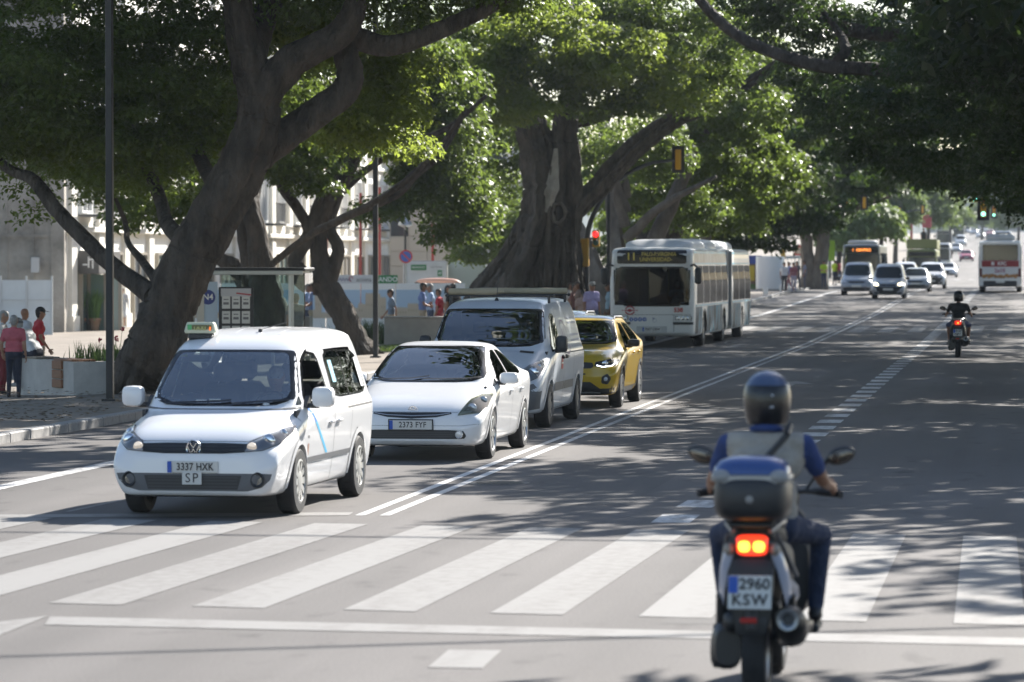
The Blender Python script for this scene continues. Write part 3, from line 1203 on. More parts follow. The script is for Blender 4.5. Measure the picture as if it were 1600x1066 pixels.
mb.build('yellow_diamonds', M('diamond_yellow', (.7, .45, .02), .5), sh)

# --- seat planter at the left, with wood slats
CW = M('planter_white', (.5, .48, .45), .8, noise=(2.5, .16), bump=(40, .1))
pc = W(115, 612, KT)
pe = W(30, 604, KT)
pn = thing('planter', 'white concrete seat planter with a wooden corner seat beside the lamp post', 'planter', (pc.x, pc.y, zr(pc.y) + KT))
u1 = (pe - pc)
u1.z = 0
L1 = u1.length
u1.normalize()
u2 = Vector((u1.y, -u1.x, 0))
if u2.y < 0:
    u2 = -u2
u2 = (u2 + Vector((.55, 0, 0))).normalized()
L2 = 1.9
HP = .52


def seg_wall(p, u, L, t, h, inward, nm, mat):
    q = [p, p + u * L, p + u * L + inward * t, p + inward * t]
    mb_ = MB()
    mb_.prism([(v.x, v.y) for v in q], 'xy', -.4, h)
    return mb_.build(nm, mat, pn)


O = Vector((0, 0, 0))
seg_wall(O, u1, L1, .45, HP, u2, 'front_wall', CW)
seg_wall(O + u2 * .45, u2, L2 - .45, .45, HP, u1, 'side_wall', CW)
seg_wall(u1 * L1 + u2 * .45, u2, L2 - .45, .4, HP, -u1, 'side_wall', CW)
seg_wall(u2 * L2 + u1 * .45, u1, L1 - .85, .4, HP, -u2, 'back_wall', CW)
q = [u1 * .45 + u2 * .45, u1 * (L1 - .4) + u2 * .45, u1 * (L1 - .4) + u2 * (L2 - .4), u1 * .45 + u2 * (L2 - .4)]
MB().prism([(v.x, v.y) for v in q], 'xy', .2, HP - .06).build('soil', M('soil', (.07, .05, .035), .95, noise=(6, .3)), pn)
sl = thing('bench_slats', 'brown wooden slats wrapped over the corner of the white planter', 'bench', (pc.x, pc.y, zr(pc.y) + KT))
sa = math.atan2(u1.y, u1.x)
for i in range(3):
    c = u1 * (L1 * .18 + .25) - u2 * .025
    MB().box((c.x, c.y, HP - .07 - i * .165), (.5, .045, .15), bev=.008, rz=sa).build('slat', WOODB, sl)
for i in range(4):
    c = u1 * (L1 * .1 + .3) + u2 * (.05 + i * .11)
    MB().box((c.x, c.y, HP + .022), (1.0, .1, .04), bev=.008, rz=sa).build('slat', WOODB, sl)
c = u1 * (L1 * .82) + u2 * .22
sp = thing('bench_slats', 'pale wooden seat top under the man in the white shirt', 'bench', (pc.x, pc.y, zr(pc.y) + KT))
for i in range(4):
    cc = u1 * (L1 * .8) + u2 * (.05 + i * .11)
    MB().box((cc.x, cc.y, HP + .022), (.75, .1, .04), bev=.008, rz=sa).build('slat', M('grey_timber', (.3, .25, .2), .7, noise=(8, .2)), sp)

# --- long low planter wall behind the hatchback
c = P(664, 0, 99)
pw = thing('planter', 'long grey concrete planter wall left of the van', 'planter', (c.x, c.y, KT), YAW)
MB().box((0, 0, .2), (2.15, 1.0, 1.2), bev=.015).build('wall', M('planter_grey', (.34, .32, .3), .8, noise=(2, .12)), pw)
MB().box((0, 0, .812), (2.2, 1.06, .024), bev=.006).build('cap', M('planter_grey'), pw)

# --- white round kiosk
c = P(1204, 0, 214)
ki = thing('kiosk', 'smooth white cylindrical kiosk on the pavement by the far crossing', 'kiosk', (c.x, c.y, zr(c.y) + KT))
kk = 214 / FPX
MB().lathe([(.82, 0), (.82, 1.9), (.8, 1.95), (.001, 1.96)], (0, 0, 0), 40).build('drum', M('kiosk_white', (.7, .71, .72), .35), ki, 40)
MB().lathe([(.84, -.02), (.84, .08)], (0, 0, 0), 40).build('plinth', CONC, ki, 40)
# shop stand left of it
c = P(1178, 0, 220)
st = thing('news_stand', 'small stand with blue and yellow posters left of the white kiosk', 'stand', (c.x, c.y, zr(c.y) + KT), YAW)
MB().box((0, .4, .9), (1.0, .8, 1.8), bev=.02).build('cabinet', M('stand_brown', (.18, .1, .07), .6), st)
MB().box((.05, -.01, 1.75), (.85, .03, .5)).build('blue_poster', M('poster_blue', (.06, .09, .32), .5), st)
MB().box((-.1, -.02, .95), (.3, .03, .9)).build('yellow_poster', M('poster_yellow', (.6, .42, .03), .5), st)
MB().box((0, -.2, .15), (.9, .35, .3), bev=.02).build('flower_box', M('box_green', (.08, .14, .04), .8), st)
# barriers by the far crossing
for i, px in enumerate((1252, 1262, 1272, 1282)):
    c = XD(px, -15.2 - .35 * i)
    o = thing('barrier', ['grey mesh site barrier nearest the far crossing', 'second grey mesh barrier from the far crossing', 'third grey mesh barrier from the far crossing', 'last grey mesh barrier, below the far forked trunk'][i], 'barrier', (c.x, c.y, zr(c.y) + KT), YAW + .3, 'site barriers along the far pavement')
    mb = MB()
    for k in range(8):
        mb.box((-1 + k * .286, 0, .95), (.03, .03, 1.7))
    mb.box((0, 0, 1.85), (2.05, .05, .05)).box((0, 0, .12), (2.05, .05, .05))
    mb.build('bars', M('galvanised', (.4, .45, .43), .45, .6), o)
    if i in (1, 2):
        MB().box((.2, -.04, .8), (.35, .03, .5), ax=Matrix.Rotation(.5, 3, 'Y')).build('yellow_tag', M('poster_yellow'), o)
# bollard pairs, road works sign
for i, px in enumerate((1194, 1198, 1220, 1233)):
    c = XD(px, -13.8)
    tag(MB().tube([(0, 0, 0), (0, 0, .34)], .07, 10).lathe([(.07, .34), (.05, .39), (.001, .41)], (0, 0, 0), 10).build('bollard', WHITE, None, 40, (c.x, c.y, zr(c.y) + KT)),
        ['small white bollard at the left foot of the kiosk', 'second small white bollard at the foot of the kiosk', 'small white bollard right below the kiosk', 'small white bollard just right of the kiosk'][i], 'bollard', 'small white bollards on the kerb')
c = XD(1249, -14.6)
o = thing('road_sign', 'triangular red rimmed road sign among the people by the far crossing', 'road sign', (c.x, c.y, zr(c.y) + KT), YAW)
MB().tube([(0, 0, 0), (0, 0, 2.4)], .04, 8).build('post', M('galvanised'), o, 40)
MB().prism([(-.45, 2.0), (.45, 2.0), (0, 2.75)], 'xz', -.05, -.03, 0).prism([(-.28, 2.1), (.28, 2.1), (0, 2.57)], 'xz', -.056, -.05, 1).build('plate', [M('sign_red'), M('sign_cream', (.6, .5, .4), .5)], o)
c = P(1295, 0, 235)
o = thing('banner', 'lime green banner on a pole above the workers', 'banner', (c.x, c.y, zr(c.y) + KT), YAW)
MB().tube([(0, 0, 0), (0, 0, 3.0)], .03, 8).build('pole', M('galvanised'), o, 40)
MB().box((.2, 0, 2.3), (.42, .03, 1.3), bev=.01).build('cloth', M('lime_cloth', (.25, .45, .05), .7), o)
c = P(1341, 0, 300)
o = thing('notice_board', 'white board on a post above the dark bus', 'notice board', (c.x, c.y, zr(c.y)), YAW)
MB().tube([(0, .1, 0), (0, .1, 3.6)], .05, 8).build('post', M('galvanised'), o, 40)
MB().box((0, 0, 3.1), (.75, .06, .75), bev=.01).build('board', WHITE, o)
c = P(1436, 0, 320)
# pale far blocks closing the street
for (px0, px1, d, h_, col, lab) in ((1292, 1372, 520, 16, (.3, .29, .26), 'hazy cream building far down the left side'), (1452, 1540, 1650, 34, (.13, .15, .16), 'hazy grey high block far beyond the end of the street'), (1535, 1640, 1500, 26, (.14, .15, .16), 'hazy pale block at the far right end of the street')):
    a, b = P(px0, 0, d), P(px1, 0, d)
    c = (a + b) / 2
    o = thing('building', lab, 'building', (c.x, c.y, zr(c.y) - .5), YAW)
    w_ = (b - a).length
    MB().box((0, 6, h_ / 2), (w_, 12, h_)).build('wall', M('far_wall_%d' % px0, col, .8, noise=(.1, .15)), o)
    wm = MB()
    for i in range(int(w_ / 3.2)):
        for j in range(int(h_ / 3.4)):
            MB().box((-w_ / 2 + 1.8 + i * 3.2, -.05, 2.2 + j * 3.3), (1.4, .12, 1.6)).build('window', DARKG, o)
# ================================================================== TREES
def leaf_mat(name, dark, light, trans, tfac=.38, rough=.38):
    m = bpy.data.materials.new(name)
    m.use_nodes = True
    nt = m.node_tree
    b = nt.nodes['Principled BSDF']
    o = nt.nodes['Material Output']
    g = nt.nodes.new('ShaderNodeNewGeometry')
    r = nt.nodes.new('ShaderNodeValToRGB')
    r.color_ramp.elements[0].color = (*dark, 1)
    r.color_ramp.elements[1].color = (*light, 1)
    nt.links.new(g.outputs['Random Per Island'], r.inputs[0])
    nt.links.new(r.outputs[0], b.inputs['Base Color'])
    b.inputs['Roughness'].default_value = rough
    b.inputs['Specular IOR Level'].default_value = .3
    t = nt.nodes.new('ShaderNodeBsdfTranslucent')
    t.inputs[0].default_value = (*trans, 1)
    mx = nt.nodes.new('ShaderNodeMixShader')
    mx.inputs[0].default_value = tfac
    nt.links.new(b.outputs[0], mx.inputs[1])
    nt.links.new(t.outputs[0], mx.inputs[2])
    nt.links.new(mx.outputs[0], o.inputs[0])
    return m


FIG = leaf_mat('fig_leaves', (.02, .04, .011), (.068, .115, .028), (.23, .32, .055), .42, .45)
FIGB = leaf_mat('sunlit_fig_leaves', (.04, .068, .014), (.08, .125, .028), (.36, .45, .07), .5, .45)  # brighter copy of the fig leaves: sun shining through is put into the colour
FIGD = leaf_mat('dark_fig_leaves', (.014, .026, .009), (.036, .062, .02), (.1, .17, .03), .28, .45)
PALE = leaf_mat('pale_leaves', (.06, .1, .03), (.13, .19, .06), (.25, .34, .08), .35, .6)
BARK = M('fig_bark', (.072, .058, .046), .9, noise=(3.2, .65), bump=(8, 1.0, .16), stretch=(1, 1, .4))
BARKL = M('pale_fig_bark', (.14, .12, .1), .9, noise=(2.6, .5), bump=(5, .9, .1), stretch=(1, 1, .45))


def blob(px, py, d, rx, ry, rd):
    """ellipsoid of foliage: centre, half-width and half-height in metres from the photograph's own scale, depth half-size rd"""
    return (P(px, py, d), (rx * d / FPX, rd, ry * d / FPX))


def leaves(blobs, n, size, seed, cl=(.55, 46), droop=.25, inner=4.0):
    """leaf faces gathered in flattened pads (sprays) that are spread through the blobs, denser on the pads' upper side"""
    rng = np.random.default_rng(seed)
    sc = size / .15
    w = np.array([(b[1][0] * b[1][1] + b[1][1] * b[1][2] + b[1][0] * b[1][2]) for b in blobs])
    w = w / w.sum()
    k = 150 if size < .3 else 70
    npad = max(1, n // k)
    which = rng.choice(len(blobs), npad, p=w)
    C = np.array([tuple(b[0]) for b in blobs])[which]
    Rr = np.array([b[1] for b in blobs])[which]
    v = rng.normal(size=(npad, 3))
    v /= np.linalg.norm(v, axis=1)[:, None]
    cc = C + v * Rr * (rng.random(npad) ** (1 / inner))[:, None]
    pr = rng.uniform(.38, .8, npad) * (.55 + .45 * sc)
    d = rng.normal(size=(npad, k, 3))
    d[:, :, 2] = np.abs(d[:, :, 2]) * 1.0 - .28
    d /= np.linalg.norm(d, axis=2)[:, :, None]
    rad = rng.uniform(.45, 1.12, (npad, k)) ** .6
    off = d * rad[:, :, None] * np.array([1, 1, .62])
    pos = (cc[:, None, :] + off * pr[:, None, None]).reshape(-1, 3)
    ow = d.reshape(-1, 3)
    m = len(pos)
    nr = ow * .6 + np.array([0, 0, .5]) + rng.normal(size=(m, 3)) * .5
    nr /= np.linalg.norm(nr, axis=1)[:, None]
    a = ow + rng.normal(size=(m, 3)) * .8 + np.array([0, 0, -droop])
    a -= nr * (a * nr).sum(1)[:, None]
    a /= np.linalg.norm(a, axis=1)[:, None]
    b = np.cross(nr, a)
    L = size * rng.uniform(.6, 1.35, m)[:, None]
    Wd = L * rng.uniform(.42, .6, m)[:, None]
    fold = nr * (Wd * .22)
    vs = np.empty((m, 4, 3))
    vs[:, 0] = pos - a * L * .5
    vs[:, 1] = pos + b * Wd * .5 + fold - a * L * .05
    vs[:, 2] = pos + a * L * .5 - np.array([0, 0, 1]) * L * .12
    vs[:, 3] = pos - b * Wd * .5 + fold - a * L * .05
    return vs.reshape(-1, 3)


def crown(parent, blobs, n, size, seed, mat, **kw):
    v = leaves(blobs, n, size, seed, **kw)
    f = np.arange(len(v), dtype=np.int32).reshape(-1, 4)
    loc = Vector(parent.location)
    v = v - np.array(tuple(loc))
    return meshob('crown', npmesh('crown', v, f, mat), parent)


def limb(mb, pts, r, seed=0, n=20, flute=.12, seg=26, org=Vector((0, 0, 0)), flare=0):
    """tapered, fluted and slightly knotted limb through world points; r radii in metres"""
    rng = random.Random(seed)
    q = spline([tuple(Vector(p) - org) + (rr,) for p, rr in zip(pts, r)], seg)
    ph = [rng.uniform(0, 6.28) for _ in range(4)]

    def mod(i, th):
        t = i / seg
        f = 1 + flute * math.sin(3 * th + ph[0] + t * 3) + flute * .7 * math.sin(5 * th + ph[1] - t * 4) + .05 * math.sin(t * 23 + ph[2] + th)
        if n > 18:
            f += flute * (.45 * math.sin(9 * th + ph[2] + 2 * math.sin(t * 7)) + .3 * math.sin(14 * th + ph[3] - 2 * math.sin(t * 11 + 1))) + rng.uniform(-.022, .022)
        if flare:
            f += flare * max(0, 1 - t * 5) ** 2 * (.6 + .5 * math.sin(5 * th + ph[3]))
        return f
    jit = [Vector((rng.uniform(-1, 1), rng.uniform(-1, 1), 0)) * p[3] * .08 for p in q]
    mb.tube([Vector(p[:3]) + j for p, j in zip(q, jit)], [max(p[3], .012) for p in q], n, mod=mod)


def pl_(pts, d=None):
    return [P(*p) if len(p) == 3 else P(p[0], p[1], d) for p in pts]


def rpx(rs, d):
    return [r * d / FPX for r in rs]


def tree(name, lab, base, group=None):
    return thing(name, lab, 'tree', base, 0, group)


G1 = 'big fig trees on the left pavement'
# ---- T1: the leaning tree
d1 = 65.0
base = W(228, 600, KT)
t1 = tree('fig_tree', 'big leaning fig tree with a thick forked trunk, nearest on the left', base, G1)
o_ = Vector(base)
mb = MB()
limb(mb, [Vector((base.x, base.y, base.z - .2)), P(236, 560, d1), P(258, 490, d1), P(293, 400, d1), P(356, 300, d1), P(396, 210, d1), P(400, 140, d1), P(382, 70, d1), P(368, 0, d1), P(352, -90, d1)],
     rpx([50, 44, 40, 39, 39, 34, 30, 26, 21, 16], d1), 1, 44, .085, 120, o_, .55)
limb(mb, pl_([(395, 170), (440, 108), (490, 78), (540, 45), (560, 0), (600, -60)], d1), rpx([30, 28, 24, 22, 17, 10], d1), 2, 14, .08, 30, o_)
limb(mb, pl_([(405, 245), (445, 212), (490, 182), (535, 150), (548, 120), (542, 85), (552, 62), (600, 72), (660, 58), (730, 28), (800, -10), (880, -60)], d1 + .5), rpx([28, 26, 24, 23, 22, 20, 19, 17, 15, 13, 10, 6], d1), 3, 14, .08, 46, o_)
limb(mb, [P(240, 462, d1), P(190, 425, d1 + .5), P(140, 382, d1 + 1), P(90, 330, d1 + 1.5), P(52, 282, d1 + 2), P(10, 262, d1 + 3), P(-60, 200, d1 + 4)], rpx([17, 14, 13, 12, 10, 8, 5], d1), 4, 10, .07, 30, o_)
limb(mb, [P(300, 390, d1), P(262, 350, d1 + 1.5), P(250, 310, d1 + 3), P(225, 250, d1 + 4), P(200, 150, d1 + 5)], rpx([14, 12, 11, 9, 5], d1), 5, 10, .07, 22, o_)
limb(mb, [P(245, 440, d1 + 1), P(222, 408, d1 + 2), P(200, 380, d1 + 2.5), P(196, 350, d1 + 3), P(180, 310, d1 + 3)], rpx([8, 7, 5, 4.5, 3], d1), 6, 8, .05, 18, o_)
limb(mb, [P(392, 120, d1), P(400, 60, d1 + 1), P(425, 0, d1 + 2), P(450, -90, d1 + 3)], rpx([28, 25, 20, 12], d1), 7, 12, .08, 18, o_)
limb(mb, [P(340, 300, d1), P(310, 240, d1 + 3), P(330, 200, d1 + 5), P(370, 165, d1 + 7)], rpx([13, 11, 9, 6], d1), 8, 10, .07, 18, o_)
for i, (x, y, dx) in enumerate(((185, 598, -1), (205, 612, -.6), (262, 608, .6), (290, 592, 1))):
    limb(mb, [P(250 + (x - 225) * .2, 480, d1 - .1), P(237 + (x - 225) * .5, 545, d1 - .25), P(228 + (x - 225) * .9, 585, d1 - .35), P(x + (x - 225) * .35, 618, d1 - .45)], rpx([14, 22, 18, 7], d1), 40 + i, 16, .08, 24, o_)
mb.build('trunk', BARK, t1, 60)
B1 = [blob(60, 40, 64, 150, 120, 2.2), blob(150, 150, 66, 140, 100, 2.5), blob(40, 185, 68, 110, 70, 2.2), blob(270, 120, 67, 110, 110, 2.4), blob(330, 10, 67, 160, 110, 2.5),
      blob(190, 255, 67, 60, 45, 1.6), blob(300, 215, 68, 60, 70, 2), blob(90, 250, 69, 70, 40, 1.6), blob(-60, 120, 66, 110, 140, 2.5), blob(470, -20, 66, 130, 60, 2.2),
      blob(640, 0, 66, 110, 45, 2), blob(780, -20, 66, 100, 45, 2), blob(250, 290, 70, 42, 30, 1.2), blob(100, -90, 66, 240, 110, 3.5), blob(500, -120, 66, 260, 90, 3.5),
      blob(575, 190, 69, 65, 62, 1.4), blob(600, 120, 70, 60, 55, 1.4), blob(545, 225, 70, 50, 26, 1.2), blob(470, 60, 69, 70, 60, 1.4), blob(130, 285, 70, 26, 26, .7), blob(48, 330, 68, 30, 22, .6),
      blob(-40, 240, 70, 60, 50, 1.5), blob(460, 150, 71, 40, 40, 1.2)]
crown(t1, B1[:15] + B1[17:18] + B1[19:], 112000, .115, 11, FIG)
crown(t1, [B1[15], B1[16], B1[18], blob(520, 60, 71, 50, 30, 1), blob(620, 230, 72, 40, 22, 1)], 19000, .115, 19, FIGB)

# ---- T2: two many-stemmed trees behind the shelter
d2 = 88.0
base = W(432, 535, KT)
t2 = tree('fig_tree', 'slimmer fig tree with two upright stems behind the bus shelter', P(432, 0, d2).xy.to_3d() + Vector((0, 0, pz(P(432, 0, d2).x))), G1)
o_ = Vector(t2.location)
mb = MB()
limb(mb, [o_ - Vector((0, 0, .3)), P(428, 510, d2), P(415, 460, d2), P(408, 415, d2), P(400, 370, d2), P(390, 320, d2), P(402, 250, d2 + 1), P(420, 160, d2 + 2)], rpx([36, 32, 26, 22, 17, 15, 13, 8], d2), 10, 14, .08, 36, o_, .3)
limb(mb, pl_([(412, 432), (388, 410), (382, 370), (375, 330), (360, 270), (330, 200)], d2), rpx([13, 12, 11, 10, 9, 6], d2), 11, 10, .08, 22, o_)
limb(mb, [P(425, 412, d2), P(460, 385, d2), P(500, 358, d2 - .5), P(560, 330, d2 - 1), P(610, 300, d2 - 1), P(650, 268, d2 - 1), P(690, 225, d2 - 1), P(725, 175, d2 - 1)], rpx([5.5, 5.5, 5.5, 5.5, 5, 4.6, 4, 3], d2), 12, 10, .07, 30, o_)
limb(mb, pl_([(395, 470), (370, 420), (345, 405), (310, 380), (290, 340)], d2 + 1), rpx([14, 13, 11, 8, 5], d2), 13, 10, .08, 18, o_)
mb.build('trunk', BARK, t2, 60)
B2 = [blob(420, 190, 92, 110, 90, 2.4), blob(330, 250, 92, 80, 60, 2), blob(250, 190, 94, 130, 110, 2.5), blob(300, 330, 93, 40, 26, 1), blob(200, 300, 95, 60, 40, 1.5), blob(490, 270, 93, 50, 42, 1.3), blob(215, 345, 93, 24, 30, .8), blob(150, 240, 96, 110, 60, 2)]
crown(t2, B2, 42000, .15, 12, FIG)

d3 = 94.0
t3 = tree('fig_tree', 'twisting many-stemmed fig tree whose trunk leans left in front of the mural', P(572, 0, d3).xy.to_3d() + Vector((0, 0, pz(P(572, 0, d3).x))), G1)
o_ = Vector(t3.location)
mb = MB()
limb(mb, [o_ - Vector((0, 0, .3)), P(553, 530, d3), P(535, 490, d3), P(515, 455, d3), P(507, 430, d3), P(498, 385, d3), P(505, 345, d3), P(520, 300, d3), P(540, 245, d3 + 1), P(550, 190, d3 + 2)], rpx([26, 21, 20, 20, 17, 13, 12, 11, 9, 6], d3), 20, 14, .08, 40, o_, .3)
limb(mb, pl_([(520, 452), (480, 442), (468, 425), (462, 408), (474, 385), (490, 350), (520, 270), (548, 215)], d3), rpx([15, 15, 14, 11, 11, 11, 10, 6], d3), 21, 10, .08, 30, o_)
limb(mb, pl_([(514, 440), (524, 410), (528, 385), (516, 360), (520, 330), (545, 270), (575, 215), (620, 160)], d3), rpx([13, 11, 10, 9, 9, 9, 8, 5], d3), 22, 10, .08, 30, o_)
limb(mb, pl_([(518, 350), (560, 330), (620, 305), (650, 275), (690, 240), (730, 170)], d3 + .5), rpx([7, 6.5, 6, 5, 4.5, 3], d3), 23, 9, .07, 24, o_)
limb(mb, pl_([(485, 360), (470, 335), (440, 290), (420, 250)], d3), rpx([10, 9, 8, 6], d3), 24, 9, .07, 16, o_)
limb(mb, pl_([(535, 300), (580, 260), (640, 225), (700, 200), (760, 150)], d3 + 1), rpx([6, 6, 5, 4.5, 3], d3), 25, 9, .07, 20, o_)
mb.build('trunk', BARK, t3, 60)
B3 = [blob(560, 150, 98, 90, 80, 2.2), blob(690, 230, 99, 70, 70, 2), blob(655, 300, 99, 40, 50, 1.2), blob(720, 320, 100, 42, 58, 1.2), blob(600, 330, 98, 30, 14, .7), blob(640, 130, 99, 110, 80, 2.4), blob(580, 345, 97, 14, 20, .5), blob(690, 365, 100, 22, 26, .8), blob(500, 200, 99, 60, 60, 1.6)]
crown(t3, B3, 42000, .16, 13, FIG)

# ---- T4: the huge fused fig behind the van
d4 = 118.0
t4 = tree('fig_tree', 'huge fig tree with a fused hollow trunk and wide buttress roots behind the van', P(828, 0, d4).xy.to_3d() + Vector((0, 0, pz(P(828, 0, d4).x))), G1)
o_ = Vector(t4.location)
mb = MB()
stems = [([(800, 530), (805, 470), (830, 400), (850, 330), (845, 250), (832, 190), (815, 120), (800, 40)], [60, 46, 38, 34, 28, 22, 16, 9]),
         ([(862, 530), (868, 470), (872, 400), (880, 330), (882, 260), (880, 200), (900, 140), (930, 60)], [36, 32, 28, 26, 25, 22, 16, 9]),
         ([(718, 520), (745, 468), (784, 420), (818, 370), (836, 320)], [12, 17, 19, 18, 14]),
         ([(740, 530), (768, 480), (800, 430), (830, 370)], [14, 19, 19, 15]),
         ([(905, 540), (900, 470), (895, 400), (890, 330)], [20, 16, 14, 10]),
         ([(838, 300), (828, 250), (824, 215), (830, 180)], [14, 16, 13, 9]),
         ([(850, 520), (856, 470), (868, 430), (874, 390), (868, 345)], [14, 10, 9, 8, 5]),
         ([(885, 345), (925, 305), (965, 262), (1010, 220), (1060, 185), (1110, 165), (1170, 130), (1240, 80)], [16, 17, 17, 16, 14, 12, 9, 5]),
         ([(870, 225), (895, 190), (930, 182), (960, 165), (985, 120)], [13, 12, 10, 8, 5])]
for i, (pts, rr) in enumerate(stems):
    limb(mb, pl_(pts, d4 + (i % 3) * .35 - .3), rpx([v * .86 for v in rr], d4), 50 + i, 34, .25, 70, o_, .25 if i < 2 else 0)
rg4 = random.Random(44)
for i in range(26):
    x = rg4.uniform(800, 900)
    y0 = rg4.uniform(250, 420) if x > 845 else rg4.uniform(400, 450)
    x1 = x + rg4.uniform(-14, 14) + (x - 850) * .25
    limb(mb, pl_([(x, y0), ((x + x1) / 2 + rg4.uniform(-4, 4), (y0 + 530) / 2), (x1, 535)], d4 - .95 + abs(x - 850) * .006), rpx([1.2, rg4.uniform(1.5, 4), rg4.uniform(2.5, 6)], d4), 400 + i, 8, .08, 16, o_)
mb.build('trunk', BARK, t4, 60)
# the bare scar and the hollow in the middle of the trunk
mb = MB()
limb(mb, pl_([(868, 232), (866, 270), (861, 300), (853, 332)], d4 - .8), rpx([3, 7, 11, 5], d4), 60, 10, .12, 16, o_)
mb.build('bare_scar', M('bare_wood', (.34, .31, .28), .85, noise=(4, .25), bump=(10, .5, .05)), t4, 60)
mb = MB()
c = P(873, 333, d4 - .8) - o_
mb.ell(c, (.17, .06, .26), 12, 8, 0)
rp = [c + Vector((.21 * math.cos(a) + rg4.uniform(-.03, .03), -.05 + rg4.uniform(-.03, .03), .31 * math.sin(a) + rg4.uniform(-.03, .03))) for a in [2 * math.pi * q / 12 for q in range(12)]]
mb.tube(rp + [rp[0]], [rg4.uniform(.04, .085) for q in range(13)], 8, k=1)
mb.build('hollow', [M('hollow_dark', (.02, .017, .014), .95), BARKL], t4, 60)
B4 = [blob(700, 80, 112, 130, 100, 2.6), blob(820, 100, 110, 120, 90, 2.6), blob(760, 165, 111, 90, 45, 1.8), blob(900, 60, 112, 120, 80, 2.6), blob(980, 120, 113, 110, 75, 2.4), blob(1060, 60, 114, 120, 90, 2.8),
      blob(640, 150, 113, 70, 60, 1.8), blob(930, 165, 112, 60, 30, 1.2), blob(1080, 150, 115, 80, 60, 2),  blob(1010, 240, 120, 60, 60, 1.8), blob(760, 255, 122, 70, 70, 2), blob(690, 190, 120, 60, 60, 2), blob(930, 225, 124, 50, 45, 1.6), blob(840, 195, 121, 44, 40, 1.5), blob(1000, 5, 113, 110, 50, 2.4)]
crown(t4, B4, 96000, .155, 14, FIG)
crown(t4, [blob(720, 120, 108, 70, 50, 1.5), blob(860, 60, 108, 90, 50, 1.6), blob(960, 90, 109, 80, 50, 1.5), blob(800, 170, 108, 60, 26, 1), blob(1040, 130, 111, 60, 50, 1.5)], 20000, .155, 18, FIGB)

# ---- T5..: further figs in the row
def row_tree(px, d, lean, h, seed, lab, blobs, n, size, mat, X=None, stems=2, r0=.55):
    b = P(px, 0, d).xy.to_3d()
    t = tree('fig_tree', lab, Vector((b.x, b.y, zr(b.y) + KT)), G1)
    o = Vector(t.location)
    m = MB()
    rng = random.Random(seed)
    for s in range(stems):
        a = rng.uniform(-.5, .5) + (s - (stems - 1) / 2) * .8
        p0 = o + Vector(((s - (stems - 1) / 2) * r0 * .8, 0, -.2))
        pts = [p0, p0 + Vector((a * .3 + lean * .4, 0, 1.6)), p0 + Vector((a * 1.0 + lean, .3, 3.4)), p0 + Vector((a * 2.2 + lean * 1.6, .5, 5.6)), p0 + Vector((a * 3.6 + lean * 2, 1, 8))]
        limb(m, pts, [r0, r0 * .75, r0 * .6, r0 * .42, r0 * .2], seed + s, 12, .12, 24, o, .4)
    for s in range(4):
        a = rng.uniform(-1, 1)
        p0 = o + Vector((lean, 0, 3 + .5 * s))
        limb(m, [p0, p0 + Vector((a * 1.5 + .8, -.5, 1.2)), p0 + Vector((a * 3 + 2.2, -1, 2.2))], [r0 * .4, r0 * .3, r0 * .12], seed + 9 + s, 8, .08, 12, o)
    m.build('trunk', BARKL if seed % 2 else BARK, t, 60)
    crown(t, blobs, n, size, seed, mat)
    return t


row_tree(965, 132, .3, 8, 31, 'pale barked fig tree behind the front of the articulated bus',
         [blob(1010, 290, 136, 80, 50, 2), blob(1090, 230, 134, 90, 70, 2.5), blob(1150, 190, 130, 90, 80, 2.4), blob(940, 280, 140, 60, 60, 2), blob(1170, 265, 134, 80, 50, 2), blob(1060, 325, 138, 80, 36, 2), blob(1100, 100, 134, 140, 80, 3)], 50000, .2, FIG, stems=3, r0=.5)
row_tree(1010, 152, .4, 8, 34, 'dark stemmed fig tree behind the roof of the articulated bus',
         [blob(1180, 210, 150, 80, 70, 2.4), blob(1230, 180, 148, 60, 70, 2), blob(1130, 330, 156, 100, 40, 2.4), blob(1200, 290, 152, 70, 50, 2), blob(1010, 350, 160, 80, 40, 2), blob(1250, 230, 150, 32, 40, 1.2), blob(780, 330, 150, 70, 60, 2), blob(760, 390, 150, 50, 36, 1.5), blob(730, 300, 152, 60, 60, 2)], 46000, .22, FIG, stems=2, r0=.5)
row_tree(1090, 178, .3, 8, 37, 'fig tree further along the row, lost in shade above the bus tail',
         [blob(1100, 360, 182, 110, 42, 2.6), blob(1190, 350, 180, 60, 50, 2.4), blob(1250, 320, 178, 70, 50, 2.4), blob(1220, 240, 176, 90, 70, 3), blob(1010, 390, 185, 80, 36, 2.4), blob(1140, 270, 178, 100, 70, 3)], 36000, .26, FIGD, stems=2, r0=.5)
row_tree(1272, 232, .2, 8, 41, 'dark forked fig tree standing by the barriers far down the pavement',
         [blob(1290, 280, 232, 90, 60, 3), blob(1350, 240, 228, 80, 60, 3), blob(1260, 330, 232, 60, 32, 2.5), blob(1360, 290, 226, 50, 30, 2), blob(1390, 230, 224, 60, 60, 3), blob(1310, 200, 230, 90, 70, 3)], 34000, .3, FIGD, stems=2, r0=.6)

# ---- right-hand row: trunks stand out of view, crowns hang over the carriageway
G2 = 'big fig trees on the right pavement'


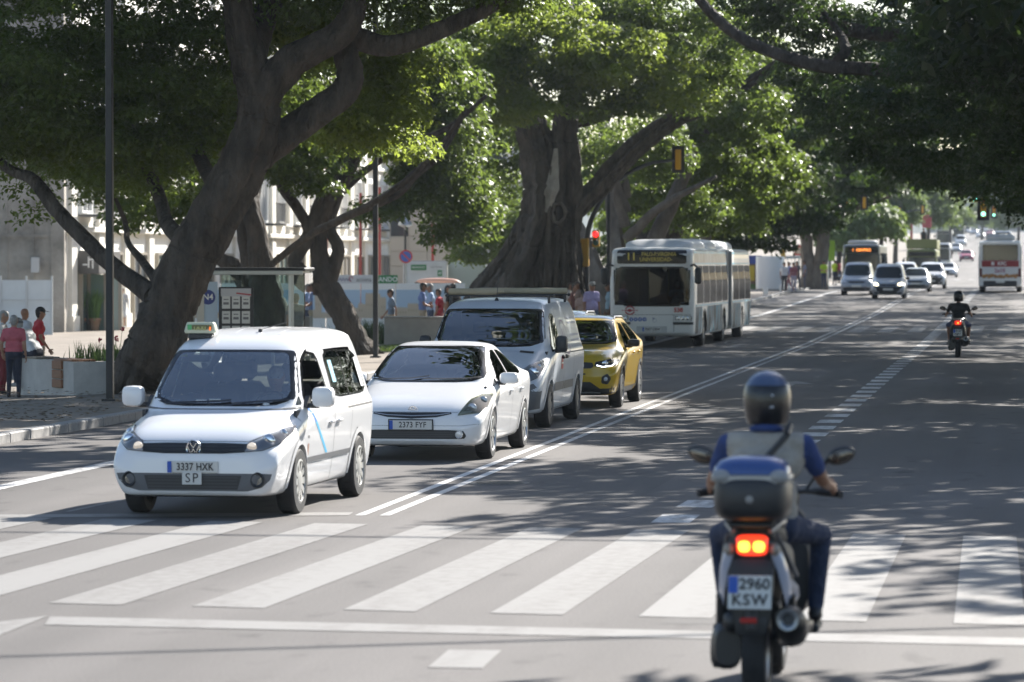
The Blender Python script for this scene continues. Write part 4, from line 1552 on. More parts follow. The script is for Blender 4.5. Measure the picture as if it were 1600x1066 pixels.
def right_tree(y, lab, blobs, n, size, seed, mat, branches=(), X=10.5):
    t = tree('fig_tree', lab, Vector((X, y, zr(y) + KT)), G2)
    o = Vector(t.location)
    m = MB()
    limb(m, [o - Vector((0, 0, .2)), o + Vector((0, 0, 1.5)), o + Vector((-.6, .4, 3.6)), o + Vector((-1.4, .5, 6)), o + Vector((-2.2, .5, 9))], [.8, .65, .55, .4, .2], seed, 14, .12, 28, o, .5)
    for i, (pts, rr) in enumerate(branches):
        limb(m, pts, rr, seed + 20 + i, 12, .09, 34, o)
    m.build('trunk', BARK, t, 60)
    crown(t, blobs, n, size, seed + 1, mat)
    return t


def wb(x, y, z, rx, ry, rz):
    return (Vector((x, y, z)), (rx, ry, rz))


dR = 96.0
br = [([P(1060, -40, dR), P(1110, 20, dR), P(1160, 62, dR), P(1230, 90, dR), P(1290, 105, dR), P(1350, 108, dR), P(1420, 112, dR + 1), P(1500, 130, dR + 1), P(1620, 150, dR + 1), Vector((6, 98, 6.2)), Vector((9.5, 96, 4.4))],
       rpx([6, 8, 9, 10, 11, 11, 12, 14, 16, 20, 26], dR)),
      ([P(1300, 105, dR), P(1320, 80, dR), P(1310, 50, dR + .5), P(1280, 10, dR + 1)], rpx([9, 8, 6, 4], dR)),
      ([P(1180, -10, dR + 3), P(1250, 20, dR + 3), P(1340, 50, dR + 3), P(1450, 60, dR + 3), P(1600, 90, dR + 3)], rpx([6, 9, 11, 12, 13], dR))]
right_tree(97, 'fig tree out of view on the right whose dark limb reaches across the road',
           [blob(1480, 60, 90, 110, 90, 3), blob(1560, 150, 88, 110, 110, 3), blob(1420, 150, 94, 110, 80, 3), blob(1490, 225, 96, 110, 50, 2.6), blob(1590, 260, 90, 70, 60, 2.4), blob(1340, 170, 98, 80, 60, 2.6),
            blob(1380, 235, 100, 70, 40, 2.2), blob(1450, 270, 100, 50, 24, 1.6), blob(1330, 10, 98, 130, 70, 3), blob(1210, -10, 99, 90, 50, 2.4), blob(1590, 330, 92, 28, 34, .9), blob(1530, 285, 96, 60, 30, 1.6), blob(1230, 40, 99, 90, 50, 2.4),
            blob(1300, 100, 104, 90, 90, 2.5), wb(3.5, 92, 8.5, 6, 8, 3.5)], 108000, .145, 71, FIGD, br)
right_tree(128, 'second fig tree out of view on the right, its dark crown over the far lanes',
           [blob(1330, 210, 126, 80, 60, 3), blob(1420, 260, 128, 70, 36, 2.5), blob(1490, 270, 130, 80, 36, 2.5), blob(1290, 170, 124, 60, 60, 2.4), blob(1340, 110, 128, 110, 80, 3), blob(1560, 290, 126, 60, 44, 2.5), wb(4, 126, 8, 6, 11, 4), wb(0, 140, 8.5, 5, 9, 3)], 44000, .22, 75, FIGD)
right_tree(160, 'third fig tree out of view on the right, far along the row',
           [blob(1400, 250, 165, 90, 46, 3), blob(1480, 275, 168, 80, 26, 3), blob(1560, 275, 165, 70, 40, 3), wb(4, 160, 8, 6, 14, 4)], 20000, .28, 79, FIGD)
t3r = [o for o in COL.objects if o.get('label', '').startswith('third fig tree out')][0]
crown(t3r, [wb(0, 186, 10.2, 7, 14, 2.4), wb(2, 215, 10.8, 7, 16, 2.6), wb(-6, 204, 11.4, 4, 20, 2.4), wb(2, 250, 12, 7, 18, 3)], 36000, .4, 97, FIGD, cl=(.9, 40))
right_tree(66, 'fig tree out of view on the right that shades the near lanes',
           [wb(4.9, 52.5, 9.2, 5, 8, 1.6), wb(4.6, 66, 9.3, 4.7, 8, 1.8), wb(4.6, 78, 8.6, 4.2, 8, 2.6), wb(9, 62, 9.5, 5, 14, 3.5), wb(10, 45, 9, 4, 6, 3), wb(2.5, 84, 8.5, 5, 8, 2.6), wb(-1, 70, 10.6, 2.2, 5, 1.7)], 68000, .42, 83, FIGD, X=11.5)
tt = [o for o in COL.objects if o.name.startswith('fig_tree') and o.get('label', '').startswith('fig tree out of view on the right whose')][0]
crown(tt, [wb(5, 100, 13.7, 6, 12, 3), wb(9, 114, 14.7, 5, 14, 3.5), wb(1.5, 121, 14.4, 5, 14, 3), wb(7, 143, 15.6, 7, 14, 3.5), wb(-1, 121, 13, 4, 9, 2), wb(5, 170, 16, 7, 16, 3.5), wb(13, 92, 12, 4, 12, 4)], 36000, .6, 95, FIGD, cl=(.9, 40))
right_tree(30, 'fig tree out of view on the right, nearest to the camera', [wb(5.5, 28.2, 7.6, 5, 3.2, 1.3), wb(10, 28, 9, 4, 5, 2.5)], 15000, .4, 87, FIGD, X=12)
# upper crowns of the left row, above the frame
t = tree('fig_tree', 'fig tree out of view at the near left whose crown shades the pavement', Vector((-19, 46, KT)), G1)
mb = MB()
o_ = Vector(t.location)
limb(mb, [o_ - Vector((0, 0, .2)), o_ + Vector((0, 0, 2)), o_ + Vector((.4, .4, 5)), o_ + Vector((1, .5, 9))], [.7, .6, .45, .2], 90, 12, .1, 22, o_, .4)
mb.build('trunk', BARK, t, 60)
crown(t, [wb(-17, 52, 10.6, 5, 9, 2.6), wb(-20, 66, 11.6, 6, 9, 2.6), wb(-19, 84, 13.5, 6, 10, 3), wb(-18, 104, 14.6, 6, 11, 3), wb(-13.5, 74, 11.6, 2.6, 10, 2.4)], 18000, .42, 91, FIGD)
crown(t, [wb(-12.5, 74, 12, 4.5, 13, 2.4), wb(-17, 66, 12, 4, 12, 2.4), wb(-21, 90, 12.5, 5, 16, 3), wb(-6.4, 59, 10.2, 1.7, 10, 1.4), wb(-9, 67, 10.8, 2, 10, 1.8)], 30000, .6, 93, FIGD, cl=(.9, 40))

# ---- pale hazy trees far off
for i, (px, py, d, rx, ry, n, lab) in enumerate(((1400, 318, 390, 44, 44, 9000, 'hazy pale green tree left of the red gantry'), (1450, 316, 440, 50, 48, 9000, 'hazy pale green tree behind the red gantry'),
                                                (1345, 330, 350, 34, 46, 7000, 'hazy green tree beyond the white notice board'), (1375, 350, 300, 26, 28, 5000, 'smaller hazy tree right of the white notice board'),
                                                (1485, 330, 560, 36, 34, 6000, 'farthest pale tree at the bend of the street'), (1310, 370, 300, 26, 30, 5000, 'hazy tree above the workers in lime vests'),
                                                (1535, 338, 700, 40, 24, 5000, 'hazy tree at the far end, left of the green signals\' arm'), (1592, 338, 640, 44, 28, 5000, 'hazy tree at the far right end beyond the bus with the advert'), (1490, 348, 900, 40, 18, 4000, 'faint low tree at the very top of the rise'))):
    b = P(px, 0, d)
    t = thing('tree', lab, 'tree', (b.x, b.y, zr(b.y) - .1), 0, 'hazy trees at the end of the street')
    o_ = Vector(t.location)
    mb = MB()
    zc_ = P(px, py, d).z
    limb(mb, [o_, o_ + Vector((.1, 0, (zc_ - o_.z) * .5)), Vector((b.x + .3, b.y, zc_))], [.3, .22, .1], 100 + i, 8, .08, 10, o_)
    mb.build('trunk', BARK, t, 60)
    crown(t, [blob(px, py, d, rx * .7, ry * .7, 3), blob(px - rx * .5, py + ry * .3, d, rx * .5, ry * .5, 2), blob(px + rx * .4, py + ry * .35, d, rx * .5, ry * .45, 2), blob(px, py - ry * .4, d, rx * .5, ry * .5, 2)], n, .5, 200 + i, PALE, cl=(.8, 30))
rng = random.Random(3)
mb = MB()
vs, fs = [], []
N = 60
for i in range(N + 1):
    x = -420 + i * 14
    h_ = 30 + 14 * math.sin(i * .21 + 1) + 5 * math.sin(i * .9) + rng.uniform(-1, 1)
    vs += [(x, 2300, 5), (x, 2420, 12 + h_)]
    vs += [(x, 2700, 8 + h_)]
for i in range(N):
    fs += [(3 * i, 3 * i + 3, 3 * i + 4, 3 * i + 1), (3 * i + 1, 3 * i + 4, 3 * i + 5, 3 * i + 2)]
mb.add(vs, fs)
mb.build('hill', M('hill_scrub', (.09, .1, .07), .95, noise=(.02, .3)), kind='structure')
# ================================================================== VEHICLES
RUB = M('tyre_rubber', (.022, .022, .024), .8, bump=(60, .2, .004))
ALLOY = M('alloy', (.55, .56, .57), .3, .85)
COVER = M('wheel_cover_silver', (.4, .4, .39), .45, .3)
CHROME = M('chrome', (.75, .76, .78), .12, 1.0)
TRIMB = M('black_trim', (.025, .026, .028), .5)
GREYT = M('grey_trim', (.11, .115, .125), .55)
FRIT = M('black_glass_edge', (.012, .012, .014), .12)
SEATM = M('seat_cloth', (.06, .06, .065), .9)
DASHM = M('dashboard', (.035, .036, .04), .7)
LENSG = glass('lamp_glass', (.85, .88, .9), .8)
REFL = M('lamp_reflector', (.55, .57, .6), .3, .45)
PLATE = M('plate_white', (.62, .62, .6), .45)
EUB = M('plate_blue', (.02, .09, .45), .45)
WPAINT = M('white_car_paint', (.78, .78, .79), .32, coat=.7)
WIND = glass('windscreen_glass', (.62, .7, .7), 1.0, 3.5)
SIDEG = glass('side_glass', (.3, .34, .33), 1.0)
UNDER = M('underbody', (.02, .02, .021), .9)


class Body:
    """car shell lofted from stations along y (nose at y=0 looking to -y).
    station: y, z bottom, z shoulder, z top, half-width sill, shoulder, roof edge, roof edge drop"""

    def __init__(s, st, step=.055, zscale=1.0):
        st = np.array(st, float)
        st[:, 1:4] *= zscale
        st[:, 7] *= zscale
        s.L = st[-1, 0]
        ys = [0.0]
        while ys[-1] < s.L - 1e-6:
            y = ys[-1]
            e = min(y, s.L - y)
            ys.append(min(s.L, y + (step * .35 if e < .12 else step * .6 if e < .35 else step)))
        s.ys = np.array(ys)
        s.st = np.stack([pchip(st[:, 0], st[:, k], s.ys) for k in range(1, 8)], 1)
        vs = []
        for (zb, zs, zt, wb, ws, wt, rr) in s.st:
            zs = min(zs, zt - .012)
            rr = min(rr, (zt - zs) * .6)
            h = zs - zb
            kp = [(0, zb), (wb * .55, zb), (wb - .05, zb + .003), (wb, zb + min(.06, h * .25)), (wb + (ws - wb) * .62, zb + h * .42), (ws - .006, zb + h * .74), (ws, zb + h * .86),
                  (ws - .018, zs - .004), (ws - .03 - (ws - wt) * .04, zs + .01 * (zt - zs) + .004), (ws + (wt - ws) * .5 - .01, zs + (zt - rr - zs) * .52), (wt + .012, zt - rr), (wt - .05, zt - rr * .38), (wt * .72, zt - rr * .1), (wt * .4, zt - rr * .02), (0, zt)]
            kp = np.array(kp)
            t = np.linspace(0, len(kp) - 1, 43)
            k = np.arange(len(kp))
            x_ = np.interp(t, k, kp[:, 0])
            z_ = np.interp(t, k, kp[:, 1])
            # light smoothing of the corners
            for _ in range(2):
                x2, z2 = x_.copy(), z_.copy()
                x2[1:-1] = .25 * x_[:-2] + .5 * x_[1:-1] + .25 * x_[2:]
                z2[1:-1] = .25 * z_[:-2] + .5 * z_[1:-1] + .25 * z_[2:]
                x_, z_ = x2, z2
            x_[0] = x_[-1] = 0
            vs.append(np.stack([x_, z_], 1))
        s.sec = np.array(vs)
        n, m = s.sec.shape[:2]
        V = []
        for i in range(n):
            for j in range(m):
                V.append((s.sec[i, j, 0], s.ys[i], s.sec[i, j, 1]))
            for j in range(m - 2, 0, -1):
                V.append((-s.sec[i, j, 0], s.ys[i], s.sec[i, j, 1]))
        q = 2 * m - 2
        F = []
        for i in range(n - 1):
            for j in range(q):
                F.append((i * q + j, i * q + (j + 1) % q, (i + 1) * q + (j + 1) % q, (i + 1) * q + j))
        for base, flip in ((0, False), ((n - 1) * q, True)):
            for j in range(m - 1):
                a, b_ = base + j, base + j + 1
                c, d = base + (q - j - 1) % q, base + (q - j) % q
                f = [a, b_, c, d]
                f = [f[k] for k in range(4) if f[k] not in f[:k]]
                if len(f) >= 3:
                    F.append(tuple(f[::-1] if flip else f))
        import bmesh
        tm = bpy.data.meshes.new('tmp')
        tm.from_pydata([tuple(v) for v in V], [], F)
        bm = bmesh.new()
        bm.from_mesh(tm)
        bmesh.ops.recalc_face_normals(bm, faces=bm.faces)
        F = [tuple(v.index for v in f.verts) for f in bm.faces]
        bm.free()
        bpy.data.meshes.remove(tm)
        s.V, s.F = V, F
        s.keep = [True] * len(F)
        s.bvh = BVHTree.FromPolygons([Vector(v) for v in V], F)

    def top(s, y):
        return float(np.interp(y, s.ys, s.st[:, 2]))

    def cast(s, a, b, axis):
        if axis == 'f':
            o, d = Vector((a, -3, b)), Vector((0, 1, 0))
        elif axis == 'r':
            o, d = Vector((a, s.L + 3, b)), Vector((0, -1, 0))
        elif axis == 'R':
            o, d = Vector((4, a, b)), Vector((-1, 0, 0))
        elif axis == 'L':
            o, d = Vector((-4, a, b)), Vector((1, 0, 0))
        else:
            o, d = Vector((a, b, 6)), Vector((0, 0, -1))
        h = s.bvh.ray_cast(o, d)
        if h[0] is None:
            q = {'f': (a, 0, b), 'r': (a, s.L, b), 'R': (1, a, b), 'L': (-1, a, b), 't': (a, b, 2)}[axis]
            h = s.bvh.find_nearest(Vector(q))
        nrm = h[1]
        if nrm.dot(d) > 0:
            nrm = -nrm
        return h[0], nrm

    def cut(s, poly, axis, shrink=.0, box=None):
        """remove faces whose centre falls inside the outline seen along the axis"""
        c = np.mean(np.array(poly), 0)
        pp = [tuple(c + (np.array(p) - c) * (1 - shrink)) for p in poly]
        for i, f in enumerate(s.F):
            if not s.keep[i]:
                continue
            v = sum((Vector(s.V[k]) for k in f), Vector()) / len(f)
            if axis == 'f':
                if v.y > (box or s.L * .55):
                    continue
                q = (v.x, v.z)
            elif axis == 'r':
                if v.y < s.L * .6:
                    continue
                q = (v.x, v.z)
            elif axis in 'RL':
                if (v.x < .25) if axis == 'R' else (v.x > -.25):
                    continue
                q = (v.y, v.z)
            if inpoly(q, pp):
                s.keep[i] = False

    def arch(s, yc, zc_, r):
        for i, f in enumerate(s.F):
            v = sum((Vector(s.V[k]) for k in f), Vector()) / len(f)
            if abs(v.x) > .35 and math.hypot(v.y - yc, v.z - zc_) < r:
                s.keep[i] = False

    def patch(s, poly, axis, off=.004, rings=(1, .94, .7, .4, .0), step=.05, mb=None, split=1):
        """skin that follows the body inside a star-shaped outline; the first ring gets material 0, the rest material 1 when split"""
        mb = mb or MB()
        pd = dense(poly, step)
        c = np.mean(np.array(pd), 0)
        ext = max(np.ptp(np.array(pd)[:, 0]), np.ptp(np.array(pd)[:, 1]))
        full, rings_in = [], list(rings)
        for a_, b_ in zip(rings_in[:-1], rings_in[1:]):
            kk_ = max(1, int((a_ - b_) * ext * .5 / PATCH_D[0])) if ext > .12 else 1
            full += [a_ + (b_ - a_) * i / kk_ for i in range(kk_)]
            if a_ == rings_in[0] and split:
                split = kk_
        rings = full + [rings_in[-1]]
        n = len(pd)
        vs, fs, ms = [], [], []
        for sc in rings:
            if sc == 0:
                h, nn = s.cast(c[0], c[1], axis)
                vs.append(h + nn * off)
            else:
                for p in pd:
                    q = c + (np.array(p) - c) * sc
                    h, nn = s.cast(q[0], q[1], axis)
                    vs.append(h + nn * off)
        for r in range(len(rings) - 1):
            for j in range(n):
                if rings[r + 1] == 0:
                    fs.append((r * n + j, r * n + (j + 1) % n, (r + 1) * n))
                else:
                    fs.append((r * n + j, r * n + (j + 1) % n, (r + 1) * n + (j + 1) % n, (r + 1) * n + j))
                ms.append(0 if (split and r < split) else (1 if split else 0))
        b = len(mb.v)
        mb.v.extend([tuple(v) for v in vs])
        mb.f.extend([tuple(i + b for i in f) for f in fs])
        mb.m.extend(ms)
        return mb

    def ribbon(s, line, axis, w=.008, off=.003, mb=None, closed=False, k=0):
        mb = mb or MB()
        pd = dense(line, .04, closed)
        if closed:
            pd.append(pd[0])
        pts = [s.cast(p[0], p[1], axis) for p in pd]
        vs, fs = [], []
        for i, (p, nn) in enumerate(pts):
            a = pts[max(i - 1, 0)][0]
            b_ = pts[min(i + 1, len(pts) - 1)][0]
            t = (b_ - a).normalized()
            sd = t.cross(nn).normalized()
            vs += [p + nn * off + sd * w / 2, p + nn * off - sd * w / 2]
        for i in range(len(pts) - 1):
            fs.append((2 * i, 2 * i + 1, 2 * i + 3, 2 * i + 2))
        mb.add(vs, fs, k)
        return mb

    def build(s, parent, mat, name='body', smooth=38):
        mb = MB()
        used = {}
        for i, f in enumerate(s.F):
            if s.keep[i]:
                g = []
                for k in f:
                    if k not in used:
                        used[k] = len(mb.v)
                        mb.v.append(s.V[k])
                    g.append(used[k])
                mb.f.append(tuple(g))
                mb.m.append(0)
        n0 = sum(s.keep)
        me = bpy.data.meshes.new(name)
        me.from_pydata(mb.v, [], mb.f)
        me.materials.append(two_sided(mat))
        me.polygons.foreach_set('use_smooth', [True] * n0)
        me.set_sharp_from_angle(angle=math.radians(smooth))
        me.update()
        return meshob(name, me, parent)


def two_sided(m):
    """outside painted, inside of the shell lined in dark trim"""
    nt = m.node_tree
    if 'lining' in nt.nodes:
        return m
    o = nt.nodes['Material Output']
    mx = nt.nodes.new('ShaderNodeMixShader')
    mx.name = 'lining'
    d = nt.nodes.new('ShaderNodeBsdfDiffuse')
    d.inputs[0].default_value = (.03, .03, .032, 1)
    g = nt.nodes.new('ShaderNodeNewGeometry')
    nt.links.new(g.outputs['Backfacing'], mx.inputs[0])
    nt.links.new(nt.nodes['Principled BSDF'].outputs[0], mx.inputs[1])
    nt.links.new(d.outputs[0], mx.inputs[2])
    nt.links.new(mx.outputs[0], o.inputs[0])
    return m


def mirror(poly):
    return [(-p[0], p[1]) for p in poly][::-1]


PATCH_D = [.035]
_wheel_cache = {}


def wheel(parent, x, y, r, w=.2, style='spoke5', rim=.66, mat=None):
    s = 1 if x > 0 else -1
    key = (r, w, style, rim, s)
    if key not in _wheel_cache:
        mb = MB()
        ri = r * rim
        mb.lathe([(ri, -w / 2), (r * .93, -w / 2), (r * .985, -w * .4), (r, -w * .3), (r, w * .3), (r * .985, w * .4), (r * .93, w / 2), (ri, w / 2), (ri * .96, w * .3), (ri * .96, -w * .3), (ri, -w / 2)], (0, 0, 0), 36, 'x', cap=False)
        for k in range(24 if style != 'far' else 0):
            a = 2 * math.pi * k / 24
            mb.box((0, math.cos(a) * r, math.sin(a) * r), (w * .55, .012, .006), ax=Matrix.Rotation(a - math.pi / 2, 3, 'X'))
        ty = mb.mesh('wheel', RUB, 40)
        mb = MB()
        o = s * w * .5
        mb.lathe([(ri * 1.0, o * .96), (ri * .9, o * 1.04), (ri * .86, o * .85)], (0, 0, 0), 32, 'x', k=0, cap=False)
        mb.lathe([(.001, o * .35), (ri * .9, o * .35)], (0, 0, 0), 24, 'x', k=1, cap=False)
        if style == 'cover':
            mb.lathe([(.001, o * .98), (ri * .36, o * 1.0), (ri * .45, o * .93)], (0, 0, 0), 24, 'x', k=0, cap=False)
            for k in range(10):
                a = 2 * math.pi * k / 10
                R = Matrix.Rotation(a, 3, 'X')
                for (u0, u1, h0, h1) in ((ri * .38, ri * .92, .055, .05),):
                    vs = [R @ Vector((o * .93, u0, -h0 / 2 * 1.0)), R @ Vector((o * .93, u0, h0 / 2)), R @ Vector((o * .98, u1, h1 * .72)), R @ Vector((o * .98, u1, -h1 * .72))]
                    mb.add(vs, [(0, 1, 2, 3)], 0)
        elif style == 'far':
            mb.lathe([(.001, o * .9), (ri * .8, o * .9)], (0, 0, 0), 12, 'x', k=0, cap=False)
        else:
            nsp = 5 if style == 'spoke5' else 6
            mb.lathe([(.001, o * .95), (ri * .2, o * .95), (ri * .26, o * .7)], (0, 0, 0), 16, 'x', k=0, cap=False)
            for k in range(nsp):
                for dlt in ((-.13, .13) if style == 'twin' else (0,)):
                    a = 2 * math.pi * k / nsp + dlt
                    R = Matrix.Rotation(a, 3, 'X')
                    wd = .03 if style == 'twin' else .055
                    vs = [R @ Vector((xx, u, hh)) for u, xx_, hw in ((ri * .16, o * .93, wd * .6), (ri * .92, o * .92, wd)) for xx, hh in ((xx_, -hw), (xx_, hw), (xx_ - s * .03, hw), (xx_ - s * .03, -hw))]
                    mb.add(vs, [(0, 1, 5, 4), (1, 2, 6, 5), (2, 3, 7, 6), (3, 0, 4, 7)], 0)
        rm_ = mb.mesh('rim', [mat or ALLOY, M('brake_dark', (.03, .03, .032), .5, .5)], 35)
        _wheel_cache[key] = (ty, rm_)
    ty, rm_ = _wheel_cache[key]
    o = meshob('wheel', ty, parent, (x, y, r))
    meshob('rim', rm_, o)
    return o


def arch_trim(b, parent, yc, zc_, r, w, mat, nm='wheel_arch'):
    for ax, sg in (('R', 1), ('L', -1)):
        mb = MB()
        pin, pout = [], []
        for i in range(25):
            a = math.radians(-8 + 196 * i / 24)
            pin.append((yc + math.cos(a) * r, zc_ + math.sin(a) * r))
            pout.append((yc + math.cos(a) * (r + w), zc_ + math.sin(a) * (r + w)))
        vs = []
        for p, q in zip(pin, pout):
            zmin = float(np.interp(p[0], b.ys, b.st[:, 0])) + .02
            h, n = b.cast(p[0], max(p[1], zmin), ax)
            h2, n2 = b.cast(q[0], max(q[1], zmin), ax)
            xi = h2.x if abs(h2.x) < abs(h.x) + .05 else h.x
            vs += [(h.x + sg * .012, p[0], p[1]), (h2.x + sg * .006, q[0], q[1]), (h.x - sg * .09, p[0], p[1])]
        fs = []
        for i in range(24):
            fs += [(3 * i, 3 * i + 3, 3 * i + 4, 3 * i + 1), (3 * i, 3 * i + 2, 3 * i + 5, 3 * i + 3)]
        mb.add(vs, fs)
        mb.build(nm, mat, parent, 50)


def wells(parent, ys, r, hw):
    mb = MB()
    for y in ys:
        for s in (-1, 1):
            xa, xb = s * (hw - .36), s * (hw - .05)
            vs, fs = [], []
            for i in range(15):
                a = math.radians(-6 + 192 * i / 14)
                cy_, cz_ = y + math.cos(a) * (r + .035), max(.2, .3 + math.sin(a) * (r + .035))
                vs += [(xa, cy_, cz_), (xb, cy_, cz_)]
            for i in range(14):
                fs.append((2 * i, 2 * i + 1, 2 * i + 3, 2 * i + 2))
            fs.append(tuple(2 * i for i in range(15)))
            mb.add(vs, fs)
    mb.build('wheel_wells', UNDER, parent)


def mirrors(parent, x, y, z, mat, sz=(.2, .12, .16), arm=TRIMB, up=False, foot=.09):
    for s in (-1, 1):
        a = MB()
        a.box((s * (x + foot * .35), y + .02, z - sz[2] * .42), (foot + .14, .07, .05), bev=.018)
        a.prism([(y - .08, z - .1), (y + .13, z - .1), (y + .12, z - .02), (y + .08, z + .01)], 'yz', s * (x - .06), s * (x - .015))
        a = a.build('mirror', arm, parent, 40)
        mb = MB()
        cx_ = s * (x + foot + sz[0] / 2 - .02)
        vs, fs = [], []
        prof = [(-.5, .62), (-.38, .9), (-.1, 1.0), (.3, 1.0), (.5, .94)]
        n = 16
        for t_, k in prof:
            for j in range(n):
                th = 2 * math.pi * j / n
                cs, sn = math.cos(th), math.sin(th)
                e = .55
                px_ = math.copysign(abs(cs) ** e, cs) * sz[0] / 2 * k
                pz_ = math.copysign(abs(sn) ** e, sn) * sz[2] / 2 * k
                vs.append((cx_ + px_, y + t_ * sz[1], z + pz_))
        for i in range(len(prof) - 1):
            for j in range(n):
                fs.append((i * n + j, i * n + (j + 1) % n, (i + 1) * n + (j + 1) % n, (i + 1) * n + j))
        fs.append(tuple(range(n)))
        fs.append(tuple((len(prof) - 1) * n + j for j in range(n)))
        mb.add(vs, fs)
        mb.build('mirror_shell', mat, a, 35)
        MB().box((cx_, y + sz[1] * .505, z), (sz[0] * .8, .004, sz[2] * .8), bev=.0015).build('mirror_glass', M('mirror_silver', (.7, .72, .74), .04, 1.0), a)


def plate(parent, x, y, z, txt, tilt=0.0, w=.52, h=.11, frame=None, rot=0.0):
    f = MB()
    f.box((0, 0, 0), (w + (.03 if frame else 0), .012, h + (.03 if frame else 0)), bev=.004)
    f = f.build('number_plate', TRIMB if frame else PLATE, parent, loc=(x, y, z))
    f.rotation_euler = (tilt, 0, rot)
    if frame:
        MB().box((0, -.008, 0), (w, .006, h), bev=.002).build('plate_face', PLATE, f)
    MB().box((-w / 2 + .022, -.0125, 0), (.042, .004, h - .004)).build('blue_band', EUB, f)
    text(txt, h * .88, INK, f, (.024, -.0125, 0), depth=.001, sx=.86, space=1.06, bold=.0012)
    return f


def interior(parent, b, y0, y1, zf, zbelt, hw, rows=2, driver=True, wheel_at=None):
    """floor tub, dashboard, steering wheel and seats seen through the glass"""
    mb = MB()
    mb.box((0, (y0 + y1) / 2, zf), (2 * hw, y1 - y0, .04))
    for s in (-1, 1):
        mb.box((s * hw, (y0 + y1) / 2, (zf + zbelt) / 2), (.03, y1 - y0, zbelt - zf))
    mb.box((0, y0 + .02, (zf + zbelt) / 2 - .05), (2 * hw, .03, zbelt - zf - .1))
    mb.build('cabin_lining', DASHM, parent)
    MB().box((0, y0 + .3, zbelt - .09), (2 * hw - .04, .6, .16), bev=.05).build('dashboard', DASHM, parent)
    wy = wheel_at or y0 + .72
    mb = MB()
    pts = [(.36 + .18 * math.cos(t * math.pi / 10), wy + .06 * math.sin(t * math.pi / 10), zbelt - .02 + .17 * math.sin(t * math.pi / 10)) for t in range(21)]
    mb.tube(pts, .016, 6).tube([(.36, wy, zbelt - .02), (.36, wy - .25, zbelt - .1)], .03, 6).box((.36, wy, zbelt - .02), (.34, .02, .05))
    mb.build('steering_wheel', BLACK, parent, 40)
    for r in range(rows):
        yy = wy + .5 + r * .82
        for s in (-1, 1):
            mb = MB()
            mb.box((s * .37, yy, zbelt - .42), (.5, .5, .16), bev=.05)
            mb.box((s * .37, yy + .3, zbelt - .1), (.48, .15, .62), bev=.06, ax=Matrix.Rotation(-.2, 3, 'X'))
            mb.box((s * .37, yy + .4, zbelt + .32), (.27, .1, .19), bev=.045)
            mb.build('seat', SEATM, parent, 40)


def windows_side(b, parent, polys, mat, frit=.94):
    for poly in polys:
        for ax in 'RL':
            b.cut(poly, ax, .05)
    out = []
    for poly in polys:
        for ax in 'RL':
            out.append((poly, ax))
    return out


def make_windows(b, parent, lst, mat, frit=.93, nm='side_window'):
    for poly, ax in lst:
        b.patch(poly, ax, .004, rings=(1.0, frit, .6, .3, 0), step=.06).build(nm, [FRIT, mat], parent, 60)


def sym_patch(b, parent, nm, poly, mats, off=.005, rings=(1, .9, .5, 0), split=1, smooth=50, axis='f'):
    for pp in (poly, mirror(poly)):
        b.patch(pp, axis, off, rings=rings, step=.03, split=split).build(nm, mats, parent, smooth)


def wipers(b, parent, pts):
    for line in pts:
        mb = b.ribbon(line, 'f', .028, .02)
        mb.build('wiper', BLACK, parent)
# ---------------------------------------------------------------- taxi van
def rrect(x0, z0, x1, z1, r=.03, n=4):
    out = []
    for cx_, cz_, a0 in ((x1 - r, z1 - r, 0), (x0 + r, z1 - r, 90), (x0 + r, z0 + r, 180), (x1 - r, z0 + r, 270)):
        for i in range(n + 1):
            a = math.radians(a0 + 90 * i / n)
            out.append((cx_ + r * math.cos(a), cz_ + r * math.sin(a)))
    return out


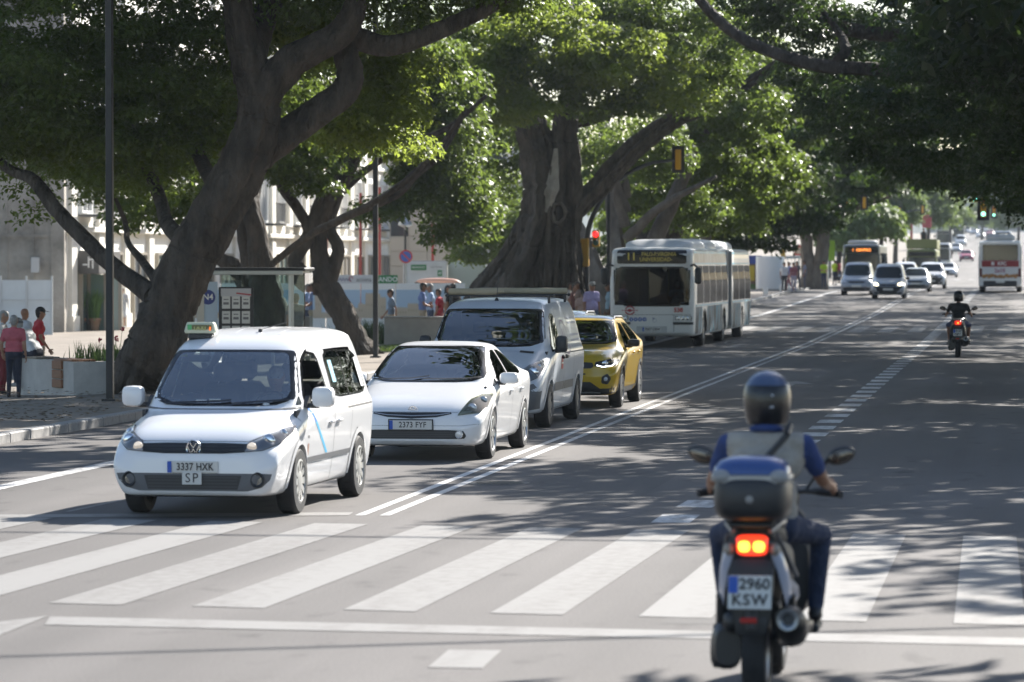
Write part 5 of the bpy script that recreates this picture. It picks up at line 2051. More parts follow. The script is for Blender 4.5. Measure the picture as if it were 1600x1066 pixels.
def taxi_van():
    t = thing('taxi_van', 'white taxi van with a roof sign and blue door stripe, nearest car', 'taxi', (-7.715, 33.9, 0), -.033)
    b = Body([(0.00, .26, .46, .585, .52, .64, .50, .03), (0.03, .225, .50, .635, .68, .77, .62, .035), (0.08, .21, .55, .685, .76, .845, .68, .04),
              (0.16, .205, .61, .745, .785, .86, .69, .045), (0.36, .20, .70, .835, .815, .885, .71, .05), (0.72, .20, .80, .935, .83, .895, .73, .06),
              (1.02, .20, .875, 1.005, .83, .895, .745, .05), (1.36, .20, .94, 1.295, .83, .895, .71, .06), (1.70, .20, .99, 1.57, .83, .895, .665, .075),
              (2.0, .20, 1.01, 1.675, .83, .895, .655, .09), (2.5, .20, 1.02, 1.735, .83, .895, .65, .10), (3.4, .20, 1.02, 1.74, .83, .895, .65, .10),
              (4.1, .22, 1.02, 1.715, .83, .89, .64, .10), (4.31, .27, 1.0, 1.63, .81, .865, .62, .1), (4.41, .33, .95, 1.45, .76, .80, .56, .1)])
    ws = chaikin([(-.80, 1.015), (.80, 1.015), (.655, 1.50), (.60, 1.545), (-.60, 1.545), (-.655, 1.50)], 2, .16)
    b.cut(ws, 'f', .1, 2.0)
    front_w = chaikin([(1.30, 1.03), (2.30, 1.04), (2.24, 1.50), (1.86, 1.535), (1.62, 1.42)], 2, .13)
    quarter = chaikin([(1.15, 1.02), (1.27, 1.03), (1.29, 1.12)], 1, .15)
    rear_w = chaikin([(2.48, 1.05), (4.08, 1.06), (4.0, 1.50), (2.50, 1.53)], 2, .13)
    lst = windows_side(b, t, [front_w, rear_w], SIDEG)
    rw = chaikin([(-.62, 1.05), (.62, 1.05), (.56, 1.5), (-.56, 1.5)], 2, .15)
    b.cut(rw, 'r', .06)
    R_, yf, yr = .315, .88, 3.56
    for y in (yf, yr):
        b.arch(y, R_, R_ + .055)
    b.build(t, WPAINT)
    b.patch(ws, 'f', .004, rings=(1, .905, .7, .4, 0), step=.06).build('windscreen', [FRIT, WIND], t, 60)
    # driver's window stands open: only the frame and the passenger pane
    make_windows(b, t, [w for w in lst if not (w[0] is front_w and w[1] == 'R')], SIDEG)
    b.patch(front_w, 'R', .004, rings=(1, .9), step=.05).build('side_window', [FRIT], t, 60)
    for ax in 'RL':
        b.patch(quarter, ax, .004, rings=(1, .8, 0), step=.05).build('quarter_window', [FRIT, M('dark_pane', (.05, .06, .065), .08)], t, 60)
    for ax in 'RL':
        b.ribbon([(3.2, 1.06), (3.18, 1.52)], ax, .05, .007).build('window_divider', FRIT, t)
    b.patch(rw, 'r', .004, rings=(1, .9, .5, 0), step=.08).build('rear_window', [FRIT, SIDEG], t, 60)
    arch_trim(b, t, yf, R_, R_ + .035, .06, WPAINT)
    arch_trim(b, t, yr, R_, R_ + .035, .06, WPAINT)
    wells(t, (yf, yr), R_, .87)
    for x in (-.79, .79):
        for y in (yf, yr):
            wheel(t, x, y, R_, .195, 'cover', .68, COVER)
    # grille, badge
    gr = [(-.52, .625), (-.30, .612), (.30, .612), (.52, .625), (.555, .70), (.30, .708), (-.30, .708), (-.555, .70)]
    g = b.patch(gr, 'f', .004, rings=(1, .6, 0), step=.04, split=0).build('grille', TRIMB, t, 60)
    for zz_ in (.632, .66, .686):
        b.ribbon([(-.52, zz_), (.52, zz_)], 'f', .009, .012).build('grille_bar', M('gloss_black', (.03, .03, .03), .2), g)
    bx_, bn = b.cast(0, .662, 'f')
    bd_ = MB()
    bd_.lathe([(.001, -.024), (.068, -.02), (.07, -.01)], (0, bx_.y, .662), 28, 'y', k=0, cap=False)
    bd_.lathe([(.062, -.03), (.074, -.036), (.08, -.022), (.08, 0)], (0, bx_.y, .662), 28, 'y', k=1, cap=False)
    yb = bx_.y - .03
    for seg in (((-.033, .05), (0, .004)), ((.033, .05), (0, .004)), ((-.058, .022), (-.026, -.052)), ((.058, .022), (.026, -.052)), ((-.026, -.052), (0, -.005)), ((.026, -.052), (0, -.005))):
        (x0, z0), (x1, z1) = seg
        bd_.tube([(x0, yb, .662 + z0), (x1, yb, .662 + z1)], .0075, 6, k=1)
    bd_.build('badge', [M('badge_blue', (.01, .02, .06), .3), CHROME], t, 50)
    # headlights
    hl = [(.50, .625), (.70, .640), (.83, .70), (.865, .80), (.85, .845), (.80, .845), (.68, .775), (.545, .715)]
    for pp, sg in ((hl, 1), (mirror(hl), -1)):
        h = b.patch(pp, 'f', .002, rings=(1, .92, .5, 0), step=.03).build('headlight', [TRIMB, REFL], t, 50)
        for (lx, lz, lr, on) in ((.585, .668, .048, True), (.72, .725, .062, False), (.80, .785, .04, False)):
            p, n = b.cast(sg * lx, lz, 'f')
            q = MB()
            q.lathe([(.001, -.014), (lr * .6, -.012), (lr, -.002), (lr * 1.08, .01)], (p.x, p.y - .004, p.z), 18, 'y')
            q.build('bulb' if on else 'reflector_bowl', M('lit_headlamp', (.8, .72, .62), .3, emit=((1, .8, .6), .2)) if on else CHROME, h, 50)
        b.patch(pp, 'f', .022, rings=(1, .5, 0), step=.04, split=0).build('lens', LENSG, h, 50)
    # lower bumper insert with fog lamps
    lo = [(-.78, .37), (-.70, .30), (-.56, .265), (.56, .265), (.70, .30), (.78, .37), (.80, .425), (.72, .43), (-.72, .43), (-.80, .425)]
    li = b.patch(lo, 'f', .003, rings=(1, .7, .4, 0), step=.05, split=0).build('bumper_insert', GREYT, t, 60)
    b.patch([(-.46, .28), (.46, .28), (.50, .41), (-.50, .41)], 'f', .006, rings=(1, .5, 0), step=.05, split=0).build('air_intake', TRIMB, li, 60)
    for zz_ in (.305, .335, .365, .392):
        b.ribbon([(-.46, zz_), (.46, zz_)], 'f', .012, .014).build('intake_bar', M('intake_grey', (.05, .05, .055), .5), li)
    for s in (-1, 1):
        p, n = b.cast(s * .66, .37, 'f')
        f = MB()
        f.lathe([(.075, .006), (.065, -.004), (.05, .004), (.045, .012)], (p.x, p.y - .012, p.z), 20, 'y', k=0, cap=False)
        f.lathe([(.001, .006), (.046, .01)], (p.x, p.y - .008, p.z), 16, 'y', k=1, cap=False)
        f.build('fog_lamp', [TRIMB, M('fog_glass', (.2, .2, .19), .15, .6)], li, 50)
    b.ribbon([(-.7, .217), (.7, .217)], 'f', .03, .006).build('front_lip', TRIMB, t)
    plate(t, .005, -.014, .49, '3337 HXK', .06)
    sp_ = MB().box((0, 0, 0), (.2, .012, .12), bev=.004).build('licence_plaque', PLATE, t, loc=(.0, -.032, .385))
    text('SP', .125, INK, sp_, (0, -.0085, 0), depth=.001, space=1.25)
    # panel seams
    sm_ = MB()
    for ax in 'RL':
        b.ribbon([(1.02, .96), (1.0, .6), (1.14, .3), (1.25, .235)], ax, .009, .002, sm_)
        b.ribbon([(2.38, 1.5), (2.38, .6), (2.36, .235)], ax, .009, .002, sm_)
        b.ribbon([(1.25, .235), (3.1, .235)], ax, .009, .002, sm_)
        b.ribbon([(3.0, .94), (4.25, .95)], ax, .02, .002, sm_)
        b.ribbon([(3.15, .62), (3.2, .95)], ax, .007, .002, sm_)
    b.ribbon([(-.82, .72), (-.70, .79), (-.55, .722), (.55, .722), (.70, .79), (.82, .72)], 'f', .007, .002, sm_)
    b.ribbon([(-.81, 1.0), (-.6, .99), (.6, .99), (.81, 1.0)], 'f', .025, .004, sm_)
    sm_.build('panel_seams', M('seam_grey', (.12, .12, .125), .8), t)
    for ax in 'RL':
        b.patch([(1.18, .475), (3.13, .475), (3.13, .525), (1.18, .525)], ax, .012, rings=(1, .9, .5, 0), step=.08, split=0).build('side_moulding', GREYT, t, 60)
        for y in (2.2, 2.55):
            p, n = b.cast(y, .83, ax)
            MB().box((p.x + n.x * .02, p.y, p.z), (.03, .17, .035), bev=.012).build('door_handle', WPAINT, t, 40)
    # blue stripe and crest
    b.patch([(1.33, 1.0), (1.40, 1.0), (1.56, .86), (1.50, .85)], 'R', .0025, rings=(1, .5, 0), step=.05, split=0).build('blue_stripe', M('stripe_dark_blue', (.04, .2, .6), .4), t, 60)
    b.patch([(1.50, .85), (1.56, .86), (2.12, .53), (2.03, .53)], 'R', .0025, rings=(1, .5, 0), step=.05, split=0).build('blue_stripe', M('stripe_light_blue', (.12, .5, .78), .4), t, 60)
    b.patch(rrect(1.2, .54, 1.26, .66, .02), 'R', .003, rings=(1, .5, 0), step=.05, split=0).build('door_crest', M('crest_brown', (.35, .2, .15), .5), t, 60)
    p, n = b.cast(1.22, .72, 'R')
    text('TDI', .04, M('grey_ink'), t, (p.x + .004, 1.22, .72), '+x', depth=.001)
    for y0, y1, cc in ((2.62, 2.78, (.3, .6, .75)), (3.86, 4.0, (.75, .77, .78))):
        b.patch(rrect(y0, 1.2 if y0 < 3 else 1.12, y1, 1.42, .02), 'R', .008, rings=(1, .5, 0), step=.05, split=0).build('window_sticker', M('sticker_%d' % int(y0), cc, .5), t, 60)
    mirrors(t, .865, 1.34, 1.10, WPAINT, (.235, .13, .2), TRIMB, foot=.05)
    # roof: aerial, ribs, taxi sign
    zt_ = b.top(2.15)
    MB().tube([(.12, 2.2, zt_ - .01), (.12, 2.22, zt_ + .03)], .022, 8).tube([(.12, 2.22, zt_ + .03), (.34, 2.5, zt_ + .10)], .004, 5).build('aerial', BLACK, t)
    sm_ = MB()
    for x in (-.36, -.12, .12, .36):
        b.ribbon([(x, 2.1), (x, 4.1)], 't', .014, .003, sm_)
    for s in (-1, 1):
        b.ribbon([(s * .645, 1.75), (s * .63, 2.4), (s * .625, 4.2)], 't', .016, .003, sm_)
    sm_.build('roof_grooves', M('groove_white', (.62, .62, .63), .5), t)
    sx, sy, szz = -.46, 1.98, b.top(1.98)
    si = MB().box((sx, sy + .04, szz + .0), (.26, .24, .07), bev=.02).build('sign_base', TRIMB, t)
    s2 = MB()
    n = 0
    for (z0, hw_, hd_) in ((.035, .235, .085), (.05, .24, .09), (.15, .215, .07), (.165, .20, .055)):
        pass
    prof = [(.03, .165, .07), (.05, .172, .078), (.12, .155, .062), (.137, .145, .05)]
    vs, fs = [], []
    for z0, hw_, hd_ in prof:
        for (a, c) in rrect(-hw_, -hd_, hw_, hd_, .035, 3):
            vs.append((sx + a, sy + c, szz + z0))
    m_ = len(vs) // 4
    for i in range(3):
        for j in range(m_):
            fs.append((i * m_ + j, i * m_ + (j + 1) % m_, (i + 1) * m_ + (j + 1) % m_, (i + 1) * m_ + j))
    fs.append(tuple(range(3 * m_, 4 * m_)))
    s2.add(vs, fs)
    s2 = s2.build('taxi_sign', M('sign_cream_plastic', (.55, .56, .42), .4), t, 40)
    yf_ = sy - .072
    tl = Matrix.Rotation(.2, 3, 'X')
    MB().box((sx + .005, yf_, szz + .083), (.17, .012, .062), ax=tl).build('sign_face', M('sign_olive', (.14, .14, .06), .4), s2)
    MB().box((sx - .106, yf_, szz + .083), (.045, .014, .066), ax=tl).build('green_lamp', M('lit_green_lamp', (.06, .2, .09), .4, emit=((.1, .7, .25), .06)), s2)
    MB().box((sx + .115, yf_, szz + .083), (.04, .012, .066), ax=tl).build('tariff_face', M('sign_olive'), s2)
    text('TAXI', .064, M('sign_letter_yellow', (.42, .4, .15), .5), s2, (sx + .0, yf_ - .009, szz + .082), (math.pi / 2 - .2, 0, 0), depth=.002, bold=.003)
    text('1', .068, M('lit_orange_digit', (.7, .15, .03), .5, emit=((1, .2, .03), .4)), s2, (sx + .117, yf_ - .009, szz + .082), (math.pi / 2 - .2, 0, 0), depth=.002, bold=.005)
    # cabin
    interior(t, b, 1.0, 4.2, .35, .98, .8, 2)
    MB().box((-.22, 1.13, 1.025), (.11, .02, .1), ax=Matrix.Rotation(.4, 3, 'X')).box((-.08, 1.15, 1.03), (.12, .02, .11), ax=Matrix.Rotation(.4, 3, 'X')).build('papers', M('paper'), t)
    q = MB()
    rg = random.Random(4)
    for i in range(9):
        q.ell((.34 + rg.uniform(-.17, .17), 1.16 + rg.uniform(-.05, .05), 1.0 + rg.uniform(0, .03)), (.09, .06, .035), 8, 6)
    q.build('crumpled_cloth', M('white_cloth', (.6, .62, .62), .9), t, 60)
    MB().box((0, 1.78, 1.475), (.2, .03, .07), bev=.015).tube([(0, 1.76, 1.5), (0, 1.8, 1.56)], .01, 5).build('interior_mirror', BLACK, t)
    MB().box((-.42, 1.66, 1.46), (.3, .02, .09), bev=.02, ax=Matrix.Rotation(-.7, 3, 'X')).build('sun_visor', M('visor_grey', (.4, .4, .38), .8), t)
    p, n = b.cast(-.55, 1.49, 'f')
    MB().box((p.x, p.y + .02, p.z), (.075, .004, .035), ax=Matrix.Rotation(-.8, 3, 'X')).build('inspection_sticker', M('sticker_lime', (.4, .5, .05), .5), t)
    wipers(b, t, [[(-.6, 1.03), (.0, 1.05), (.1, 1.06)], [(.12, 1.03), (.62, 1.06), (.7, 1.07)]])
    return t


taxi = taxi_van()
taxi.scale = (.935, 1, 1)
# ---------------------------------------------------------------- white hatchback
def hatchback():
    t = thing('hatchback', 'white sloping hatchback with the plate 2373 FYF, right behind the taxi', 'car', (-7.33, 44.05, 0), -.01)
    b = Body([(0.00, .25, .42, .52, .50, .62, .48, .03), (0.04, .21, .46, .58, .66, .75, .60, .04), (0.10, .19, .50, .63, .74, .82, .66, .04), (0.22, .18, .56, .70, .785, .85, .68, .05),
              (0.45, .175, .65, .785, .80, .86, .70, .05), (0.80, .175, .745, .875, .805, .865, .70, .05), (1.05, .175, .80, .935, .805, .865, .70, .05), (1.45, .175, .86, 1.15, .805, .865, .67, .06),
              (1.95, .175, .90, 1.355, .805, .865, .60, .08), (2.3, .175, .915, 1.405, .805, .865, .585, .09), (2.9, .175, .93, 1.39, .805, .865, .575, .09), (3.5, .18, .96, 1.29, .80, .86, .57, .08),
              (4.0, .2, .98, 1.13, .79, .85, .60, .06), (4.3, .25, .93, 1.05, .77, .82, .60, .05), (4.43, .33, .85, .98, .70, .74, .55, .05)])
    ws = chaikin([(-.75, .925), (.75, .925), (.575, 1.33), (.52, 1.35), (-.52, 1.35), (-.575, 1.33)], 2, .15)
    b.cut(ws, 'f', .11, 2.3)
    fw = chaikin([(1.55, .90), (2.42, .93), (2.44, 1.29), (2.22, 1.30), (1.95, 1.22)], 2, .12)
    rw = chaikin([(2.52, .935), (3.42, .98), (3.60, 1.05), (3.30, 1.19), (2.9, 1.27), (2.54, 1.30)], 2, .12)
    lst = windows_side(b, t, [fw, rw], SIDEG)
    R_, yf, yr = .305, .92, 3.62
    for y in (yf, yr):
        b.arch(y, R_, R_ + .05)
    b.build(t, WPAINT)
    b.patch(ws, 'f', .004, rings=(1, .9, .7, .4, 0), step=.05).build('windscreen', [FRIT, glass('tinted_screen', (.16, .19, .19), 1.0, 3.4)], t, 60)
    make_windows(b, t, lst, SIDEG)
    for ax in 'RL':
        b.patch(chaikin([(1.18, .86), (1.48, .895), (1.50, .97)], 1, .15), ax, .005, rings=(1, .8, 0), step=.04).build('quarter_window', [FRIT, M('dark_pane')], t, 60)
    arch_trim(b, t, yf, R_, R_ + .03, .05, WPAINT)
    arch_trim(b, t, yr, R_, R_ + .03, .05, WPAINT)
    wells(t, (yf, yr), R_, .84)
    for x in (-.755, .755):
        for y in (yf, yr):
            wheel(t, x, y, R_, .19, 'twin', .72)
    # headlights: tall triangular, yellowed
    hl = [(.55, .555), (.80, .585), (.845, .66), (.84, .80), (.74, .80), (.66, .74)]
    for pp, sg in ((hl, 1), (mirror(hl), -1)):
        h = b.patch(pp, 'f', .002, rings=(1, .94, .5, 0), step=.03).build('headlight', [M('lamp_edge', (.3, .3, .28), .4), M('hazy_reflector', (.42, .44, .36), .35, .55)], t, 50)
        for (lx, lz, lr) in ((.70, .64, .055), (.78, .72, .05)):
            p, n = b.cast(sg * lx, lz, 'f')
            MB().lathe([(.001, -.012), (lr * .6, -.01), (lr, -.002), (lr * 1.08, .01)], (p.x, p.y - .004, p.z), 18, 'y').build('reflector_bowl', REFL, h, 50)
        b.patch(pp, 'f', .018, rings=(1, .5, 0), step=.04, split=0).build('lens', glass('yellowed_lens', (.75, .75, .6), .8), h, 50)
    # slim grille
    g = b.patch([(-.48, .575), (-.30, .535), (0, .518), (.30, .535), (.48, .575), (.47, .592), (0, .588), (-.47, .592)], 'f', .004, rings=(1, .6, 0), step=.04, split=0).build('grille', TRIMB, t, 60)
    b.ribbon([(-.46, .58), (-.30, .558), (0, .548), (.30, .558), (.46, .58)], 'f', .012, .012).build('grille_bar', M('silver_bar', (.5, .5, .52), .3, .6), g)
    p, n = b.cast(0, .628, 'f')
    e = MB()
    N_ = Vector((p.x, p.y - .012, p.z))
    for rx, rz, dz in ((.052, .036, 0), (.019, .034, 0), (.036, .016, .012)):
        e.tube([(rx * math.cos(k * math.pi / 10), N_.y - .002 + .18 * dz, N_.z + dz + rz * math.sin(k * math.pi / 10)) for k in range(21)], .005, 6)
    e.build('badge', CHROME, t, 50)
    lo = b.patch(chaikin([(-.63, .275), (.63, .275), (.66, .315), (.62, .385), (-.62, .385), (-.66, .315)], 1, .15), 'f', .003, rings=(1, .7, .4, 0), step=.05, split=0).build('lower_grille', TRIMB, t, 60)
    for k in range(-5, 6):
        if k:
            pass
    for zz_ in (.305, .33, .355):
        b.ribbon([(-.5, zz_), (.5, zz_)], 'f', .008, .010, k=0).build('grille_bar', M('intake_grey'), lo)
    for s in (-1, 1):
        p, n = b.cast(s * .575, .33, 'f')
        f = MB()
        f.lathe([(.05, .002), (.045, -.008), (.038, .004)], (p.x, p.y - .01, p.z), 18, 'y', k=0, cap=False)
        f.lathe([(.001, .0), (.04, .004)], (p.x, p.y - .008, p.z), 16, 'y', k=1, cap=False)
        f.build('fog_lamp', [CHROME, REFL], lo, 50)
    b.ribbon([(-.62, .20), (.62, .20)], 'f', .02, .004).build('front_lip', TRIMB, t)
    plate(t, -.01, -.02, .445, '2373 FYF', .08, frame=True)
    sm_ = MB()
    for ax in 'RL':
        b.ribbon([(1.28, .86), (1.22, .6), (1.30, .3), (1.42, .22)], ax, .008, .002, sm_)
        b.ribbon([(2.48, .92), (2.5, .5), (2.46, .22)], ax, .008, .002, sm_)
        b.ribbon([(3.38, .98), (3.30, .7), (3.1, .35), (3.05, .22)], ax, .008, .002, sm_)
        b.ribbon([(1.42, .22), (3.05, .22)], ax, .008, .002, sm_)
    b.ribbon([(-.55, .595), (.55, .595)], 'f', .007, .002, sm_)
    b.ribbon([(-.54, 1.98), (.54, 1.98)], 't', .014, .003, sm_)
    b.ribbon([(-.85, .46), (-.6, .435), (.6, .435), (.85, .46)], 'f', .004, .002, sm_)
    sm_.build('panel_seams', M('seam_grey'), t)
    for ax in 'RL':
        for y in (2.3, 3.2):
            p, n = b.cast(y, .79, ax)
            MB().box((p.x + n.x * .018, p.y, p.z), (.03, .18, .035), bev=.012).build('door_handle', WPAINT, t, 40)
    mirrors(t, .80, 1.52, .965, WPAINT, (.235, .12, .145), TRIMB, foot=.06)
    interior(t, b, 1.0, 4.0, .3, .88, .74, 2)
    MB().box((0, 1.85, 1.29), (.2, .03, .06), bev=.015).build('interior_mirror', BLACK, t)
    for x, cc in ((-.42, M('sticker_teal', (.1, .35, .3), .5)), (.47, M('paper'))):
        p, n = b.cast(x, 1.322, 'f')
        MB().box((p.x, p.y + .015, p.z), (.085, .004, .03), ax=Matrix.Rotation(-.95, 3, 'X')).build('screen_sticker', cc, t)
    wipers(b, t, [[(-.68, .945), (-.2, .955), (.02, .985)], [(-.05, .95), (.45, .955), (.66, .975)]])
    return t


hatchback()


# ---------------------------------------------------------------- pale panel van
def panel_van():
    VP = M('pale_blue_white_paint', (.5, .54, .6), .38, coat=.4, noise=(1.3, .06))
    t = thing('panel_van', 'pale grey-white panel van with rolled tubes on its roof rack, behind the white hatchback', 'van', (-7.8, 52.55, 0), -.012)
    b = Body([(0.00, .30, .52, .66, .52, .66, .50, .04), (0.05, .25, .58, .74, .70, .80, .64, .05), (0.14, .22, .66, .83, .80, .88, .72, .05), (0.35, .21, .78, .95, .86, .925, .76, .06),
              (0.70, .21, .92, 1.07, .88, .945, .79, .06), (0.98, .21, 1.0, 1.155, .89, .95, .80, .06), (1.35, .21, 1.06, 1.50, .89, .95, .77, .07), (1.70, .21, 1.10, 1.74, .89, .95, .745, .08),
              (2.0, .21, 1.12, 1.835, .89, .95, .735, .10), (2.6, .21, 1.12, 1.875, .89, .95, .735, .11), (4.4, .22, 1.12, 1.865, .89, .95, .735, .11), (4.72, .26, 1.1, 1.82, .88, .93, .72, .11), (4.80, .34, 1.05, 1.72, .84, .89, .68, .1)])
    ws = chaikin([(-.84, 1.165), (.84, 1.165), (.735, 1.665), (.68, 1.715), (-.68, 1.715), (-.735, 1.665)], 2, .15)
    b.cut(ws, 'f', .1, 2.1)
    fw = chaikin([(1.28, 1.08), (1.62, 1.11), (2.22, 1.13), (2.22, 1.62), (1.92, 1.65), (1.62, 1.45)], 2, .12)
    lst = windows_side(b, t, [fw], SIDEG)
    R_, yf, yr = .325, .96, 3.96
    for y in (yf, yr):
        b.arch(y, R_, R_ + .06)
    b.build(t, VP)
    b.patch(ws, 'f', .004, rings=(1, .905, .7, .4, 0), step=.06).build('windscreen', [FRIT, glass('dim_screen', (.42, .46, .47), 1.0, 2.8)], t, 60)
    make_windows(b, t, lst, SIDEG)
    for y in (yf, yr):
        arch_trim(b, t, y, R_, R_ + .045, .06, VP)
    wells(t, (yf, yr), R_, .92)
    for x in (-.83, .83):
        for y in (yf, yr):
            wheel(t, x, y, R_, .21, 'spoke6', .6, M('dark_steel_wheel', (.1, .1, .105), .5, .4))
    # dark lower bumper and corner mouldings
    lo = b.patch([(-.60, .26), (.60, .26), (.86, .30), (.90, .55), (.80, .66), (.60, .50), (-.60, .50), (-.80, .66), (-.90, .55), (-.86, .30)], 'f', .006, rings=(1, .8, .5, 0), step=.05, split=0).build('bumper', GREYT, t, 60)
    b.patch([(-.5, .3), (.5, .3), (.54, .42), (-.54, .42)], 'f', .012, rings=(1, .6, 0), step=.05, split=0).build('air_intake', TRIMB, lo, 60)
    g = b.patch([(-.46, .66), (.46, .66), (.42, .73), (-.42, .73)], 'f', .005, rings=(1, .5, 0), step=.05, split=0).build('grille', TRIMB, t, 60)
    b.ribbon([(-.44, .695), (.44, .695)], 'f', .012, .012).build('grille_bar', CHROME, g)
    hl = [(.55, .70), (.72, .68), (.85, .74), (.905, .90), (.86, .985), (.72, .915), (.60, .80)]
    for pp, sg in ((hl, 1), (mirror(hl), -1)):
        h = b.patch(pp, 'f', .002, rings=(1, .93, .5, 0), step=.03).build('headlight', [TRIMB, REFL], t, 50)
        for (lx, lz, lr) in ((.67, .755, .06), (.78, .82, .07), (.83, .90, .035)):
            p, n = b.cast(sg * lx, lz, 'f')
            MB().lathe([(.001, -.014), (lr * .6, -.012), (lr, -.002), (lr * 1.08, .01)], (p.x, p.y - .004, p.z), 18, 'y').build('reflector_bowl', CHROME, h, 50)
        b.patch(pp, 'f', .02, rings=(1, .5, 0), step=.04, split=0).build('lens', LENSG, h, 50)
    b.patch([(-.22, 1.075), (.22, 1.075), (.2, 1.1), (-.2, 1.1)], 'f', .006, rings=(1, .5, 0), step=.05, split=0).build('bonnet_scoop', TRIMB, t, 60)
    for s in (-1, 1):
        b.patch([(s * .5, 1.09), (s * .7, 1.075), (s * .7, 1.1), (s * .5, 1.115)], 'f', .006, rings=(1, .5, 0), step=.05, split=0).build('bonnet_vent', TRIMB, t, 60)
    sm_ = MB()
    for ax in 'RL':
        b.ribbon([(1.2, 1.0), (1.16, .7), (1.3, .35), (1.42, .26)], ax, .009, .002, sm_)
        b.ribbon([(2.34, 1.66), (2.36, 1.0), (2.34, .26)], ax, .009, .002, sm_)
        b.ribbon([(1.42, .26), (3.4, .26)], ax, .009, .002, sm_)
        b.ribbon([(2.4, 1.05), (4.7, 1.05)], ax, .016, .002, sm_)
        b.ribbon([(3.42, 1.68), (3.42, .3)], ax, .009, .002, sm_)
    b.ribbon([(-.72, .93), (-.5, .745), (.5, .745), (.72, .93)], 'f', .008, .002, sm_)
    sm_.build('panel_seams', M('seam_grey'), t)
    for ax in 'RL':
        b.patch([(1.4, .52), (2.3, .52), (2.3, .64), (1.36, .64)], ax, .014, rings=(1, .9, .5, 0), step=.08, split=0).build('side_moulding', GREYT, t, 60)
        b.patch([(2.38, .52), (3.38, .52), (3.38, .64), (2.38, .64)], ax, .014, rings=(1, .9, .5, 0), step=.08, split=0).build('side_moulding', GREYT, t, 60)
        for y in (2.16, 2.5):
            p, n = b.cast(y, 1.0, ax)
            MB().box((p.x + n.x * .02, p.y, p.z), (.04, .2, .06), bev=.015).build('door_handle', TRIMB, t, 40)
    # side lettering: an oval ring with strokes and a red shield
    rg = MB()
    pts = [(2.85 + .34 * math.cos(k * math.pi / 14), 1.28 + .25 * math.sin(k * math.pi / 14)) for k in range(29)]
    b.ribbon(pts, 'R', .02, .004, rg)
    for (a0, a1) in (((2.68, 1.16), (2.7, 1.4)), ((2.7, 1.4), (2.8, 1.16)), ((2.9, 1.16), (2.9, 1.4)), ((2.9, 1.16), (3.04, 1.16))):
        b.ribbon([a0, a1], 'R', .03, .004, rg)
    rg.build('side_logo', M('faded_violet_ink', (.3, .22, .34), .6), t)
    b.patch(rrect(2.0, .82, 2.22, 1.0, .02), 'R', .004, rings=(1, .5, 0), step=.05, split=0).build('door_mark', M('sign_red'), t, 60)
    b.ribbon([(2.02, .91), (2.2, .91)], 'R', .025, .007).build('door_mark_bar', WHITE, t)
    wl = MB()
    for zz_ in (1.55, 1.48, 1.3, 1.22):
        b.ribbon([(3.5, zz_), (4.4, zz_)], 'R', .03, .004, wl)
    wl.build('side_print', M('faded_print', (.36, .38, .46), .6), t)
    mirrors(t, .90, 1.52, 1.2, TRIMB, (.175, .12, .25), TRIMB, foot=.05)
    # rack bars and rolls lie on the roof
    zt_ = b.top(2.6)
    for y in (2.15, 3.9):
        rk = MB()
        rk.box((0, y, zt_ + .03), (1.62, .04, .02), bev=.006)
        for s in (-1, 1):
            rk.box((s * .74, y, zt_ - .03), (.04, .05, .11), bev=.01)
            rk.box((s * .80, y, zt_ + .03), (.05, .05, .045), bev=.015)
        rk.build('roof_bar', TRIMB, t)
    MB().tube([(-.02, 1.98, b.top(1.98)), (-.02, 1.98, b.top(1.98) + .04)], [.035, .015], 8).tube([(-.02, 1.98, b.top(1.98) + .03), (-.02, 2.2, b.top(1.98) + .4)], .005, 5).build('aerial', BLACK, t)
    interior(t, b, 1.0, 2.6, .4, 1.1, .86, 1, wheel_at=1.75)
    MB().box((0, 2.65, .85), (1.6, .03, .9)).box((0, 2.65, 1.5), (1.3, .03, .4)).build('bulkhead', DASHM, t)
    MB().box((0, 1.82, 1.62), (.2, .03, .07), bev=.015).build('interior_mirror', BLACK, t)
    p, n = b.cast(-.66, 1.62, 'f')
    MB().box((p.x, p.y + .015, p.z), (.1, .004, .035), ax=Matrix.Rotation(-.9, 3, 'X')).build('inspection_sticker', M('sticker_lime'), t)
    wipers(b, t, [[(-.7, 1.19), (-.1, 1.2), (.1, 1.23)], [(.05, 1.19), (.62, 1.2), (.78, 1.235)]])
    return t, zt_


pv, pvz = panel_van()
BEI = M('beige_roll', (.36, .3, .2), .7, noise=(5, .12))
for (y, x0, x1, r0, lab) in ((2.17, -.78, .06, .05, 'beige rolled tube nearest the front of the van rack, one pointed end'), (3.92, -.6, .78, .046, 'longer beige rolled tube at the back of the van rack')):
    o = thing('roll', lab, 'roll', (pv.location.x, pv.location.y, pvz + .088), -.012, 'beige rolls on the van rack')
    L_ = x1 - x0
    prof = [(.02, 0), (r0 * .9, .01), (r0, .03), (r0 * .97, L_ * .45), (r0 * 1.12, L_ * .47), (r0 * 1.12, L_ * .8), (r0 * .35, L_)] if r0 > .048 else [(.02, 0), (r0, .01), (r0, L_ * .3), (r0 * 1.06, L_ * .31), (r0, L_ * .32), (r0, L_ * .7), (r0 * 1.06, L_ * .71), (r0, L_ * .72), (r0, L_ - .01), (.02, L_)]
    MB().lathe(prof, (x0, y, 0), 16, 'x').build('tube', BEI, o, 40)


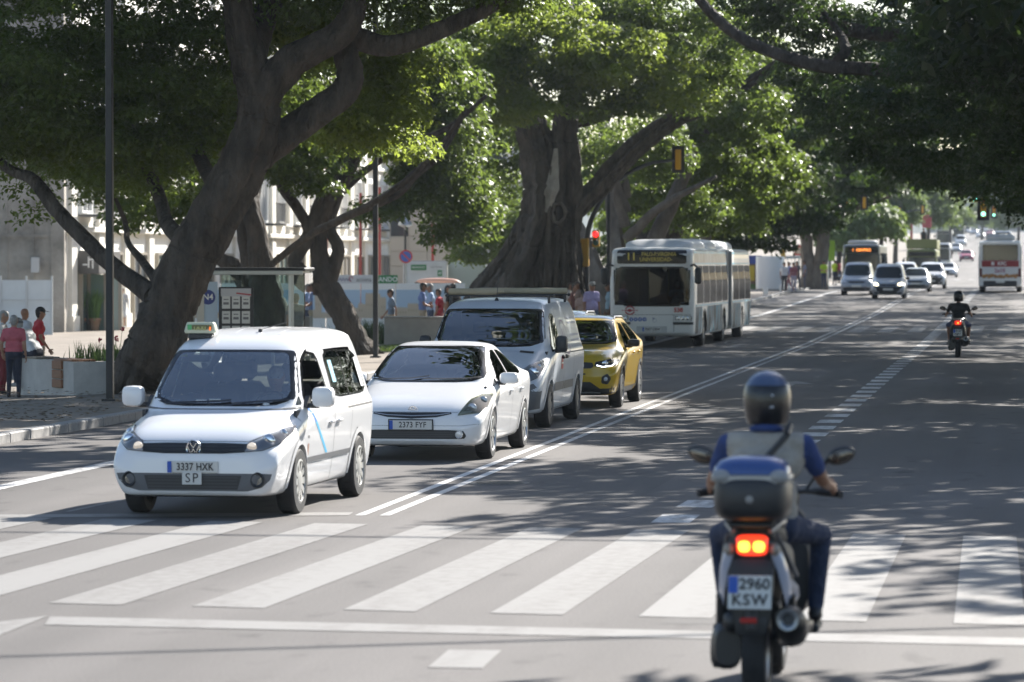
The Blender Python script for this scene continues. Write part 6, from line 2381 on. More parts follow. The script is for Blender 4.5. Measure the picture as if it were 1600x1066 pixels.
# ---------------------------------------------------------------- yellow crossover
def crossover(paint, roof, lab, loc, rz, name='crossover', light=True):
    t = thing(name, lab, 'car', loc, rz)
    b = Body([(0.00, .36, .56, .68, .52, .66, .50, .03), (0.05, .28, .60, .76, .70, .80, .64, .04), (0.12, .23, .66, .83, .78, .86, .70, .04), (0.30, .21, .74, .90, .82, .885, .73, .05),
              (0.75, .21, .84, .985, .83, .89, .735, .05), (1.10, .21, .90, 1.03, .83, .89, .735, .05), (1.45, .21, .94, 1.24, .83, .89, .69, .06), (1.85, .21, .97, 1.44, .83, .89, .62, .08),
              (2.3, .21, .99, 1.50, .83, .89, .605, .09), (3.2, .21, 1.03, 1.49, .83, .89, .60, .09), (3.75, .24, 1.06, 1.40, .82, .88, .58, .08), (4.02, .3, 1.05, 1.22, .80, .85, .60, .06), (4.14, .4, .98, 1.08, .74, .78, .58, .05)])
    ws = chaikin([(-.76, 1.03), (.76, 1.03), (.60, 1.40), (.55, 1.42), (-.55, 1.42), (-.60, 1.40)], 2, .15)
    b.cut(ws, 'f', .11, 2.2)
    fw = chaikin([(1.50, .97), (2.38, .99), (2.38, 1.37), (2.1, 1.37), (1.86, 1.27)], 2, .12)
    rw = chaikin([(2.48, 1.0), (3.3, 1.06), (3.45, 1.16), (3.2, 1.36), (2.48, 1.38)], 2, .12)
    lst = windows_side(b, t, [fw, rw], SIDEG)
    R_, yf, yr = .33, .83, 3.41
    for y in (yf, yr):
        b.arch(y, R_, R_ + .06)
    b.build(t, paint)
    b.patch(ws, 'f', .004, rings=(1, .9, .7, .4, 0), step=.06).build('windscreen', [FRIT, glass('tinted_screen')], t, 60)
    make_windows(b, t, lst, SIDEG)
    rf = MB()
    pl = [(-.56, 1.95), (.56, 1.95), (.56, 3.5), (-.56, 3.5)]
    b.patch(pl, 't', .004, rings=(1, .6, .3, 0), step=.1, mb=rf, split=0)
    rf.build('roof', roof, t, 60)
    for s in (-1, 1):
        rz_ = [b.cast(s * .57, y, 't')[0].z for y in (2.1, 2.25, 3.2, 3.4)]
        MB().tube([(s * .57, 2.1, rz_[0]), (s * .57, 2.25, rz_[1] + .03), (s * .57, 3.2, rz_[2] + .03), (s * .57, 3.4, rz_[3])], .017, 8).build('roof_rail', M('silver_bar'), t, 40)
    for y in (yf, yr):
        arch_trim(b, t, y, R_, R_ + .03, .07, TRIMB)
    wells(t, (yf, yr), R_, .86)
    for x in (-.77, .77):
        for y in (yf, yr):
            wheel(t, x, y, R_, .2, 'twin', .68, M('dark_alloy', (.3, .3, .31), .35, .8))
    lo = b.patch([(-.55, .23), (.55, .23), (.84, .26), (.85, .34), (.6, .33), (.44, .44), (-.44, .44), (-.6, .33), (-.85, .34), (-.84, .26)], 'f', .006, rings=(1, .7, .4, 0), step=.05, split=0).build('lower_bumper', TRIMB, t, 60)
    b.ribbon([(-.6, .275), (.6, .275)], 'f', .03, .018).build('skid_plate', M('silver_bar'), lo)
    g = b.patch(chaikin([(-.50, .70), (-.44, .655), (.44, .655), (.50, .70), (.46, .765), (-.46, .765)], 1, .2), 'f', .005, rings=(1, .5, 0), step=.05, split=0).build('grille', TRIMB, t, 60)
    b.ribbon([(-.36, .57), (.36, .57)], 'f', .025, .006).build('upper_slot', TRIMB, t)
    hl = [(.50, .70), (.66, .66), (.86, .72), (.88, .80), (.74, .815), (.52, .765)]
    for pp, sg in ((hl, 1), (mirror(hl), -1)):
        h = b.patch(pp, 'f', .003, rings=(1, .9, .5, 0), step=.03).build('headlight', [TRIMB, M('lamp_dark', (.04, .04, .045), .2)], t, 50)
        p, n = b.cast(sg * .67, .745, 'f')
        MB().lathe([(.001, -.016), (.03, -.014), (.048, -.004), (.052, .01)], (p.x, p.y - .004, p.z), 18, 'y').build('reflector_bowl', CHROME, h, 50)
        b.ribbon([(sg * .54, .71), (sg * .64, .685), (sg * .78, .70), (sg * .83, .755)], 'f', .016, .012).build('running_light', M('lit_white_led', (.9, .9, .9), .3, emit=((.85, .92, 1), 2.2)), h)
        fg = chaikin([(sg * .62, .42), (sg * .72, .40), (sg * .78, .50), (sg * .72, .58), (sg * .63, .53)], 1, .15)
        f = b.patch(fg, 'f', .006, rings=(1, .5, 0), step=.03, split=0).build('fog_lamp', TRIMB, t, 50)
        p, n = b.cast(sg * .69, .49, 'f')
        MB().lathe([(.001, -.012), (.025, -.01), (.036, -.002)], (p.x, p.y - .006, p.z), 14, 'y').build('fog_lens', REFL, f, 50)
    sm_ = MB()
    for ax in 'RL':
        b.ribbon([(1.3, .93), (1.2, .6), (1.3, .3)], ax, .008, .002, sm_)
        b.ribbon([(2.43, 1.0), (2.44, .5), (2.4, .25)], ax, .008, .002, sm_)
        b.ribbon([(3.25, 1.05), (3.2, .75), (3.0, .4)], ax, .008, .002, sm_)
    sm_.build('panel_seams', M('seam_grey'), t)
    for ax in 'RL':
        b.patch([(1.2, .22), (3.05, .22), (3.0, .33), (1.25, .33)], ax, .01, rings=(1, .8, .4, 0), step=.08, split=0).build('sill_moulding', TRIMB, t, 60)
        for y in (2.28, 3.05):
            p, n = b.cast(y, .88, ax)
            MB().box((p.x + n.x * .018, p.y, p.z), (.03, .18, .035), bev=.012).build('door_handle', paint, t, 40)
    plate(t, -.08, -.014, .53, '8841 KRD', .05)
    mirrors(t, .84, 1.52, 1.05, TRIMB, (.2, .12, .13), TRIMB, foot=.06)
    interior(t, b, 1.05, 3.9, .35, .96, .76, 2)
    wipers(b, t, [[(-.66, 1.04), (-.1, 1.05), (.05, 1.075)], [(.0, 1.04), (.5, 1.05), (.68, 1.07)]])
    return t


crossover(M('yellow_car_paint', (.56, .36, .015), .3, coat=.8), M('black_roof_paint', (.02, .02, .022), .2, coat=.6),
          'yellow crossover car with a black roof, behind the panel van', (-7.52, 60.35, 0), -.01)
crossover(M('dark_green_car_paint', (.03, .05, .045), .25, coat=.8), M('dark_green_car_paint'),
          'dark green car almost hidden between the panel van and the bus', (-8.75, 66.8, 0), -.01, 'parked_car')
# ================================================================== PEOPLE
SKIN = M('skin', (.42, .23, .15), .55)
SKIN2 = M('tanned_skin', (.3, .15, .09), .55)
EYE = M('eye_dark', (.02, .015, .012), .3)
LIP = M('lip', (.3, .1, .08), .5)


def cloth(n, c):
    return M('cloth_' + n, c, .85, noise=(9, .14), bump=(11, .7, .05))


def hairm(n, c):
    return M('hair_' + n, c, .6, noise=(30, .3))


def seg_dist(pts, a, b, r0, r1):
    ab = b - a
    L2 = (ab * ab).sum()
    t = np.clip(((pts - a) @ ab) / max(L2, 1e-9), 0, 1)
    q = a + t[:, None] * ab
    return np.linalg.norm(pts - q, axis=1) - (r0 + (r1 - r0) * t)


def capsule(mb, a, b, r0, r1, n=12):
    a, b = Vector(a), Vector(b)
    t = (b - a)
    L = t.length
    t = t.normalized() if L > 1e-6 else Vector((0, 0, 1))
    pts, rs = [], []
    for i in range(5):
        ph = math.pi / 2 * i / 4
        pts.append(a - t * r0 * math.cos(ph))
        rs.append(max(r0 * math.sin(ph), .002))
    for i in range(5):
        ph = math.pi / 2 * i / 4
        pts.append(b + t * r1 * math.sin(ph))
        rs.append(max(r1 * math.cos(ph), .002))
    mb.tube(pts, rs, n)


def remeshed(caps, voxel):
    mb = MB()
    for c in caps:
        capsule(mb, c[0], c[1], c[2], c[3])
    me = mb.mesh('tmp', SKIN)
    o = meshob('tmp', me)
    m = o.modifiers.new('r', 'REMESH')
    m.mode = 'VOXEL'
    m.voxel_size = voxel
    s = o.modifiers.new('s', 'SMOOTH')
    s.factor = .5
    s.iterations = 5
    bpy.context.view_layer.update()
    ev = bpy.data.meshes.new_from_object(o.evaluated_get(bpy.context.evaluated_depsgraph_get()))
    nv = len(ev.vertices)
    V = np.empty(nv * 3)
    ev.vertices.foreach_get('co', V)
    V = V.reshape(-1, 3)
    nl = len(ev.loops)
    F = np.empty(nl, np.int32)
    ev.loops.foreach_get('vertex_index', F)
    F = F.reshape(-1, 4)
    bpy.data.objects.remove(o)
    bpy.data.meshes.remove(me)
    bpy.data.meshes.remove(ev)
    return V, F


def hand(mb, w, d, pn, side, curl=.5, k=0, s=1.0, spread=.06):
    """palm and five bent fingers: w wrist, d pointing direction, pn palm normal (the way the fingers close), side the thumb's direction"""
    w, d, pn, side = Vector(w), Vector(d).normalized(), Vector(pn).normalized(), Vector(side).normalized()
    c = w + d * .048 * s
    R = Matrix((side, d, pn)).transposed()
    mb.ell(c, (.04 * s, .052 * s, .016 * s), 10, 6, k, R)
    for i, (off, ln) in enumerate(((.03, .066), (.011, .075), (-.009, .07), (-.028, .055))):
        p = w + d * .088 * s + side * off * s
        a0 = curl * .5
        pts = [p - d * .02 * s]
        dirv = d
        q = p
        for j, fr in enumerate((.45, .32, .25)):
            pts.append(q)
            an = curl * (.55 + .45 * j)
            dirv = (d * math.cos(an * (j + 1) * .8) + pn * math.sin(an * (j + 1) * .8) + side * (off * spread * 8)).normalized()
            q = q + dirv * ln * fr * s
        pts.append(q)
        mb.tube(pts, [.0095 * s, .0095 * s, .0088 * s, .008 * s, .006 * s], 6, k=k)
    p = w + d * .03 * s + side * .032 * s
    d2 = (side * .75 + d * .6 + pn * .35 * curl).normalized()
    d3 = (side * .2 + d * .8 + pn * .6 * curl).normalized()
    mb.tube([p - side * .012 * s, p + d2 * .034 * s, p + d2 * .034 * s + d3 * .03 * s], [.013 * s, .011 * s, .008 * s], 6, k=k)


STAND = dict(pel=(0, 0, .95), ch=(0, .01, 1.27), nk=(0, .01, 1.47), hd=(0, -.025, 1.625), shl=(.185, .01, 1.41), shr=(-.185, .01, 1.41), ell=(.235, .03, 1.13), elr=(-.235, .03, 1.13),
             wrl=(.245, -.05, .89), wrr=(-.245, -.05, .89), hil=(.09, 0, .92), hir=(-.09, 0, .92), knl=(.1, -.02, .5), knr=(-.1, -.02, .5), anl=(.105, .03, .09), anr=(-.105, .03, .09))


def person(lab, loc, rz, top, legs, hair, skin=SKIN, h=1.7, pose=None, sleeve='short', shoes=None, bare_legs=0, dress=False, long_hair=False, bald=False, belly=0.0, voxel=.022, group=None,
           hands=True, cap_=None, glasses=False, curl=.45, extra=(), hdir=(0, -1, 0), toes=None, vest=None):
    J = dict(STAND)
    J.update(pose or {})
    J = {k: Vector(v) for k, v in J.items()}
    s = h / 1.74
    t = thing('person', lab, 'person', loc, rz, group)
    T, S, H, L, B, V_ = 'top', 'skin', 'hair', 'legs', 'shoe', 'vest'
    fd = Vector(hdir).normalized()
    caps = []

    def C(a, b, r0, r1, tg):
        caps.append((Vector(a), Vector(b), r0, r1, tg))
    up = (J['nk'] - J['pel']).normalized()
    x = (J['shl'] - J['shr']).normalized()
    core = vest or T
    core = V_ if vest else T
    C(J['ch'] - x * .095 + up * .03, J['ch'] + x * .095 + up * .03, .118, .118, core)
    C(J['shr'] + x * .035 + up * .0, J['shl'] - x * .035, .072, .072, core)
    m_ = J['pel'].lerp(J['ch'], .5)
    C(m_ - x * .07, m_ + x * .07, .112, .112, core)
    C(J['ch'], J['nk'] - up * .05, .1, .085, core)
    if belly:
        f_ = Vector((0, -1, 0)) if abs(x.x) > .5 else fd
        C(m_ + f_ * belly * .5 - up * .03, m_ + f_ * belly * .6 - up * .02, .125, .125, core)
    hx_ = (J['hil'] - J['hir']).normalized()
    C(J['hir'] + hx_ * .02, J['hil'] - hx_ * .02, .115, .115, L)
    C(J['pel'] + up * .06 - x * .075, J['pel'] + up * .06 + x * .075, .108, .108, core)
    # neck and head
    hd = J['hd']
    C(J['nk'] - up * .03, hd - Vector((0, 0, .07)), .055, .052, S)
    C(hd + Vector((0, 0, -.045)) + fd * .012, hd + Vector((0, 0, .03)) + fd * -.005, .078, .09, S)
    C(hd + Vector((0, 0, -.085)) + fd * .05, hd + Vector((0, 0, -.05)) + fd * .04, .036, .05, S)
    sd = fd.cross(Vector((0, 0, 1))).normalized()
    C(hd + fd * .088 + Vector((0, 0, -.0)), hd + fd * .105 + Vector((0, 0, -.03)), .011, .017, S)
    for q in (1, -1):
        C(hd + sd * q * .088 + Vector((0, 0, .01)), hd + sd * q * .09 + Vector((0, 0, -.025)), .016, .011, S)
    if not bald:
        C(hd + Vector((0, 0, .045)) - fd * .02, hd + Vector((0, 0, .045)) + fd * .025, .089, .082, H)
        C(hd + Vector((0, 0, .0)) - fd * .03, hd - fd * .035 + Vector((0, 0, -.03)), .084, .07, H)
    if long_hair:
        C(hd - fd * .05, hd - fd * .07 + Vector((0, 0, -.18)), .08, .06, H)
    for sfx in 'lr':
        sh, el, wr = J['sh' + sfx], J['el' + sfx], J['wr' + sfx]
        if sleeve == 'short':
            mm = sh.lerp(el, .62)
            C(sh, mm, .062, .056, T)
            C(mm, el, .043, .04, S)
            C(el, wr, .04, .027, S)
        else:
            C(sh, el, .062, .05, T)
            C(el, wr, .049, .037, T)
        hi, kn, an = J['hi' + sfx], J['kn' + sfx], J['an' + sfx]
        C(hi, kn, .092, .062, L)
        if bare_legs:
            kk = kn.lerp(an, bare_legs - 1) if bare_legs > 1 else kn
            C(kn, an, .05, .036, S)
        else:
            C(kn, an + (kn - an).normalized() * .02, .064, .048, L)
        fdir = Vector((fd.x, fd.y, 0)).normalized() if toes is None else Vector(toes)
        C(an + Vector((0, 0, -.035)) - fdir * .03, an + fdir * .15 + Vector((0, 0, -.055)), .045, .034, B)
    if dress:
        for q in (-.05, 0, .05):
            C(J['pel'] + Vector((q, 0, 0)), J['pel'] + Vector((q * 1.8, 0, -.42)), .115, .125, T)
    caps += [(Vector(a), Vector(b), r0, r1, tg) for a, b, r0, r1, tg in extra]
    caps = [(a * s, b * s, r0 * s, r1 * s, tg) for a, b, r0, r1, tg in caps]
    V, F = remeshed(caps, voxel)
    ctr = V[F].mean(1)
    D = np.stack([seg_dist(ctr, np.array(c[0]), np.array(c[1]), c[2], c[3]) for c in caps])
    tags = [S, H, T, L, B, V_]
    ti = np.array([tags.index(c[4]) for c in caps])
    mi = ti[D.argmin(0)]
    mb = MB()
    hd = hd * s
    for q in (1, -1):
        mb.ell(hd + fd * .083 * s + sd * q * .034 * s + Vector((0, 0, .012 * s)), (.012 * s, .008 * s, .007 * s), 6, 4, 6)
    mb.box(hd + fd * .09 * s + Vector((0, 0, -.062 * s)), (.04 * s, .012 * s, .008 * s), k=7)
    if hands:
        for sfx, sg in (('l', 1), ('r', -1)):
            el, wr = J['el' + sfx] * s, J['wr' + sfx] * s
            d = (wr - el).normalized()
            inn = x * -sg
            pn = (inn - d * inn.dot(d)).normalized()
            th = d.cross(pn) if d.cross(pn).dot(fd) > 0 else pn.cross(d)
            hand(mb, wr + d * .01, d, pn, th, curl, 0, s)
    nV = len(V)
    me = bpy.data.meshes.new('figure')
    verts = [tuple(v) for v in V] + mb.v
    faces = [tuple(f) for f in F.tolist()] + [tuple(i + nV for i in f) for f in mb.f]
    me.from_pydata(verts, [], faces)
    for m in (skin, hair, top, legs, shoes or BLACK, vest or top, EYE, LIP):
        me.materials.append(m)
    me.polygons.foreach_set('material_index', list(mi.astype(int)) + mb.m)
    me.polygons.foreach_set('use_smooth', [True] * len(faces))
    me.update()
    meshob('figure', me, t)
    if cap_:
        c = MB()
        R = Matrix((sd, fd, Vector((0, 0, 1)))).transposed()
        vs, fs = [], []
        for i in range(6):
            ph = math.pi / 2 * i / 5
            for j in range(16):
                th = 2 * math.pi * j / 16
                vs.append(hd + R @ Vector((.1 * s * math.cos(ph) * math.cos(th), .11 * s * math.cos(ph) * math.sin(th), (.03 + .105 * math.sin(ph)) * s)))
        for i in range(5):
            for j in range(16):
                fs.append((i * 16 + j, i * 16 + (j + 1) % 16, (i + 1) * 16 + (j + 1) % 16, (i + 1) * 16 + j))
        c.add(vs, fs)
        vs = [hd + R @ Vector((.085 * s * math.cos(a), (.08 + max(0, math.sin(a)) * .11) * s, (.04 - .02 * math.sin(a) + dz) * s)) for dz in (0, .008) for a in [math.pi * k / 8 for k in range(9)]]
        fs = [tuple(range(9)), tuple(range(17, 8, -1))] + [(k, k + 1, 10 + k, 9 + k) for k in range(8)]
        c.add(vs, fs)
        c.build('cap', cap_, t, 50)
    if glasses:
        g = MB()
        for q in (1, -1):
            g.box(hd + fd * .097 * s + sd * q * .034 * s + Vector((0, 0, .012 * s)), (.05 * s, .008, .034 * s), rz=math.atan2(sd.y, sd.x))
        g.build('sunglasses', BLACK, t)
    return t


def spot(px, py, d=None, z=KT):
    """standing point: from the foot pixel, or on a pixel column at a distance"""
    if d is None:
        return W(px, py, z)
    p = P(px, 0, d)
    return Vector((p.x, p.y, zr(p.y) + (pz(p.x) if z == KT else z)))


WALK = dict(anl=(.1, -.22, .12), knl=(.1, -.16, .52), anr=(-.1, .3, .16), knr=(-.1, .06, .5), ell=(.23, .12, 1.15), wrl=(.25, .12, .9), elr=(-.23, -.04, 1.13), wrr=(-.24, -.2, .93))
FOLD = dict(ell=(.24, .0, 1.15), wrl=(.08, -.2, 1.1), elr=(-.24, .0, 1.15), wrr=(-.06, -.2, 1.08))
FACE_L, FACE_R, AWAY = -math.pi / 2 + 0, math.pi / 2, math.pi   # rz turning a figure that looks to -y

WHT = cloth('white', (.7, .7, .7))
NAVY = cloth('navy', (.025, .03, .05))
JEAN = cloth('denim', (.05, .08, .15))
KHAKI = cloth('khaki', (.36, .31, .24))
LBLUE = cloth('light_blue', (.3, .42, .62))
BLK = cloth('black', (.02, .02, .022))
GREYH = hairm('grey', (.3, .29, .27))
DARKH = hairm('dark', (.02, .016, .013))
BROWN = hairm('brown', (.06, .035, .02))
GA = 'people around the white planter'
pcx = spot(45, 0, 66.5)
# seated man on the planter end, leaning forward, looking left
seat = Vector((pc.x, pc.y, 0)) + u1 * (L1 * .88) + u2 * .2
sit = dict(pel=(0, .0, .64), ch=(0, -.19, .9), nk=(0, -.32, 1.05), hd=(0, -.42, 1.155), shl=(.19, -.27, 1.01), shr=(-.19, -.27, 1.01), ell=(.25, -.36, .78), elr=(-.25, -.38, .78), wrl=(.16, -.46, .66), wrr=(-.14, -.48, .66),
           hil=(.09, -.02, .64), hir=(-.09, -.02, .64), knl=(.13, -.42, .6), knr=(-.13, -.44, .6), anl=(.12, -.36, .09), anr=(-.12, -.5, .09))
person('man in white polo and grey cap seated on the planter', (seat.x, seat.y, pc.z - .01), FACE_L - .35, WHT, NAVY, GREYH, h=1.72, pose=sit, shoes=cloth('grey_shoe', (.3, .3, .3)), cap_=M('cap_grey', (.1, .1, .11), .8), group=GA, voxel=.018)
p = spot(20, 0, 65.5)
person('man in pink checked shirt seen from behind, arms at his sides', p, AWAY + .1, cloth('pink_check', (.52, .12, .15)), NAVY, GREYH, h=1.46, pose=dict(ell=(.26, .04, 1.12), wrl=(.24, -.08, .92)), group=GA, voxel=.018)
p = spot(60, 0, 69)
person('man in red polo and black cap standing behind the seated man', p, FACE_R + .5, cloth('red', (.45, .025, .035)), KHAKI, DARKH, SKIN2, h=1.58, pose=dict(wrl=(.25, -.08, .92), wrr=(-.22, -.14, .9)), cap_=M('cap_black', (.015, .015, .016), .8), group=GA, voxel=.018)
p = spot(36, 0, 71)
person('bald man in a pale grey shirt at the back of the planter group', p, AWAY - .6, cloth('pale_grey', (.45, .46, .48)), NAVY, GREYH, SKIN2, h=1.58, bald=True, group=GA)
p = spot(3, 0, 68.5)
person('grey haired woman in a white blouse at the far left edge', p, FACE_R, WHT, cloth('wine', (.2, .03, .04)), GREYH, h=1.55, sleeve='short', group=GA)
p = spot(190, 0, 146, -.34)
person('woman in a long pale grey dress walking by the shop', p, .2, cloth('pale_dress', (.55, .55, .58)), cloth('pale_dress', (.5, .5, .5)), DARKH, h=1.62, pose=WALK, dress=True, sleeve='long', bare_legs=1, glasses=True)
p = spot(462, 0, 84)
person('person in a dark top walking behind the bus shelter glass', p, AWAY + .4, cloth('charcoal', (.07, .08, .09)), cloth('dark_trousers', (.04, .04, .045)), DARKH, SKIN2, h=1.62, pose=WALK)
GB = 'people by the mural hoarding'
p = spot(611, 0, 108)
person('man in a blue grey shirt walking alone in front of the mural', p, FACE_L + .3, cloth('blue_grey', (.14, .19, .26)), KHAKI, DARKH, SKIN2, h=1.64, pose=WALK, group=GB, glasses=True)
p = spot(660, 0, 108)
person('man in a blue shirt and beige trousers, arms folded by the mural', p, FACE_R + .3, cloth('mid_blue', (.14, .2, .42)), KHAKI, DARKH, SKIN2, h=1.78, pose=FOLD, group=GB)
p = spot(672.5, 0, 109)
person('grey haired man in a light blue shirt and jeans by the mural', p, FACE_L + .2, LBLUE, JEAN, GREYH, SKIN2, h=1.75, pose=FOLD, group=GB, belly=.1)
p = spot(686, 0, 110)
person('short person in a red top and red shorts by the mural', p, FACE_L - .2, cloth('bright_red', (.5, .04, .06)), cloth('red_shorts', (.35, .03, .04)), BROWN, SKIN2, h=1.58, group=GB, bare_legs=1)
p = spot(699, 0, 111)
person('woman in white with a dark ponytail and a black backpack', p, FACE_R - .2, WHT, cloth('grey_print', (.25, .25, .27)), DARKH, SKIN, h=1.68, long_hair=True, group=GB)
bk = thing('backpack', 'black backpack on the woman in white', 'backpack', p + Vector((-.17, .02, 1.06)), .2)
MB().box((0, 0, 0), (.2, .3, .44), bev=.06).build('pack', BLACK, bk, 40)
MB().box((-.1, 0, -.06), (.06, .24, .22), bev=.025).build('pocket', BLACK, bk, 40)
p = spot(708, 0, 108)
person('man in a black T-shirt at the right end of the group', p, AWAY + .7, BLK, BLK, DARKH, SKIN2, h=1.72, group=GB)
GC = 'people waiting by the kerb behind the cars'
p = spot(925, 0, 101)
person('heavy man in a lavender shirt and jeans standing left of the bus', p, FACE_R - .9, cloth('lavender', (.42, .36, .6)), JEAN, GREYH, SKIN2, h=1.74, belly=.14, group=GC, glasses=True)
p = spot(952, 0, 106)
person('person in a pale blue shirt half hidden by the left edge of the bus', p, FACE_L + .3, cloth('sky_blue', (.3, .42, .5)), cloth('brown', (.12, .08, .06)), BROWN, SKIN2, h=1.68, group=GC)
for i, (px, d, c, hh, lab) in enumerate(((897, 112, (.3, .14, .12), 1.6, 'person in a rust top in the crowd left of the traffic light'), (904, 108, (.2, .13, .1), 1.72, 'dark haired tall person in a brown top in the crowd beside the traffic light pole'),
                                         (911, 104, (.45, .3, .26), 1.5, 'short person in a salmon top in front of the crowd'), (890, 116, (.5, .45, .4), 1.62, 'person in cream at the back of the crowd, next to the big trunk'))):
    person(lab, spot(px, 0, d), rng.uniform(0, 6), cloth('crowd%d' % i, c), NAVY, (DARKH, BROWN)[i % 2], SKIN2, h=hh, group=GC, voxel=.03)
GD = 'people at the far crossing'
for i, (px, d, c, l_, lab) in enumerate(((1226, 206, (.65, .66, .68), (.05, .05, .06), 'person in a white top at the far crossing, next to the kiosk'), (1234, 208, (.12, .16, .35), (.3, .12, .14), 'person in a blue top and dull red trousers at the far crossing'),
                                         (1241, 205, (.2, .08, .1), (.3, .3, .4), 'person in a maroon top and grey trousers at the far crossing'), (1246, 212, (.08, .08, .09), (.06, .06, .08), 'person all in black at the far crossing'),
                                         (1258, 222, (.2, .22, .3), (.1, .1, .14), 'person in slate grey behind the triangular sign'))):
    person(lab, spot(px, 0, d), rng.uniform(0, 6), cloth('far%d' % i, c), cloth('farleg%d' % i, l_), DARKH, SKIN2, h=1.68, group=GD, voxel=.034, pose=WALK if i % 2 else None)
for i, (px, d, lab) in enumerate(((1288, 226, 'worker in a lime yellow vest beside the barriers'), (1305, 245, 'second worker in a lime vest nearer the dark bus'))):
    person(lab, spot(px, 0, d), .5 + i * 2, cloth('lime', (.42, .6, .04)), cloth('worker_navy', (.04, .05, .09)), DARKH, SKIN2, h=1.7, group='workers in lime vests', voxel=.034, pose=FOLD)
p = spot(1312, 0, 262)
person('person in dark red beside the front of the dark bus', p, 1.0, cloth('dark_red', (.25, .03, .04)), NAVY, DARKH, SKIN2, h=1.68, voxel=.034)
# drivers
drv = dict(pel=(0, .1, .66), ch=(0, .12, .98), nk=(0, .12, 1.16), hd=(0, .08, 1.31), shl=(.19, .1, 1.1), shr=(-.19, .1, 1.1), ell=(.26, -.1, .9), elr=(-.26, -.1, .9), wrl=(.16, -.3, 1.0), wrr=(-.16, -.3, 1.0),
           hil=(.09, .06, .64), hir=(-.09, .06, .64), knl=(.13, -.34, .66), knr=(-.13, -.34, .66), anl=(.12, -.44, .3), anr=(-.12, -.44, .3))
person('driver of the white taxi van behind its windscreen', (taxi.location.x + .33, taxi.location.y + 2.2, -.06), 0, cloth('driver_grey', (.3, .3, .33)), NAVY, GREYH, SKIN, h=1.74, pose=drv, group='drivers seen through windscreens')
person('driver of the pale panel van, in a light shirt', (pv.location.x + .38, pv.location.y + 2.28, .1), 0, WHT, NAVY, DARKH, SKIN, h=1.74, pose=drv, group='drivers seen through windscreens')
# ================================================================== BUSES
PATCH_D[0] = .12
BGLASS = M('bus_dark_glass')
_n = BGLASS.node_tree
_o, _d, _g, _x = _n.nodes['Material Output'], _n.nodes.new('ShaderNodeBsdfDiffuse'), _n.nodes.new('ShaderNodeBsdfGlossy'), _n.nodes.new('ShaderNodeMixShader')
_d.inputs[0].default_value = (.02, .025, .028, 1)
_g.inputs['Roughness'].default_value = .06
_x.inputs[0].default_value = .12
_n.links.new(_d.outputs[0], _x.inputs[1])
_n.links.new(_g.outputs[0], _x.inputs[2])
_n.links.new(_x.outputs[0], _o.inputs[0])
BWHT = M('bus_white', (.72, .72, .71), .35, coat=.3)


def bus_body(st, step=.16):
    return Body(st, step)


def wrap_mat():
    """silver-blue advert wrap with streaky print"""
    m = M('bus_wrap', (.42, .46, .48), .6, spec=.15)
    nt = m.node_tree
    b = nt.nodes['Principled BSDF']
    tc = nt.nodes.new('ShaderNodeTexCoord')
    mp = nt.nodes.new('ShaderNodeMapping')
    mp.inputs['Scale'].default_value = (1, 1.2, .5)
    n = nt.nodes.new('ShaderNodeTexNoise')
    n.inputs['Scale'].default_value = 2.2
    n.inputs['Detail'].default_value = 4
    r = nt.nodes.new('ShaderNodeValToRGB')
    e = r.color_ramp.elements
    e[0].position, e[0].color = .36, (.03, .04, .045, 1)
    e[1].position, e[1].color = .52, (.28, .3, .32, 1)
    q = e.new(.62)
    q.color = (.1, .28, .38, 1)
    q = e.new(.7)
    q.color = (.3, .33, .35, 1)
    nt.links.new(tc.outputs['Object'], mp.inputs[0])
    nt.links.new(mp.outputs[0], n.inputs['Vector'])
    nt.links.new(n.outputs['Fac'], r.inputs[0])
    nt.links.new(r.outputs[0], b.inputs['Base Color'])
    return m


